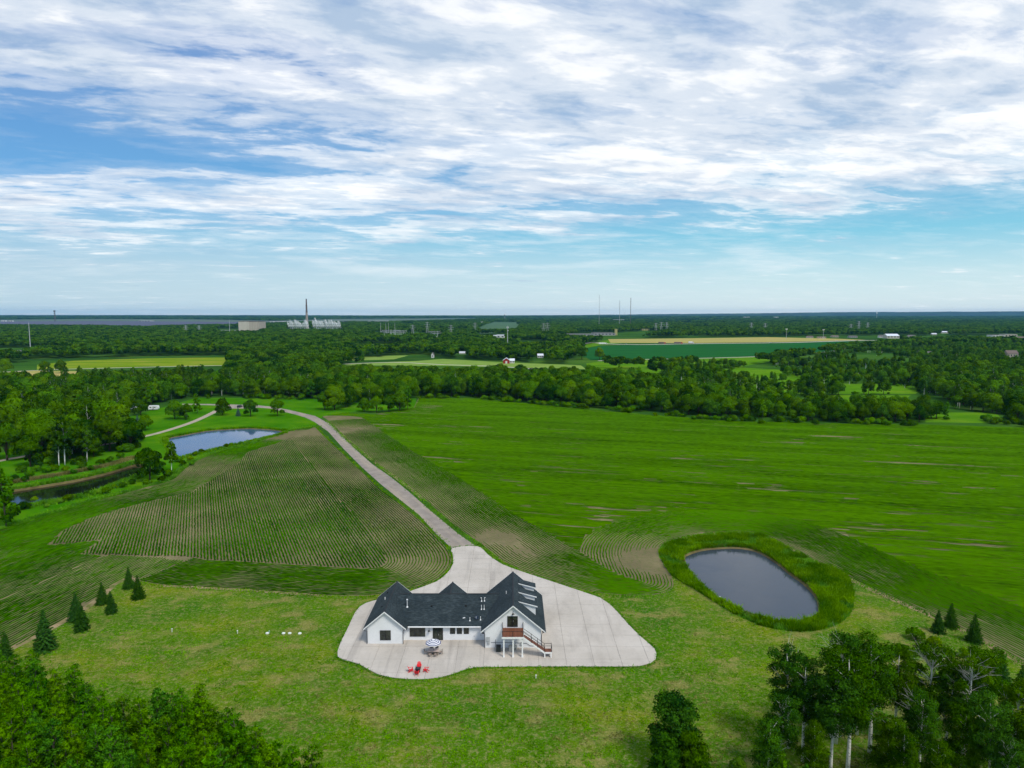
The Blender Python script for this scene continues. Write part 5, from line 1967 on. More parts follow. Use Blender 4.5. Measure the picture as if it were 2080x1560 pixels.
cand = []
rr_ = random.Random(77)
for nm, Q in pts_near:
    for x, y in Q:
        if any((x - a) ** 2 + (y - b) ** 2 < c * c for a, b, c in PT_POS):
            continue
        cand.append((y, x, nm))
cand = [c for c in cand if not (955 * 0.8 < c[0] < 990 and abs(c[1] / c[0] - (2048 - 1040) / 1405 * 1.03) < 0.022)]
cand.sort()
LAB = {"left_wood": ("in the mixed woodland left of the ponds and driveway", "trees of the woodland on the left"),
       "belt": ("in the dense tree belt behind the big crop field", "trees of the belt behind the crop field"),
       "right_edge": ("in the dark wood at the right edge beyond the crop field", "trees of the wood at the right edge"),
       "scrub": ("in the scrubland between meadows on the right", "trees scattered over the scrubland")}


def where(nm, p):
    if nm == "left_wood":
        return "of the left wood, " + ("at the picture's left edge" if p < 90 else "above the dark pond" if p < 210 else "left of the blue pond" if p < 330 else "behind the path" if p < 470 else "behind the driveway bend")
    if nm == "belt":
        return "of the tree belt " + ("by the driveway's end" if p < 760 else "behind the bare field patch" if p < 930 else "below the cell mast" if p < 1120 else "below the lone oak" if p < 1300 else "below the green field" if p < 1550 else "at its right end")
    if nm == "scrub":
        return "of the scrubland " + ("below the green field" if p < 1560 else "below the floodlight masts" if p < 1720 else "between the meadows" if p < 1880 else "near the right edge")
    return "of the right-hand wood " + ("at its near corner" if p > 1990 else "beside the meadow")


n_kind = {"broadleaf": 0, "aspen": 0, "poplar_mid": 0, "shrub": 0}
LIM = {"broadleaf": 262, "aspen": 270, "poplar_mid": 250, "shrub": 240}
NAME = {"broadleaf": "broadleaf_tree", "aspen": "aspen_tree", "poplar_mid": "poplar_tree", "shrub": "shrub"}
WORD = {"broadleaf": "round tree", "aspen": "pale stemmed aspen", "poplar_mid": "upright tree", "shrub": "shrub"}
LIM["poplar_mid"] = max(40, 292 - len(vis))
rest = []
for y, x, nm in cand:
    q = rr_.random()
    cl = vnoise(np.array([x / 30]), np.array([y / 30]), 4)[0]
    if nm == "belt":
        kind = "broadleaf" if q < 0.86 else ("poplar_mid" if q < 0.92 else "aspen" if q < 0.96 else "shrub")
    elif nm == "left_wood":
        if y > 540 and x < -70:
            kind = "aspen" if q < 0.7 else "broadleaf"
        else:
            kind = "broadleaf" if q < (0.62 if y > 340 else 0.88) else ("poplar_mid" if q < 0.62 + 0.28 * cl * 1.6 else "aspen")
    elif nm == "scrub":
        kind = "broadleaf" if q < 0.45 else ("shrub" if q < 0.75 else "aspen" if q < 0.88 else "poplar_mid")
    else:
        kind = "broadleaf" if q < 0.65 else "aspen"
    s = rr_.choice((rr_.uniform(0.62, 0.95), rr_.uniform(0.85, 1.2), rr_.uniform(1.0, 1.35))) * (0.85 if kind == "broadleaf" else 0.80) * 1.32
    if nm == "belt" and y < 450:
        s *= 0.80
    if nm == "left_wood":
        s *= 1.18 if y < 400 else 1.0
    if nm == "scrub":
        s *= 0.70
    if kind == "shrub":
        s *= 1.2
    if n_kind[kind] < LIM[kind] and y < 900:
        n_kind[kind] += 1
        pxx = 1040 + x * FPX / (y * CP + CAM_H * SP)
        front = y < {"left_wood": 330, "belt": 470, "right_edge": 470, "scrub": 520}[nm]
        deep = y > {"left_wood": 470, "belt": 560, "right_edge": 600, "scrub": 700}[nm]
        size = "big" if s > 1.22 else "small" if s < 0.95 else "middling"
        place = where(nm, pxx)
        row = "front" if front else "rear" if deep else "middle"
        tree(kind, NAME[kind], float(x), float(y), s, size + " " + WORD[kind] + " in the " + row + " " + place, cat="shrub" if kind == "shrub" else "tree", group=LAB[nm][1], r=rr_)
    else:
        rest.append((x, y, s, {"broadleaf": 0, "aspen": 5, "poplar_mid": 8, "shrub": 11}[kind] + rr_.randrange({"broadleaf": 5, "aspen": 3, "poplar_mid": 3, "shrub": 2}[kind])))
print("TREES", n_kind, "rest", len(rest))


def instancer(name, pts, protos, kind="stuff"):
    """one object of many small trees: a point cloud with geometry nodes; pts = (x, y, z, scale, index)"""
    pts = np.array(pts, float)
    me = bpy.data.meshes.new(name)
    me.vertices.add(len(pts))
    me.vertices.foreach_set("co", pts[:, :3].astype(np.float32).ravel())
    r_ = np.random.default_rng(3)
    a = me.attributes.new("size", 'FLOAT', 'POINT'); a.data.foreach_set("value", pts[:, 3].astype(np.float32))
    a = me.attributes.new("pick", 'INT', 'POINT'); a.data.foreach_set("value", pts[:, 4].astype(np.int32))
    a = me.attributes.new("turn", 'FLOAT', 'POINT'); a.data.foreach_set("value", r_.uniform(0, 6.28, len(pts)).astype(np.float32))
    o = obj(name, me)
    prop(o, kind=kind)
    cl = bpy.data.collections.new(name + "_kinds")
    for i, ms in enumerate(protos):
        po = bpy.data.objects.new("%02d_kind" % i, ms)
        cl.objects.link(po)
    ng = bpy.data.node_groups.new(name, 'GeometryNodeTree')
    ng.interface.new_socket("Geometry", in_out='INPUT', socket_type='NodeSocketGeometry')
    ng.interface.new_socket("Geometry", in_out='OUTPUT', socket_type='NodeSocketGeometry')
    n = ng.nodes; l = ng.links
    gi, go = n.new("NodeGroupInput"), n.new("NodeGroupOutput")
    m2p = n.new("GeometryNodeMeshToPoints")
    ci = n.new("GeometryNodeCollectionInfo")
    ci.inputs["Collection"].default_value = cl
    ci.inputs["Separate Children"].default_value = True
    ci.inputs["Reset Children"].default_value = True
    iop = n.new("GeometryNodeInstanceOnPoints")
    iop.inputs["Pick Instance"].default_value = True

    def attr(nm, t):
        q = n.new("GeometryNodeInputNamedAttribute")
        q.data_type = t
        q.inputs[0].default_value = nm
        return [s for s in q.outputs if s.enabled][0]
    l.new(gi.outputs[0], m2p.inputs[0])
    l.new(m2p.outputs[0], iop.inputs["Points"])
    l.new(ci.outputs[0], iop.inputs["Instance"])
    l.new(attr("pick", 'INT'), iop.inputs["Instance Index"])
    cx_ = n.new("ShaderNodeCombineXYZ")
    l.new(attr("turn", 'FLOAT'), cx_.inputs[2])
    e2r = n.new("FunctionNodeEulerToRotation")
    l.new(cx_.outputs[0], e2r.inputs[0])
    l.new(e2r.outputs[0], iop.inputs["Rotation"])
    l.new(attr("size", 'FLOAT'), iop.inputs["Scale"])
    l.new(iop.outputs[0], go.inputs[0])
    md = o.modifiers.new("scatter", 'NODES')
    md.node_group = ng
    return o


def joined(cm, tm, name):
    """crown and a plain stem as one mesh"""
    n = len(cm.vertices)
    V = np.empty(n * 3, np.float32); cm.vertices.foreach_get("co", V); V = V.reshape(-1, 3)
    F = np.empty(len(cm.polygons) * 4, np.int32); cm.polygons.foreach_get("vertices", F); F = F.reshape(-1, 4)
    T = np.empty(n, np.float32); cm.attributes["tint"].data.foreach_get("value", T)
    NL = np.empty(len(cm.loops) * 3, np.float32); cm.corner_normals.foreach_get("vector", NL); NL = NL.reshape(-1, 3)
    h = V[:, 2].max()
    ring = [(math.cos(a) * rr_, math.sin(a) * rr_, z) for z, rr_ in ((-0.2, h * 0.02), (h * 0.55, h * 0.01)) for a in np.arange(5) * 1.2566]
    F2 = [(n + k, n + (k + 1) % 5, n + 5 + (k + 1) % 5, n + 5 + k) for k in range(5)]
    nr_ = np.array([(math.cos(a), math.sin(a), 0) for a in np.arange(5) * 1.2566] * 2)
    me = fast_mesh(name, np.vstack([V, ring]), np.vstack([F, F2]), [cm.materials[0], tm.materials[0]], np.r_[T, np.full(10, 0.5)],
                   mat_idx=[0] * len(F) + [1] * 5, normals=np.vstack([NL[:n], nr_]))
    return me


mids = [joined(c, t, "wood_tree") for k in ("broadleaf", "aspen", "poplar_mid", "shrub") for c, t, _ in PROTO[k]]
instancer("woodland", [(x, y, 0, s, k) for x, y, s, k in rest], mids)

# simpler trees for the far woods
leaf_material("far_leaves", (0.007, 0.040, 0.003), (0.095, 0.220, 0.004), rnd=0.45, trans=0.15)


def far_tree(seed, h, R, n, size, nl=7):
    r_ = np.random.default_rng(seed)
    lob = [(0, 0, h * 0.6, R * 0.7)]
    for i in range(nl):
        a = i * 2.4
        lob.append((R * 0.5 * math.cos(a), R * 0.5 * math.sin(a), h * r_.uniform(0.42, 0.85), R * r_.uniform(0.35, 0.5)))
    V, F, T = lobes_leaves(lob, n, size, r_, shell=0.75, wild=0.5)
    return fast_mesh("far_tree", V, F, MATS["far_leaves"], T, normals=LEAF_NORMALS[0])


def far_clump(seed, n, L=38):
    r_ = np.random.default_rng(seed)
    lob = []
    for i in range(13):
        h = r_.uniform(9, 14)
        lob.append((r_.uniform(-L / 2, L / 2), r_.uniform(-L / 2, L / 2), h * 0.62, r_.uniform(4.5, 6.5)))
    V, F, T = lobes_leaves(lob, n, 1.7, r_, shell=0.85, wild=0.4)
    return fast_mesh("far_clump", V, F, MATS["far_leaves"], T, normals=LEAF_NORMALS[0])


far_protos = [far_tree(100 + i, 13.5, 5.6, 480, 0.9) for i in range(4)] + [far_clump(120 + i, 700) for i in range(3)]

CLEAR_PX = [  # open ground beyond 900 m
    [(-60, 745), (150, 728), (300, 724), (465, 722), (465, 776), (300, 780), (140, 784), (-60, 790)],
    [(-60, 708), (90, 706), (160, 712), (60, 722), (-60, 724)],
    [(1150, 742), (1185, 712), (1165, 706), (1215, 696), (1240, 688), (1420, 685), (1560, 684), (1790, 688), (1850, 700), (1700, 712), (1600, 728), (1500, 745), (1250, 748)],
    [(850, 740), (900, 728), (1060, 736), (1190, 742), (1200, 752), (1060, 748), (900, 744), (720, 738), (700, 732), (850, 733)],
    [(690, 742), (790, 722), (860, 720), (900, 728), (800, 738)], [(690, 742), (1190, 742), (1330, 765), (1330, 790), (1190, 772), (690, 772)], [(740, 726), (900, 724), (900, 742), (740, 742)], [(1000, 738), (1070, 738), (1070, 746), (1000, 746)],
    [(970, 668), (1000, 654), (1060, 655), (1050, 676), (975, 678)],
    [(-60, 664), (300, 668), (560, 660), (640, 656), (760, 658), (970, 650), (970, 646), (700, 648), (560, 652), (400, 649), (200, 648), (-60, 650)],
    [(1245, 690), (1270, 674), (1380, 672), (1290, 690)],
    [(1120, 688), (1180, 677), (1260, 675), (1300, 688), (1200, 694)],
    [(480, 676), (540, 676), (540, 669), (440, 668), (440, 676)], [(580, 677), (700, 677), (700, 670), (580, 669)],
    [(760, 686), (900, 688), (905, 680), (760, 676)], [(970, 690), (1040, 688), (1030, 680), (965, 680)],
    [(1300, 652.5), (1440, 650), (1560, 650.5), (1430, 654), (1300, 656)],
    [(1560, 692), (1900, 696), (1950, 690), (1800, 682), (1560, 684)], [(1880, 690), (2080, 692), (2080, 680), (1880, 682)],
]
CLEAR_W = [GP(m) for m in CLEAR_PX]
# houses of the suburb keep their plots clear
PLOTS = []
SIGHT = []


def far_points(y0, y1, spacing, seed, thresh, nscale, left=True):
    rr2 = np.random.default_rng(seed)
    half = math.tan(RAD(37.5)) * y1
    xs_ = np.arange(-half, half, spacing)
    ys_ = np.arange(y0, y1, spacing * 0.9)
    X, Y = np.meshgrid(xs_, ys_)
    Q = np.stack([X.ravel(), Y.ravel()], 1) + rr2.uniform(-0.45, 0.45, (X.size, 2)) * spacing
    Q = Q[in_view(Q, 40)]
    nz = fbm(Q[:, 0] / nscale, Q[:, 1] / (nscale * 1.4), seed, 4)
    keep = nz > thresh
    for c in CLEAR_W:
        keep &= ~inside(Q, c)
    mg = 4 if spacing < 20 else 22
    for xc, yd, hw in SIGHT:
        keep &= ~((np.abs(Q[:, 0] / Q[:, 1] - xc / yd) < (hw + mg) / yd) & (Q[:, 1] > yd * 0.86) & (Q[:, 1] < yd + 10))
    for x, y, rd in PLOTS:
        keep &= (Q[:, 0] - x) ** 2 + (Q[:, 1] - y) ** 2 > rd * rd
    return Q[keep]

# ------------------------------------------------------------------ open land in the distance
sheet("meadow", GP([(75, 752), (140, 750), (300, 745), (465, 743), (465, 726), (300, 728), (150, 733), (75, 741)]), 0.05, MATS["pale_meadow"])
sheet("meadow", GP([(-60, 775), (60, 768), (150, 762), (160, 754), (60, 753), (-60, 757)]), 0.045, MATS["tan_field"])
for m in MEADOWS[:4]:
    sheet("meadow", GP(m), 0.03, MATS["bright_meadow"])
sheet("meadow", GP([(1190, 738), (1200, 752), (1290, 768), (1420, 752), (1500, 746), (1600, 728), (1580, 724), (1460, 727), (1240, 732)]), 0.03, MATS["bright_meadow"])
sheet("meadow", GP([(1150, 710), (1200, 697), (1240, 690), (1300, 693), (1215, 702), (1165, 712)]), 0.06, MATS["bright_meadow"])
sheet("green_field", GP([(1165, 712), (1215, 703), (1290, 700), (1420, 699), (1600, 697), (1745, 692), (1700, 712), (1600, 722), (1460, 726), (1240, 731), (1200, 732)]), 0.10, MATS["green_crop"])
sheet("stubble_field", GP([(1240, 696.5), (1235, 689), (1420, 687), (1560, 685), (1700, 688), (1760, 690.5), (1600, 694.5), (1420, 696.8)]), 0.12, MATS["tan_field"])
sheet("lawn", GP([(690, 742), (720, 738), (850, 733), (900, 729), (1000, 735), (1180, 742), (1190, 750), (1060, 747), (900, 743)]), 0.04, MATS["pale_lawn"])
sheet("lawn", GP([(700, 726), (770, 723), (830, 722), (800, 730), (700, 733)]), 0.05, MATS["pale_lawn"])
sheet("far_field", GP([(970, 667), (1000, 654), (1060, 655), (1048, 675), (975, 678)]), 0.4, MATS["far_field"])
sheet("far_field", GP([(1300, 652.5), (1440, 650.2), (1560, 650.6), (1430, 654), (1300, 656)]), 0.8, MATS["far_field"])
sheet("far_field", GP([(-60, 650), (200, 648), (400, 649), (700, 648), (970, 646.4), (970, 650), (760, 656), (560, 659), (300, 667), (-60, 664)]), 0.6, MATS["far_pale_field"])


def road(name, px, w, z, mat="road_surface"):
    sheet(name, strip_outline(smooth_curve(GP(px), 25), w), z, MATS[mat])


road("highway", [(1100, 714), (1160, 703.5), (1200, 696), (1232, 698.5), (1300, 700), (1420, 698.2), (1600, 696), (1760, 691.5), (1850, 692)], 15, 0.2)
road("farm_road", [(1215, 733), (1300, 730.5), (1460, 727), (1580, 723), (1640, 719), (1700, 712), (1720, 706)], 6, 0.16)
road("farm_road", [(-60, 760), (40, 754), (140, 750), (300, 746), (470, 742)], 5, 0.16)
road("farm_road", [(-60, 716), (60, 713), (130, 711)], 12, 0.16)
road("farm_road", [(690, 740), (800, 736), (900, 741), (1000, 744), (1090, 750)], 5, 0.16)
sheet("turnaround", GP([(466, 822.5), (503, 822.5), (500, 830), (464, 830)]), 0.036, MATS["asphalt"])

# ------------------------------------------------------------------ far buildings
material("wall_white", (0.62, 0.63, 0.62), 0.7)
material("wall_beige", (0.42, 0.37, 0.31), 0.8, vary=0.06, vscale=0.1)
material("wall_cream", (0.52, 0.49, 0.42), 0.8, vary=0.06, vscale=0.1)
material("wall_grey", (0.33, 0.34, 0.35), 0.8)
material("wall_red", (0.28, 0.022, 0.016), 0.8, vary=0.1, vscale=1.0)
material("wall_yellow", (0.38, 0.36, 0.14), 0.8)
material("roof_grey", (0.13, 0.125, 0.12), 0.9)
material("roof_brown", (0.15, 0.115, 0.10), 0.9)
material("roof_white", (0.66, 0.70, 0.78), 0.5)
material("far_glass", (0.03, 0.04, 0.05), 0.3)
material("steel_pale", (0.42, 0.45, 0.48), 0.5)
material("chimney_concrete", (0.30, 0.26, 0.235), 0.9, vary=0.1, vscale=0.05)
material("chimney_dark", (0.13, 0.105, 0.10), 0.9)
material("vehicle_white", (0.75, 0.76, 0.78), 0.4)
material("vehicle_black", (0.012, 0.012, 0.014), 0.3)
material("vehicle_red", (0.35, 0.03, 0.02), 0.4)
material("tyre", (0.015, 0.015, 0.016), 0.8)
material("panel_violet", (0.075, 0.08, 0.12), 0.35)


def building(name, x0px, x1px, base_py, top_py, label, cat="building", wall="wall_white", roof="roof_grey", depth=None, gable=False, wins=0, storeys=1, ridge_x=True, shift=0.0, overhang=0.0, door=False):
    x0, y = G(x0px, base_py)
    x1, _ = G(x1px, base_py)
    y += shift
    hh = H((x0px + x1px) / 2, top_py, y)[1]
    w = x1 - x0
    depth = depth or w * 0.6
    cxx = (x0 + x1) / 2
    PLOTS.append((cxx, y + depth / 2, max(w, depth) * 0.62))
    SIGHT.append((cxx, y, w / 2))
    o = thing(name, (cxx, y + depth / 2, 0), label, cat)
    wall_h = hh * (0.58 if gable else 1.0)
    if gable:
        if ridge_x:
            pts = [(x0, y, 0), (x0, y + depth, 0), (x0, y + depth, wall_h), (x0, y + depth / 2, hh - 0.1), (x0, y, wall_h)]
            build(MB().extrude(pts, (w, 0, 0)), "wall", MATS[wall], o)
            for s in (0, 1):
                ya, yb = (y - 0.4, y + depth / 2) if s == 0 else (y + depth + 0.4, y + depth / 2)
                pts = [(x0 - 0.4, ya, wall_h - 0.15), (x0 - 0.4, yb, hh), (x0 - 0.4, yb, hh + 0.2), (x0 - 0.4, ya, wall_h + 0.1)]
                build(MB().extrude(pts, (w + 0.8, 0, 0)), "roof", MATS[roof], o)
        else:
            pts = [(x0, y, 0), (x1, y, 0), (x1, y, wall_h), (cxx, y, hh - 0.1), (x0, y, wall_h)]
            build(MB().extrude(pts, (0, depth, 0)), "wall", MATS[wall], o)
            for xe in (x0 - 0.4, x1 + 0.4):
                pts = [(xe, y - 0.4, wall_h - 0.15), (cxx, y - 0.4, hh), (cxx, y - 0.4, hh + 0.2), (xe, y - 0.4, wall_h + 0.1)]
                build(MB().extrude(pts, (0, depth + 0.8, 0)), "roof", MATS[roof], o)
    else:
        build(MB().box(x0, x1, y, y + depth, 0, wall_h), "wall", MATS[wall], o)
        build(MB().box(x0 - 0.3, x1 + 0.3, y - 0.3, y + depth + 0.3, wall_h, wall_h + max(0.3, hh * 0.05)), "roof", MATS[roof], o)
    if wins:
        ww = w / (wins * 1.8 + 0.8)
        sh = wall_h / storeys
        me_ = MB().box(-ww / 2, ww / 2, -0.08, 0, 0, sh * 0.4).mesh("window", MATS["far_glass"])
        for k in range(storeys):
            for i in range(wins):
                xx = x0 + (i + 0.5) * w / wins
                obj("window", me_, o, (xx - cxx, -depth / 2 - 0.002, sh * (k + 0.38)))
    if door:
        build(MB().box(cxx - w * 0.14, cxx + w * 0.14, y - 0.1, y - 0.002, 0, wall_h * 0.8), "door", MATS["wall_white"], o)
    return o


b1 = building("boiler_house", 485, 506, 674.5, 653.2, "square beige windowless boiler house left of the chimney, paler left block", wall="wall_cream", roof="roof_grey", depth=60)
b2 = building("turbine_house", 506.3, 527, 675.5, 653.6, "square beige block attached right of the boiler house, ribbed wall", wall="wall_beige", roof="roof_grey", depth=60)
building("plant_shed", 446, 484, 675, 671, "low white flat shed left of the beige power plant block", wall="wall_white", depth=40, wins=6)
x0, y = G(506.3, 675.5)
for i in range(6):
    build(MB().box(x0 + 3 + i * 5.4, x0 + 3.6 + i * 5.4, y - 0.4, y - 0.01, 0, 32), "pilaster", MATS["wall_cream"], b2)
building("warehouse", 975, 1008, 684.5, 682.2, "long low white warehouse left of the tall cell mast", wall="wall_white", roof="roof_white", depth=60, wins=5)
building("warehouse", 1008.5, 1025, 687.5, 681.2, "boxy white warehouse end standing close to the cell mast", wall="wall_white", roof="roof_white", depth=45, wins=2)
building("factory", 1150, 1206, 683, 679.2, "grey flat factory hall, left part of the works beyond the highway", wall="wall_grey", roof="roof_grey", depth=70, wins=8)
building("factory", 1206.5, 1250, 681.5, 677, "grey flat factory hall, right part beside the yellow silo tower", wall="wall_grey", roof="roof_grey", depth=70, wins=6)
building("silo_tower", 1249, 1254, 681, 669, "narrow pale yellow tower at the end of the grey factory", wall="wall_yellow", roof="wall_yellow", depth=9)
building("yellow_shed", 1304, 1319, 671.5, 668.8, "low yellow shed alone in the dark wood behind the tan field", wall="wall_yellow", roof="wall_yellow", depth=30, wins=3)
building("red_barn", 1022, 1035, 738.5, 727.5, "small red barn with a white roof in front of the trees", "barn", "wall_red", "roof_white", depth=10, gable=True, ridge_x=False, door=True)
building("barn_annex", 1035.3, 1045, 738, 729, "white roofed lean-to attached right of the red barn", "barn", "wall_white", "roof_white", depth=9, gable=True, ridge_x=True, wins=2)
building("farmhouse_roof", 933, 945, 719, 714.5, "white farm shed half hidden by trees left of the red barn", wall="wall_white", roof="roof_white", depth=8, gable=True)
building("garden_house", 1092, 1104, 727, 719, "pale blue-white house half hidden right of the red barn", "house", "wall_white", "roof_white", depth=9, gable=True, wins=3)
building("cottage", 876, 881, 727, 716, "narrow white cottage between tall trees by the farm road", "house", "wall_white", "roof_grey", depth=8, gable=True, ridge_x=False, wins=1)
for k, (a, b, c, d, w_, rf, gb, lab) in enumerate((
        (1786, 1797, 686, 680.5, "wall_white", "roof_grey", True, "small pale house left of the wide hall in the far suburb"),
        (1802, 1827, 687.5, 678.5, "wall_cream", "roof_white", True, "wide pale hall with a white pitched roof in the far suburb"),
        (1846, 1860, 686.5, 680.5, "wall_cream", "roof_grey", True, "grey roofed hall right of the wide pale hall"),
        (1690, 1704, 685, 681.5, "wall_cream", "roof_brown", True, "small house at the far end of the tan field"),
        (1726, 1742, 686, 682, "wall_grey", "roof_grey", True, "long grey house behind the highway junction"),
        (1640, 1652, 686.5, 682.5, "wall_cream", "roof_brown", True, "cream house among the roadside trees, left of the light masts"),
        (1663, 1678, 687.5, 684, "wall_beige", "roof_grey", False, "low beige shop between the light masts"),
        (2016, 2040, 687, 680.5, "wall_white", "roof_grey", False, "white flat roofed store, left part, at the far right"),
        (2041, 2066, 686, 679, "wall_cream", "roof_grey", False, "cream flat roofed store in the middle of the row at the far right"),
        (2067, 2090, 690, 684, "wall_beige", "roof_brown", True, "brown roofed store at the right edge of the picture"),
        (1893, 1903, 680.5, 676.8, "wall_white", "roof_white", True, "tiny white roof left of a bright white shed in the far trees"),
        (1912, 1926, 677, 672.8, "wall_white", "roof_white", True, "bright white shed above the suburb's treetops"),
        (1986, 1998, 709, 702.5, "wall_cream", "roof_grey", True, "house half hidden among round trees left of the twin roofed house"),
        (1860, 1874, 722, 713, "wall_white", "roof_white", True, "pale house glimpsed through the tree row, left one"),
        (1880, 1893, 723, 714, "wall_white", "roof_grey", True, "pale house glimpsed through the tree row, right one"),
        (2029, 2047, 726, 716.5, "wall_beige", "roof_brown", True, "left wing of the big brown roofed house at the right"),
        (2046, 2068, 727, 712.0, "wall_beige", "roof_brown", True, "big brown roofed house at the right, the higher part"),
        (1507, 1514, 646.5, 643.6, "wall_white", "roof_white", False, "tiny white hall far off near the horizon, left of three"),
        (1515, 1523, 646.3, 643.8, "wall_white", "roof_white", False, "tiny white hall far off near the horizon, middle of three"),
        (1572, 1581, 646.5, 643.8, "wall_white", "roof_white", False, "tiny white hall far off near the horizon, right of three"),
        (1243, 1255, 651.3, 649, "wall_white", "roof_white", False, "long white hall far off below the radio masts, left one"),
        (1256, 1270, 651.6, 649.3, "wall_white", "roof_white", False, "long white hall far off below the radio masts, right one"),
        (2, 11, 654, 650.8, "wall_white", "roof_white", False, "tiny white hall at the far left beyond the solar field, larger one"),
        (17, 25, 654, 651.4, "wall_white", "roof_white", False, "tiny white hall at the far left beyond the solar field, smaller one"),
        (975, 981, 657, 653.5, "wall_white", "roof_white", False, "tiny white shed beside the far green clearing"),
        (548, 586, 655.6, 653.0, "wall_white", "roof_white", False, "pale sheds in a row behind the chimney, left part"),
        (634, 660, 655.4, 652.6, "wall_white", "roof_white", False, "pale sheds in a row behind the chimney, right part"),
        (748, 790, 654.6, 652.0, "wall_grey", "roof_white", False, "long pale greenhouse roof far beyond the substation"),
        (282, 305, 654.0, 651.4, "wall_grey", "roof_white", False, "long lavender-grey hall far beyond the solar field"),
        (0, 22, 716.5, 712.0, "wall_white", "roof_grey", False, "long white shed at the left edge beside the far road, left part"),
        (24, 45, 716.3, 712.2, "wall_white", "roof_grey", False, "long white shed beside the far road, right part"))):
    building("far_building" if d < 700 and not gb else "suburban_house", a, b, c, d, lab, "house" if gb else "building", w_, rf, gable=gb, wins=4 if (b - a) > 9 else 2, depth=None if (b - a) < 20 or d > 700 else (b - a) * 0.9 if d > 675 else 60)

# chimney
cxm, cym = G(624, 673.5)
ch = thing("chimney", (cxm, cym, 0), "tall tapered brownish chimney rising out of the white steam", "chimney")
zt = H(624, 608, cym)[1]
PLOTS.append((cxm, cym, 30))
build(MB().tube([(cxm, cym, 0), (cxm, cym, 30), (cxm, cym, 66)], [5.4, 4.5, 3.3], 20), "lower_shaft", MATS["chimney_concrete"], ch, smooth=False)
build(MB().tube([(cxm, cym, 66.2), (cxm, cym, zt)], [3.2, 1.9], 20), "upper_shaft", MATS["chimney_dark"], ch)
for z_ in (66, 88):
    build(MB().tube([(cxm, cym, z_), (cxm, cym, z_ + 1.2)], [4.2 if z_ < 70 else 3.3] * 2, 16), "gallery", MATS["chimney_dark"], ch)
build(MB().tube([(cxm, cym, zt), (cxm, cym, zt + 1.5)], [2.2, 2.0], 16), "rim", MATS["flashing_dark"], ch)

# cooling tower banks and their steam
x0, yb = G(588, 675.2)
x1, _ = G(694, 675.2)
wc = (x1 - x0) / 16
PLOTS.append(((x0 + x1) / 2, yb + 5, 40))
bank = thing("cooling_tower", ((x0 + x1) / 2, yb + 7, 0), "long low bank of cooling cells at the chimney's foot, steaming", "cooling tower")
me_c = MB().box(-wc * 0.46, wc * 0.46, -7, 7, 0, 7.5).mesh("cell", MATS["wall_white"])
me_f = MB().tube([(0, 0, 7.5), (0, 0, 9), (0, 0, 11)], [3.6, 3.1, 3.6], 10).mesh("fan_stack", MATS["wall_grey"])
for i in range(16):
    cx_ = x0 + (i + 0.5) * wc - (x0 + x1) / 2
    c_ = obj("cell", me_c, bank, (cx_, 0, 0))
    obj("fan_stack", me_f, bank, (cx_, 0, 0.01))
m = bpy.data.materials.new("steam")
m.use_nodes = True
nt = m.node_tree
pb = nt.nodes["Principled BSDF"]
pb.inputs["Base Color"].default_value = (0.9, 0.91, 0.93, 1)
pb.inputs["Roughness"].default_value = 1.0
pb.inputs["Specular IOR Level"].default_value = 0.0
tcn = N(nt.nodes, "ShaderNodeTexCoord")
nzn = N(nt.nodes, "ShaderNodeTexNoise", i_Scale=0.16, i_Detail=5)
nt.links.new(tcn.outputs["Object"], nzn.inputs["Vector"])
lw_ = N(nt.nodes, "ShaderNodeLayerWeight", i_Blend=0.5)
al = math_node(nt.nodes, nt.links, 'MULTIPLY', ramp_node(nt.nodes, nt.links, nzn.outputs[0], [(0.36, 0.0), (0.62, 0.62)]),
               ramp_node(nt.nodes, nt.links, lw_.outputs["Facing"], [(0.2, 1.0), (0.85, 0.0)]))
trn = N(nt.nodes, "ShaderNodeBsdfTranslucent")
trn.inputs[0].default_value = (0.9, 0.92, 0.95, 1)
mx = N(nt.nodes, "ShaderNodeMixShader")
nt.links.new(pb.outputs[0], mx.inputs[1]); nt.links.new(trn.outputs[0], mx.inputs[2])
mx.inputs[0].default_value = 0.5
tp = N(nt.nodes, "ShaderNodeBsdfTransparent")
mx2 = N(nt.nodes, "ShaderNodeMixShader")
nt.links.new(al, mx2.inputs[0]); nt.links.new(tp.outputs[0], mx2.inputs[1]); nt.links.new(mx.outputs[0], mx2.inputs[2])
nt.links.new(mx2.outputs[0], nt.nodes["Material Output"].inputs[0])
MATS["steam"] = m
rs = random.Random(4)
for i in range(26):
    if i in (10, 11):
        continue
    px_ = 589 + i * 4.1
    x, _ = G(px_, 675.2)
    top = rs.uniform(20, 34) * (1.25 if i in (1, 2, 11, 12, 13) else 1)
    ln = rs.uniform(-0.55, -0.25) * 20
    o = thing("steam_plume", (x, yb + 7, 9), "white steam plume rising and leaning left off the cooling cells", "steam", "steam plumes over the cooling cells")
    mb_ = MB().tube([(x, yb + 7, 10), (x + ln * 0.25, yb + 7, 10 + top * 0.3), (x + ln * 0.6, yb + 8, 10 + top * 0.7), (x + ln, yb + 9, 10 + top)],
                    [2.4, 4.2, 5.2, 2.8], 9)
    build(mb_, "plume", MATS["steam"], o, smooth=True)

# ------------------------------------------------------------------ masts and pylons


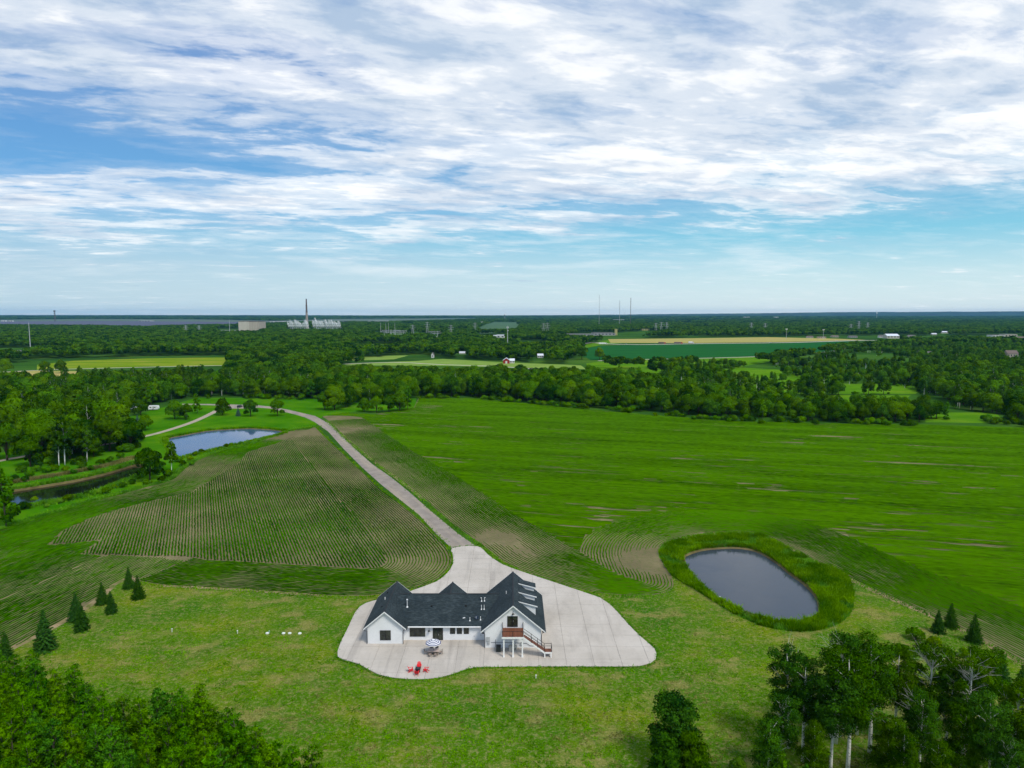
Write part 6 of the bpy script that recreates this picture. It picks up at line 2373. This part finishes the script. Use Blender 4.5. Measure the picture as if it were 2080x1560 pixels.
def lattice(name, px_, base_py, top_py, wb, wt, label, cat, guys=0, mat="steel_pale", bar=0.25, step=8, base_d=None, group=None):
    x, y = G(px_, base_py)
    hh = H(px_, top_py, y)[1]
    o = thing(name, (x, y, 0), label, cat, group)
    mb_ = MB()
    cor = lambda t: [(x + sx_ * (wb + (wt - wb) * t) / 2, y + sy_ * (wb + (wt - wb) * t) / 2, hh * t) for sx_, sy_ in ((-1, -1), (1, -1), (1, 1), (-1, 1))]
    n = max(3, int(hh / step))
    for i in range(n):
        a, b = cor(i / n), cor((i + 1) / n)
        for k in range(4):
            mb_.beam(a[k], b[k], bar, bar)
            mb_.beam(a[k], b[(k + 1) % 4], bar * 0.5, bar * 0.5)
            mb_.beam(a[(k + 1) % 4], b[k], bar * 0.5, bar * 0.5)
    build(mb_, "lattice", MATS[mat], o)
    for gk in range(guys):
        an = 2 * math.pi * gk / guys + 0.4
        build(MB().tube([(x, y, hh * 0.9), (x + math.cos(an) * hh * 0.5, y + math.sin(an) * hh * 0.5, 0)], 0.05, 4), "guy_wire", MATS[mat], o)
    return o, x, y, hh


lattice("radio_mast", 1216.8, 665, 598, 1.6, 1.4, "tall hair-thin radio mast, leftmost of the three on the horizon", "radio mast", guys=3, bar=0.2, step=12)
lattice("radio_mast", 1258, 664, 609.5, 2.0, 1.8, "tall thin radio mast, middle of the three on the horizon", "radio mast", guys=3, bar=0.3, step=12)
lattice("radio_mast", 1280.4, 664, 605, 2.3, 2.0, "darkest tall thin radio mast, rightmost of the three on the horizon", "radio mast", guys=3, bar=0.42, step=12, mat="roof_grey")
lt, x, y, hh = lattice("lookout_tower", 112, 654, 630.5, 9, 5, "lattice tower with a wide head on the left horizon", "tower", bar=0.9, step=14, mat="roof_grey")
build(MB().box(x - 5, x + 5, y - 5, y + 5, hh - 9, hh), "head", MATS["roof_grey"], lt)


def pole(name, px_, base_py, top_py, r0, label, cat, mat="steel_pale", head=None):
    x, y = G(px_, base_py)
    hh = H(px_, top_py, y)[1]
    o = thing(name, (x, y, 0), label, cat)
    build(MB().tube([(x, y, 0), (x, y, hh)], [r0, r0 * 0.55], 10), "pole", MATS[mat], o)
    if head == "cell":
        for k in range(9):
            an = 2 * math.pi * k / 9
            q = (x + 1.5 * math.cos(an), y + 1.5 * math.sin(an))
            build(MB().box(q[0] - 0.2, q[0] + 0.2, q[1] - 0.2, q[1] + 0.2, hh - 3.0, hh - 0.4), "antenna", MATS["vehicle_white"], o)
        build(MB().tube([(x, y, hh - 2.2), (x, y, hh - 1.9)], 1.5, 12), "platform", MATS[mat], o)
        build(MB().tube([(x + 0.9, y - 0.6, hh - 7), (x + 0.9, y - 1.0, hh - 7)], 0.8, 10), "dish", MATS["vehicle_white"], o)
        build(MB().tube([(x, y, hh), (x, y, hh + 2.5)], 0.08, 5), "lightning_rod", MATS[mat], o)
    elif head == "lamps":
        build(MB().box(x - 2.4, x + 2.4, y - 0.3, y + 0.3, hh - 0.6, hh + 0.8), "lamp_rack", MATS["vehicle_white"], o)
    elif head == "ball":
        mb_ = MB()
        rr3 = 7.5
        mb_.tube([(x, y, hh - 2 * rr3 + rr3 * (1 + math.sin(t))) for t in np.linspace(-1.45, 1.45, 9)], [rr3 * math.cos(t) + 0.2 for t in np.linspace(-1.45, 1.45, 9)], 16)
        build(mb_, "tank", MATS["vehicle_white"], o, smooth=True)
    else:
        build(MB().tube([(x, y, hh), (x, y, hh + 2)], 0.1, 5), "tip", MATS[mat], o)
    return o


pole("cell_mast", 1031, 710, 663, 0.75, "tall pale cell mast with antennas at its head, centre of the distance", "cell mast", head="cell")
pole("steel_mast", 62, 710, 656, 0.75, "tall smooth tapered steel mast at the left above the far road", "mast")
pole("steel_mast", 467, 684, 650, 0.75, "thin steel mast standing in front of the beige power plant", "mast")
pole("light_mast", 1597, 689, 668.5, 0.4, "floodlight mast by the highway, left of two", "light mast", head="lamps")
pole("light_mast", 1672, 690, 670, 0.4, "floodlight mast by the highway, right of two", "light mast", head="lamps")
pole("water_tower", 1025.5, 650, 637.5, 2.0, "white ball shaped water tower on the horizon in the centre", "water tower", head="ball")
pole("water_tower", 1780.5, 648, 634.5, 2.2, "small pale water tower on the right horizon", "water tower", head="ball")
pole("street_lamp", 6, 752, 735, 0.15, "lone pale lamp post at the left edge by the meadow road", "lamp post", head="lamps")

# substation
for k, (a, b, lab) in enumerate(((773.5, 683, "leftmost"), (784, 682, "second from the left"), (789.5, 682.5, "third from the left"), (802.5, 683, "rightmost"))):
    pole("lightning_mast", a, b, 656, 0.55, f"slim tall lightning mast over the substation, {lab} of four", "mast")


def gantry(px0, px1, base_py, hh, label, bays=4):
    x0, y = G(px0, base_py)
    x1, _ = G(px1, base_py)
    o = thing("substation_gantry", ((x0 + x1) / 2, y, 0), label, "gantry", "gantries of the substation")
    PLOTS.append(((x0 + x1) / 2, y, (x1 - x0) * 0.7))
    for i in range(bays + 1):
        x = x0 + (x1 - x0) * i / bays
        build(MB().beam((x, y - 1.6, 0), (x, y, hh), 0.35, 0.35).beam((x, y + 1.6, 0), (x, y, hh), 0.35, 0.35).beam((x, y, hh), (x, y, hh + 3), 0.2, 0.2), "post", MATS["steel_pale"], o)
    mb_ = MB().beam((x0, y, hh - 0.3), (x1, y, hh - 0.3), 0.5, 0.5).beam((x0, y, hh - 1.6), (x1, y, hh - 1.6), 0.3, 0.3)
    for i in range(bays * 4):
        xa, xb = x0 + (x1 - x0) * i / (bays * 4), x0 + (x1 - x0) * (i + 1) / (bays * 4)
        mb_.beam((xa, y, hh - 0.3 if i % 2 else hh - 1.6), (xb, y, hh - 1.6 if i % 2 else hh - 0.3), 0.2, 0.2)
    build(mb_, "truss", MATS["steel_pale"], o)


for k, (a, b, c, h_) in enumerate(((774, 800, 683.5, 13), (776, 812, 681.5, 15), (795, 823, 683, 12), (800, 826, 680.5, 13), (870, 896, 686, 12), (872, 894, 683, 13))):
    gantry(a, b, c, h_, "steel gantry of the substation, " + ("nearest at the left", "tallest behind the masts", "middle of the left yard", "farthest right of the left yard", "nearest in the right yard", "rear one in the right yard")[k])
for k, (a, c, d) in enumerate(((778, 684, 680), (790, 684, 680.5), (801, 684.5, 680), (812, 684, 681), (884, 687, 683.5))):
    building("transformer", a, a + 5, c, d, "pale transformer box in the substation, " + ("leftmost", "second from the left", "third from the left", "fourth from the left", "alone in the right yard")[k], "transformer", "wall_white", "wall_grey", depth=5)


def pylon(px_, base_py, hh, label):
    x, y = G(px_, base_py)
    o = thing("power_pylon", (x, y, 0), label, "pylon", "lattice pylons over the distant woods")
    mb_ = MB()
    wd = lambda t: 7.0 * (1 - t) + 1.4 * t if t < 0.6 else 2.0
    n = 7
    for i in range(n):
        a = [(x + s * wd(i / n) / 2, y + q * wd(i / n) / 2, hh * i / n) for s, q in ((-1, -1), (1, -1), (1, 1), (-1, 1))]
        b = [(x + s * wd((i + 1) / n) / 2, y + q * wd((i + 1) / n) / 2, hh * (i + 1) / n) for s, q in ((-1, -1), (1, -1), (1, 1), (-1, 1))]
        for k in range(4):
            mb_.beam(a[k], b[k], 0.3, 0.3)
            mb_.beam(a[k], b[(k + 1) % 4], 0.16, 0.16)
    build(mb_, "tower_frame", MATS["steel_pale"], o)
    for t, L in ((0.62, 7), (0.78, 8.5), (0.93, 6)):
        build(MB().beam((x - L, y, hh * t), (x + L, y, hh * t), 0.3, 0.3).beam((x - L, y, hh * t), (x, y, hh * t + 1.6), 0.2, 0.2).beam((x + L, y, hh * t), (x, y, hh * t + 1.6), 0.2, 0.2), "cross_arm", MATS["steel_pale"], o)


for a, b, h_, lab in ((838.5, 682, 30, "lattice pylon just right of the substation, left of two"), (868, 681, 38, "tall lattice pylon behind the right substation yard"),
                      (916, 685, 32, "lattice pylon between the substation and the white warehouse"), (965, 678, 34, "pylon at the left edge of the far green clearing"),
                      (1104, 684, 36, "left pylon of the pair right of the cell mast"), (1112, 682, 36, "right pylon of the pair right of the cell mast"),
                      (1332, 677, 32, "left pylon of the three above the tan field"), (1343, 678, 36, "middle pylon of the three above the tan field"), (1354, 677, 34, "right pylon of the three above the tan field"),
                      (1526, 675, 32, "pylon over the dark wood, left of the floodlight masts"), (1554, 675, 30, "pylon over the dark wood, close to the left floodlight mast"),
                      (1744, 677, 38, "tallest pylon above the suburb, left one"), (1762, 675, 32, "pylon above the suburb, right one"), (1728, 676, 28, "small pylon left of the tallest one above the suburb"),
                      (378, 681, 28, "pylon in the left woods before the beige power plant"), (405, 679, 26, "small pylon close left of the power plant")):
    pylon(a, b, h_, lab)

# ------------------------------------------------------------------ vehicles


def wheel_set(o, x0, x1, yc, w, r_, n, z0=0.1):
    me_ = MB().tube([(0, -0.14, 0), (0, 0.14, 0)], r_, 12).mesh("wheel", MATS["tyre"])
    for i in range(n):
        x = x0 + (x1 - x0) * i / max(1, n - 1)
        for s in (-1, 1):
            obj("wheel", me_, o, (x, s * w / 2, r_ + z0))


def lorry(px_, py_, label, L=17, mat="vehicle_white", cab="vehicle_white"):
    x, y = G(px_, py_)
    o = thing("lorry", (x, y, 0.2), label, "truck")
    build(MB().box(x - L / 2, x + L / 2 - 4.2, y - 1.3, y + 1.3, 1.3, 4.2), "trailer", MATS[mat], o)
    build(MB().extrude([(x + L / 2 - 3.4, y - 1.25, 0.8), (x + L / 2, y - 1.25, 0.8), (x + L / 2, y - 1.25, 2.2), (x + L / 2 - 0.8, y - 1.25, 2.4), (x + L / 2 - 1.2, y - 1.25, 3.7), (x + L / 2 - 3.4, y - 1.25, 3.8)], (0, 2.5, 0)), "cab", MATS[cab], o)
    build(MB().box(x + L / 2 - 2.6, x + L / 2 - 1.3, y - 1.29, y + 1.29, 2.4, 3.3), "window", MATS["far_glass"], o)
    wheel_set(o, -L / 2 + 1.5, L / 2 - 1.2, 0, 2.3, 0.5, 5)


def car(px_, py_, label, mat="vehicle_white", rz=0.0, z=0.2):
    x, y = G(px_, py_)
    o = empty("car", (x, y, z), label, "car", None, rz)
    prof = [(-2.2, -0.9, 0.4), (2.2, -0.9, 0.4), (2.25, -0.9, 0.85), (1.2, -0.9, 0.98), (-2.1, -0.9, 1.0), (-2.25, -0.9, 0.8)]
    obj("body", MB().extrude(prof, (0, 1.8, 0)).mesh("body", MATS[mat]), o)
    cab = [(-1.9, -0.8, 1.0), (1.1, -0.8, 0.98), (0.45, -0.8, 1.5), (-1.5, -0.8, 1.52)]
    obj("cabin", MB().extrude(cab, (0, 1.6, 0)).mesh("cabin", MATS["far_glass"]), o)
    obj("roof", MB().box(-1.4, 0.4, -0.75, 0.75, 1.521, 1.56).mesh("roof", MATS[mat]), o)
    me_ = MB().tube([(0, -0.12, 0), (0, 0.12, 0)], 0.34, 12).mesh("wheel", MATS["tyre"])
    for sx_ in (-1.4, 1.4):
        for sy_ in (-0.82, 0.82):
            obj("wheel", me_, o, (sx_, sy_, 0.34))
    return o


lorry(1225, 700.0, "long white articulated lorry on the highway by the green field")
lorry(1345, 698.8, "dark red lorry on the highway, left of two", 15, "roof_brown", "vehicle_red")
lorry(1378, 698.6, "dark red lorry on the highway, right of two", 17, "roof_brown", "vehicle_red")
lorry(1404, 697.8, "white lorry right behind the dark red ones", 11)
car(1262, 700.2, "white car on the highway just right of the long lorry")
car(1272, 700.0, "second white car on the highway right of the long lorry", "vehicle_white")
car(1565, 696.9, "white car on the highway in front of the tan field's end")
car(1700, 693.2, "white car at the right end of the highway")
car(1590, 722.5, "pale car on the farm road under the green field", z=0.16)
car(487, 827.5, "black car parked on the turnaround beside the driveway", "vehicle_black", rz=1.5, z=0.04)


def camper(px_, py_, L, label, rz=0.0):
    x, y = G(px_, py_)
    o = empty("camper_trailer", (x, y, 0.02), label, "trailer", None, rz)
    prof = [(-L / 2, -1.2, 0.6), (L / 2 - 0.3, -1.2, 0.6), (L / 2, -1.2, 1.4), (L / 2 - 0.4, -1.2, 2.9), (-L / 2, -1.2, 2.95)]
    obj("body", MB().extrude(prof, (0, 2.4, 0)).mesh("body", MATS["vehicle_white"]), o)
    for xx in (-L * 0.28, L * 0.15):
        obj("window", MB().box(xx - 0.5, xx + 0.5, -1.23, -1.201, 1.6, 2.2).mesh("window", MATS["far_glass"]), o)
    obj("door", MB().box(-0.35, 0.3, -1.225, -1.201, 0.7, 2.5).mesh("door", MATS["wall_grey"]), o)
    me_ = MB().tube([(0, -0.12, 0), (0, 0.12, 0)], 0.36, 12).mesh("wheel", MATS["tyre"])
    for s in (-1, 1):
        obj("wheel", me_, o, (-0.4, s * 1.1, 0.36))


camper(313, 833, 6.0, "white camper trailer behind the dark round tree above the path", 0.1)
camper(271, 832, 4.0, "short white camper trailer left of the dark round tree", 0.5)

# ------------------------------------------------------------------ solar field (thousands of panels, joined)
mb_ = []
px0, py0 = -60, 664
Vs, Fs = [], []
solar = GP([(-60, 663), (300, 666), (560, 659), (700, 655), (700, 653), (560, 655), (200, 653), (-60, 654)])
P = np.array(solar)
y = P[:, 1].min()
kk = 0
while y < P[:, 1].max():
    for x in np.arange(P[:, 0].min(), P[:, 0].max(), 60.0):
        if inside(np.array([[x + 27, y]]), solar)[0] and vnoise(np.array([x / 300]), np.array([y / 300]), 5)[0] > 0.12:
            b = len(Vs)
            Vs += [(x, y, 0.8), (x + 54, y, 0.8), (x + 54, y + 4.5, 3.2), (x, y + 4.5, 3.2)]
            Fs.append((b, b + 1, b + 2, b + 3))
    y += 9.0
o = obj("solar_panels", fast_mesh("solar_panels", Vs, Fs, MATS["panel_violet"]))
prop(o, kind="stuff")

# ------------------------------------------------------------------ far woods
near_polys = [GP(p) for p, _, _ in FOREST.values()] + [GP(sc_poly), right_field, left_field, meadow_poly]
Qa = far_points(560, 1700, 8.8, 51, 0.34, 120)
for p_ in near_polys:
    Qa = Qa[~inside(Qa, p_)]
# keep the view of the meadows open: nothing nearer than the belt on the right
Qa = Qa[~((Qa[:, 1] < 640) & (Qa[:, 0] > -60) & (Qa[:, 0] < 230))]
Qb = far_points(1700, 3700, 10.5, 52, 0.36, 260)
Qc = far_points(3700, 9000, 37, 53, 0.33, 700)
Qd = far_points(9000, 14500, 62, 54, 0.30, 2500)
rr4 = np.random.default_rng(9)
far_pts = []
for Qx, s0, k0, kn in ((Qa, 0.92, 0, 4), (Qb, 1.0, 0, 4), (Qc, 1.05, 4, 3), (Qd, 1.6, 4, 3)):
    for x, y in Qx:
        far_pts.append((x, y, 0, s0 * rr4.uniform(0.72, 1.22), k0 + rr4.integers(kn)))
print("FAR", len(far_pts))
instancer("far_woods", far_pts, far_protos)

# blue ridges at the horizon
material("ridge_wood", (0.012, 0.045, 0.018), 0.95, vary=0.4, vscale=0.002)


def ridge(y, x0, x1, fn, depth=900):
    xs_ = np.arange(x0, x1, 60.0)
    top = np.array([fn(x) for x in xs_])
    V, F = [], []
    for j, (dy, fz) in enumerate(((0, 0.0), (depth * 0.35, 0.7), (depth * 0.6, 1.0), (depth, 0.0))):
        for x, t in zip(xs_, top):
            V.append((x, y + dy, t * fz - 0.5))
    n = len(xs_)
    for j in range(3):
        for i in range(n - 1):
            F.append((j * n + i, j * n + i + 1, (j + 1) * n + i + 1, (j + 1) * n + i))
    o = obj("hills", fast_mesh("hills", V, F, MATS["ridge_wood"], smooth=False))
    o["kind"] = "structure"


def fn1(x):
    n = vnoise(np.array([x / 1100.0]), np.array([1.5]), 2)[0]
    n2 = vnoise(np.array([x / 240.0]), np.array([2.5]), 3)[0]
    n3 = vnoise(np.array([x / 60.0]), np.array([3.5]), 4)[0]
    return max(6.0, 8 + n * 16 + n2 * 8 + n3 * 5)


def fn2(x):
    up = np.clip((x - 1500) / 7500, 0, 1)
    n = vnoise(np.array([x / 1700.0]), np.array([7.5]), 6)[0]
    n2 = vnoise(np.array([x / 420.0]), np.array([8.5]), 7)[0]
    n3 = vnoise(np.array([x / 70.0]), np.array([8.5]), 9)[0]
    return 15 + up * 62 + n * (14 + 26 * up) + n2 * (5 + 10 * up) + n3 * 5


ridge(10500, -9500, 9500, fn1)
ridge(12800, -11500, 11500, fn2)
ridge(15200, -13500, 13500, lambda x: fn2(x * 0.8 + 900) * 1.02)

# ------------------------------------------------------------------ grasses


def tufts(name, Q, h, w, blades, mat, seed, bright=0.5, lean=0.35):
    r_ = np.random.default_rng(seed)
    n = len(Q)
    Q = np.repeat(Q, blades, axis=0) + r_.normal(0, w * 0.9, (n * blades, 2))
    m = len(Q)
    hh = np.repeat(h * r_.uniform(0.55, 1.3, n), blades) * r_.uniform(0.7, 1.2, m)
    a = r_.uniform(0, 2 * math.pi, m)
    d = np.stack([np.cos(a), np.sin(a)], 1)
    ln = r_.normal(0, lean, (m, 2)) * hh[:, None]
    z0 = np.full(m, 0.0)
    bw_ = (w * r_.uniform(0.5, 1.0, m))[:, None]
    V = np.stack([np.c_[Q - d * bw_, z0], np.c_[Q + d * bw_, z0], np.c_[Q + ln + d * bw_ * 0.35, hh], np.c_[Q + ln - d * bw_ * 0.35, hh * 0.92]], 1).reshape(-1, 3)
    F = np.arange(4 * m).reshape(m, 4)
    t = np.clip(bright + np.repeat((fbm(Q[::blades, 0] / 4, Q[::blades, 1] / 4, seed, 3) - 0.5) * 1.5, blades) + r_.normal(0, 0.15, m), 0, 1)
    o = obj(name, fast_mesh(name, V, F, MATS[mat], np.repeat(t, 4)))
    prop(o, kind="stuff")
    return o


def sample_ring(outer, inner, n, seed):
    r_ = np.random.default_rng(seed)
    P = np.array(outer)
    Q = r_.uniform(P.min(axis=0), P.max(axis=0), (n * 4, 2))
    Q = Q[inside(Q, [tuple(p) for p in outer])]
    Q = Q[~inside(Q, [tuple(p) for p in inner])]
    return Q[:n]


Q = sample_ring(ring_r, pond_r, 15000, 1)
cl = fbm(Q[:, 0] / 3.5, Q[:, 1] / 3.5, 44, 3)
dd = dist_to_curve(Q, np.vstack([ring_r, ring_r[:1]]))
tufts("tall_grass", Q[(cl > 0.40)], 0.95, 0.11, 6, "grass_blades", 2, 0.42)
tufts("tall_grass", Q[(cl <= 0.40)], 0.6, 0.10, 4, "grass_blades", 3, 0.62)
di = dist_to_curve(Q, np.vstack([pond_r, pond_r[:1]]))
tufts("bank_grass", Q[di < 1.4], 0.5, 0.08, 5, "dry_blades", 4, 0.35)
sheet("grass_ring", ring_r, 0.013, MATS["mown_grass"], holes=[pond_r])

# ragged grass on the lawn
r_ = np.random.default_rng(21)
lw = np.array([G(a, b) for a, b in zip(r_.uniform(-100, 2180, 150000), 1180 + 420 * r_.uniform(0, 1, 150000) ** 0.8)])
padp = [tuple(p) for p in pad]
okl = inside(lw, lawn_poly) & ~inside(lw, padp) & ~inside(lw, [tuple(p) for p in ring_r]) & ~inside(lw, left_field) & ~inside(lw, right_field)
lw = lw[okl]
c1 = fbm(lw[:, 0] / 5, lw[:, 1] / 4, 61, 4)
c2 = fbm(lw[:, 0] / 1.3, lw[:, 1] / 1.3, 62, 3)
g1 = (c2 > 0.5)
tufts("lawn_tufts", lw[g1 & (c1 < 0.56)][:42000], 0.16, 0.09, 2, "grass_blades", 22, 0.62, lean=0.8)
tufts("lawn_tufts", lw[~g1 & (c1 > 0.54)][:14000], 0.12, 0.08, 2, "dry_blades", 23, 0.5, lean=0.9)

# rough growth on the banks of the left ponds and the margins of the fields


def along(curve_px, n, spread, seed, world=None):
    c = world if world is not None else smooth_curve(GP(curve_px), 1.0)
    r5 = np.random.default_rng(seed)
    i = r5.integers(0, len(c), n)
    return c[i] + r5.normal(0, spread, (n, 2))


def out_of(Q, *curves):
    for c in curves:
        Q = Q[~inside(Q, [tuple(p) for p in c])]
    return Q


pe = np.vstack([np.array(pad), np.array(pad[:1])])
pq = pe[np.random.default_rng(5).integers(0, len(pe) - 1, 5200)] + np.random.default_rng(6).normal(0, 0.75, (5200, 2))
pq = pq[~inside(pq, padp) & (dist_to_curve(pq, pe) < 0.5)]
tufts("edge_grass", pq, 0.22, 0.10, 3, "grass_blades", 24, 0.45, lean=0.8)

# bushes thicken the front of the woods
fr = []
for cv, n_, sp in (([(845, 809), (960, 810), (1100, 822), (1280, 838), (1480, 854), (1700, 860), (1860, 863)], 260, 2.2), ([(2000, 855), (2080, 866), (2180, 870)], 40, 2.5),
                   ([(430, 809), (540, 809), (640, 812)], 50, 2.2), ([(60, 932), (120, 948), (190, 938), (245, 918), (275, 890)], 60, 2.0)):
    for q in along(cv, n_, sp * 1.3, n_):
        if vnoise(np.array([q[0] / 9.0]), np.array([q[1] / 9.0]), 15)[0] < 0.5:
            continue
        fr.append((q[0], q[1], 0, rr4.uniform(0.6, 1.7), 11 if rr4.random() < 0.7 else 12))
instancer("wood_edge_bushes", fr, mids)

tufts("bank_grass", out_of(along(None, 5000, 1.3, 5, np.vstack([pond_u])), pond_u), 0.9, 0.16, 4, "grass_blades", 6, 0.5)
tufts("bank_grass", out_of(along(None, 7000, 1.6, 7, pond_l), pond_l), 1.1, 0.16, 5, "grass_blades", 8, 0.55)
tufts("bank_grass", out_of(along([(0, 985), (60, 975), (158, 958), (222, 945), (270, 930)], 2500, 1.0, 8), pond_l), 0.8, 0.15, 4, "dry_blades", 9, 0.35)
tufts("field_edge_weeds", out_of(along(left_up_px[2:], 7000, 1.3, 9), left_field, pond_l, pond_u), 0.7, 0.14, 4, "grass_blades", 10, 0.6)
tufts("field_edge_weeds", out_of(along(None, 6000, 0.8, 12, RN - np.array([0.6, 0.2])), right_field, padp), 0.35, 0.1, 3, "grass_blades", 13, 0.6)
tufts("field_edge_weeds", out_of(along(None, 4000, 0.7, 14, LD + np.array([0.3, -0.6])), left_field, padp), 0.3, 0.1, 3, "grass_blades", 15, 0.6)

# ------------------------------------------------------------------ air
hz = MB().box(-14700, 14700, -3200, 17200, -1.5, 150)
m = bpy.data.materials.new("haze_air")
m.use_nodes = True
nt = m.node_tree
nt.nodes.remove(nt.nodes["Principled BSDF"])
pv = N(nt.nodes, "ShaderNodeVolumePrincipled")
pv.inputs["Color"].default_value = (0.17, 0.50, 0.97, 1)
pv.inputs["Density"].default_value = 0.000026
nt.links.new(pv.outputs[0], nt.nodes["Material Output"].inputs["Volume"])
hz_o = build(hz, "haze", m)
hz_o["kind"] = "stuff"
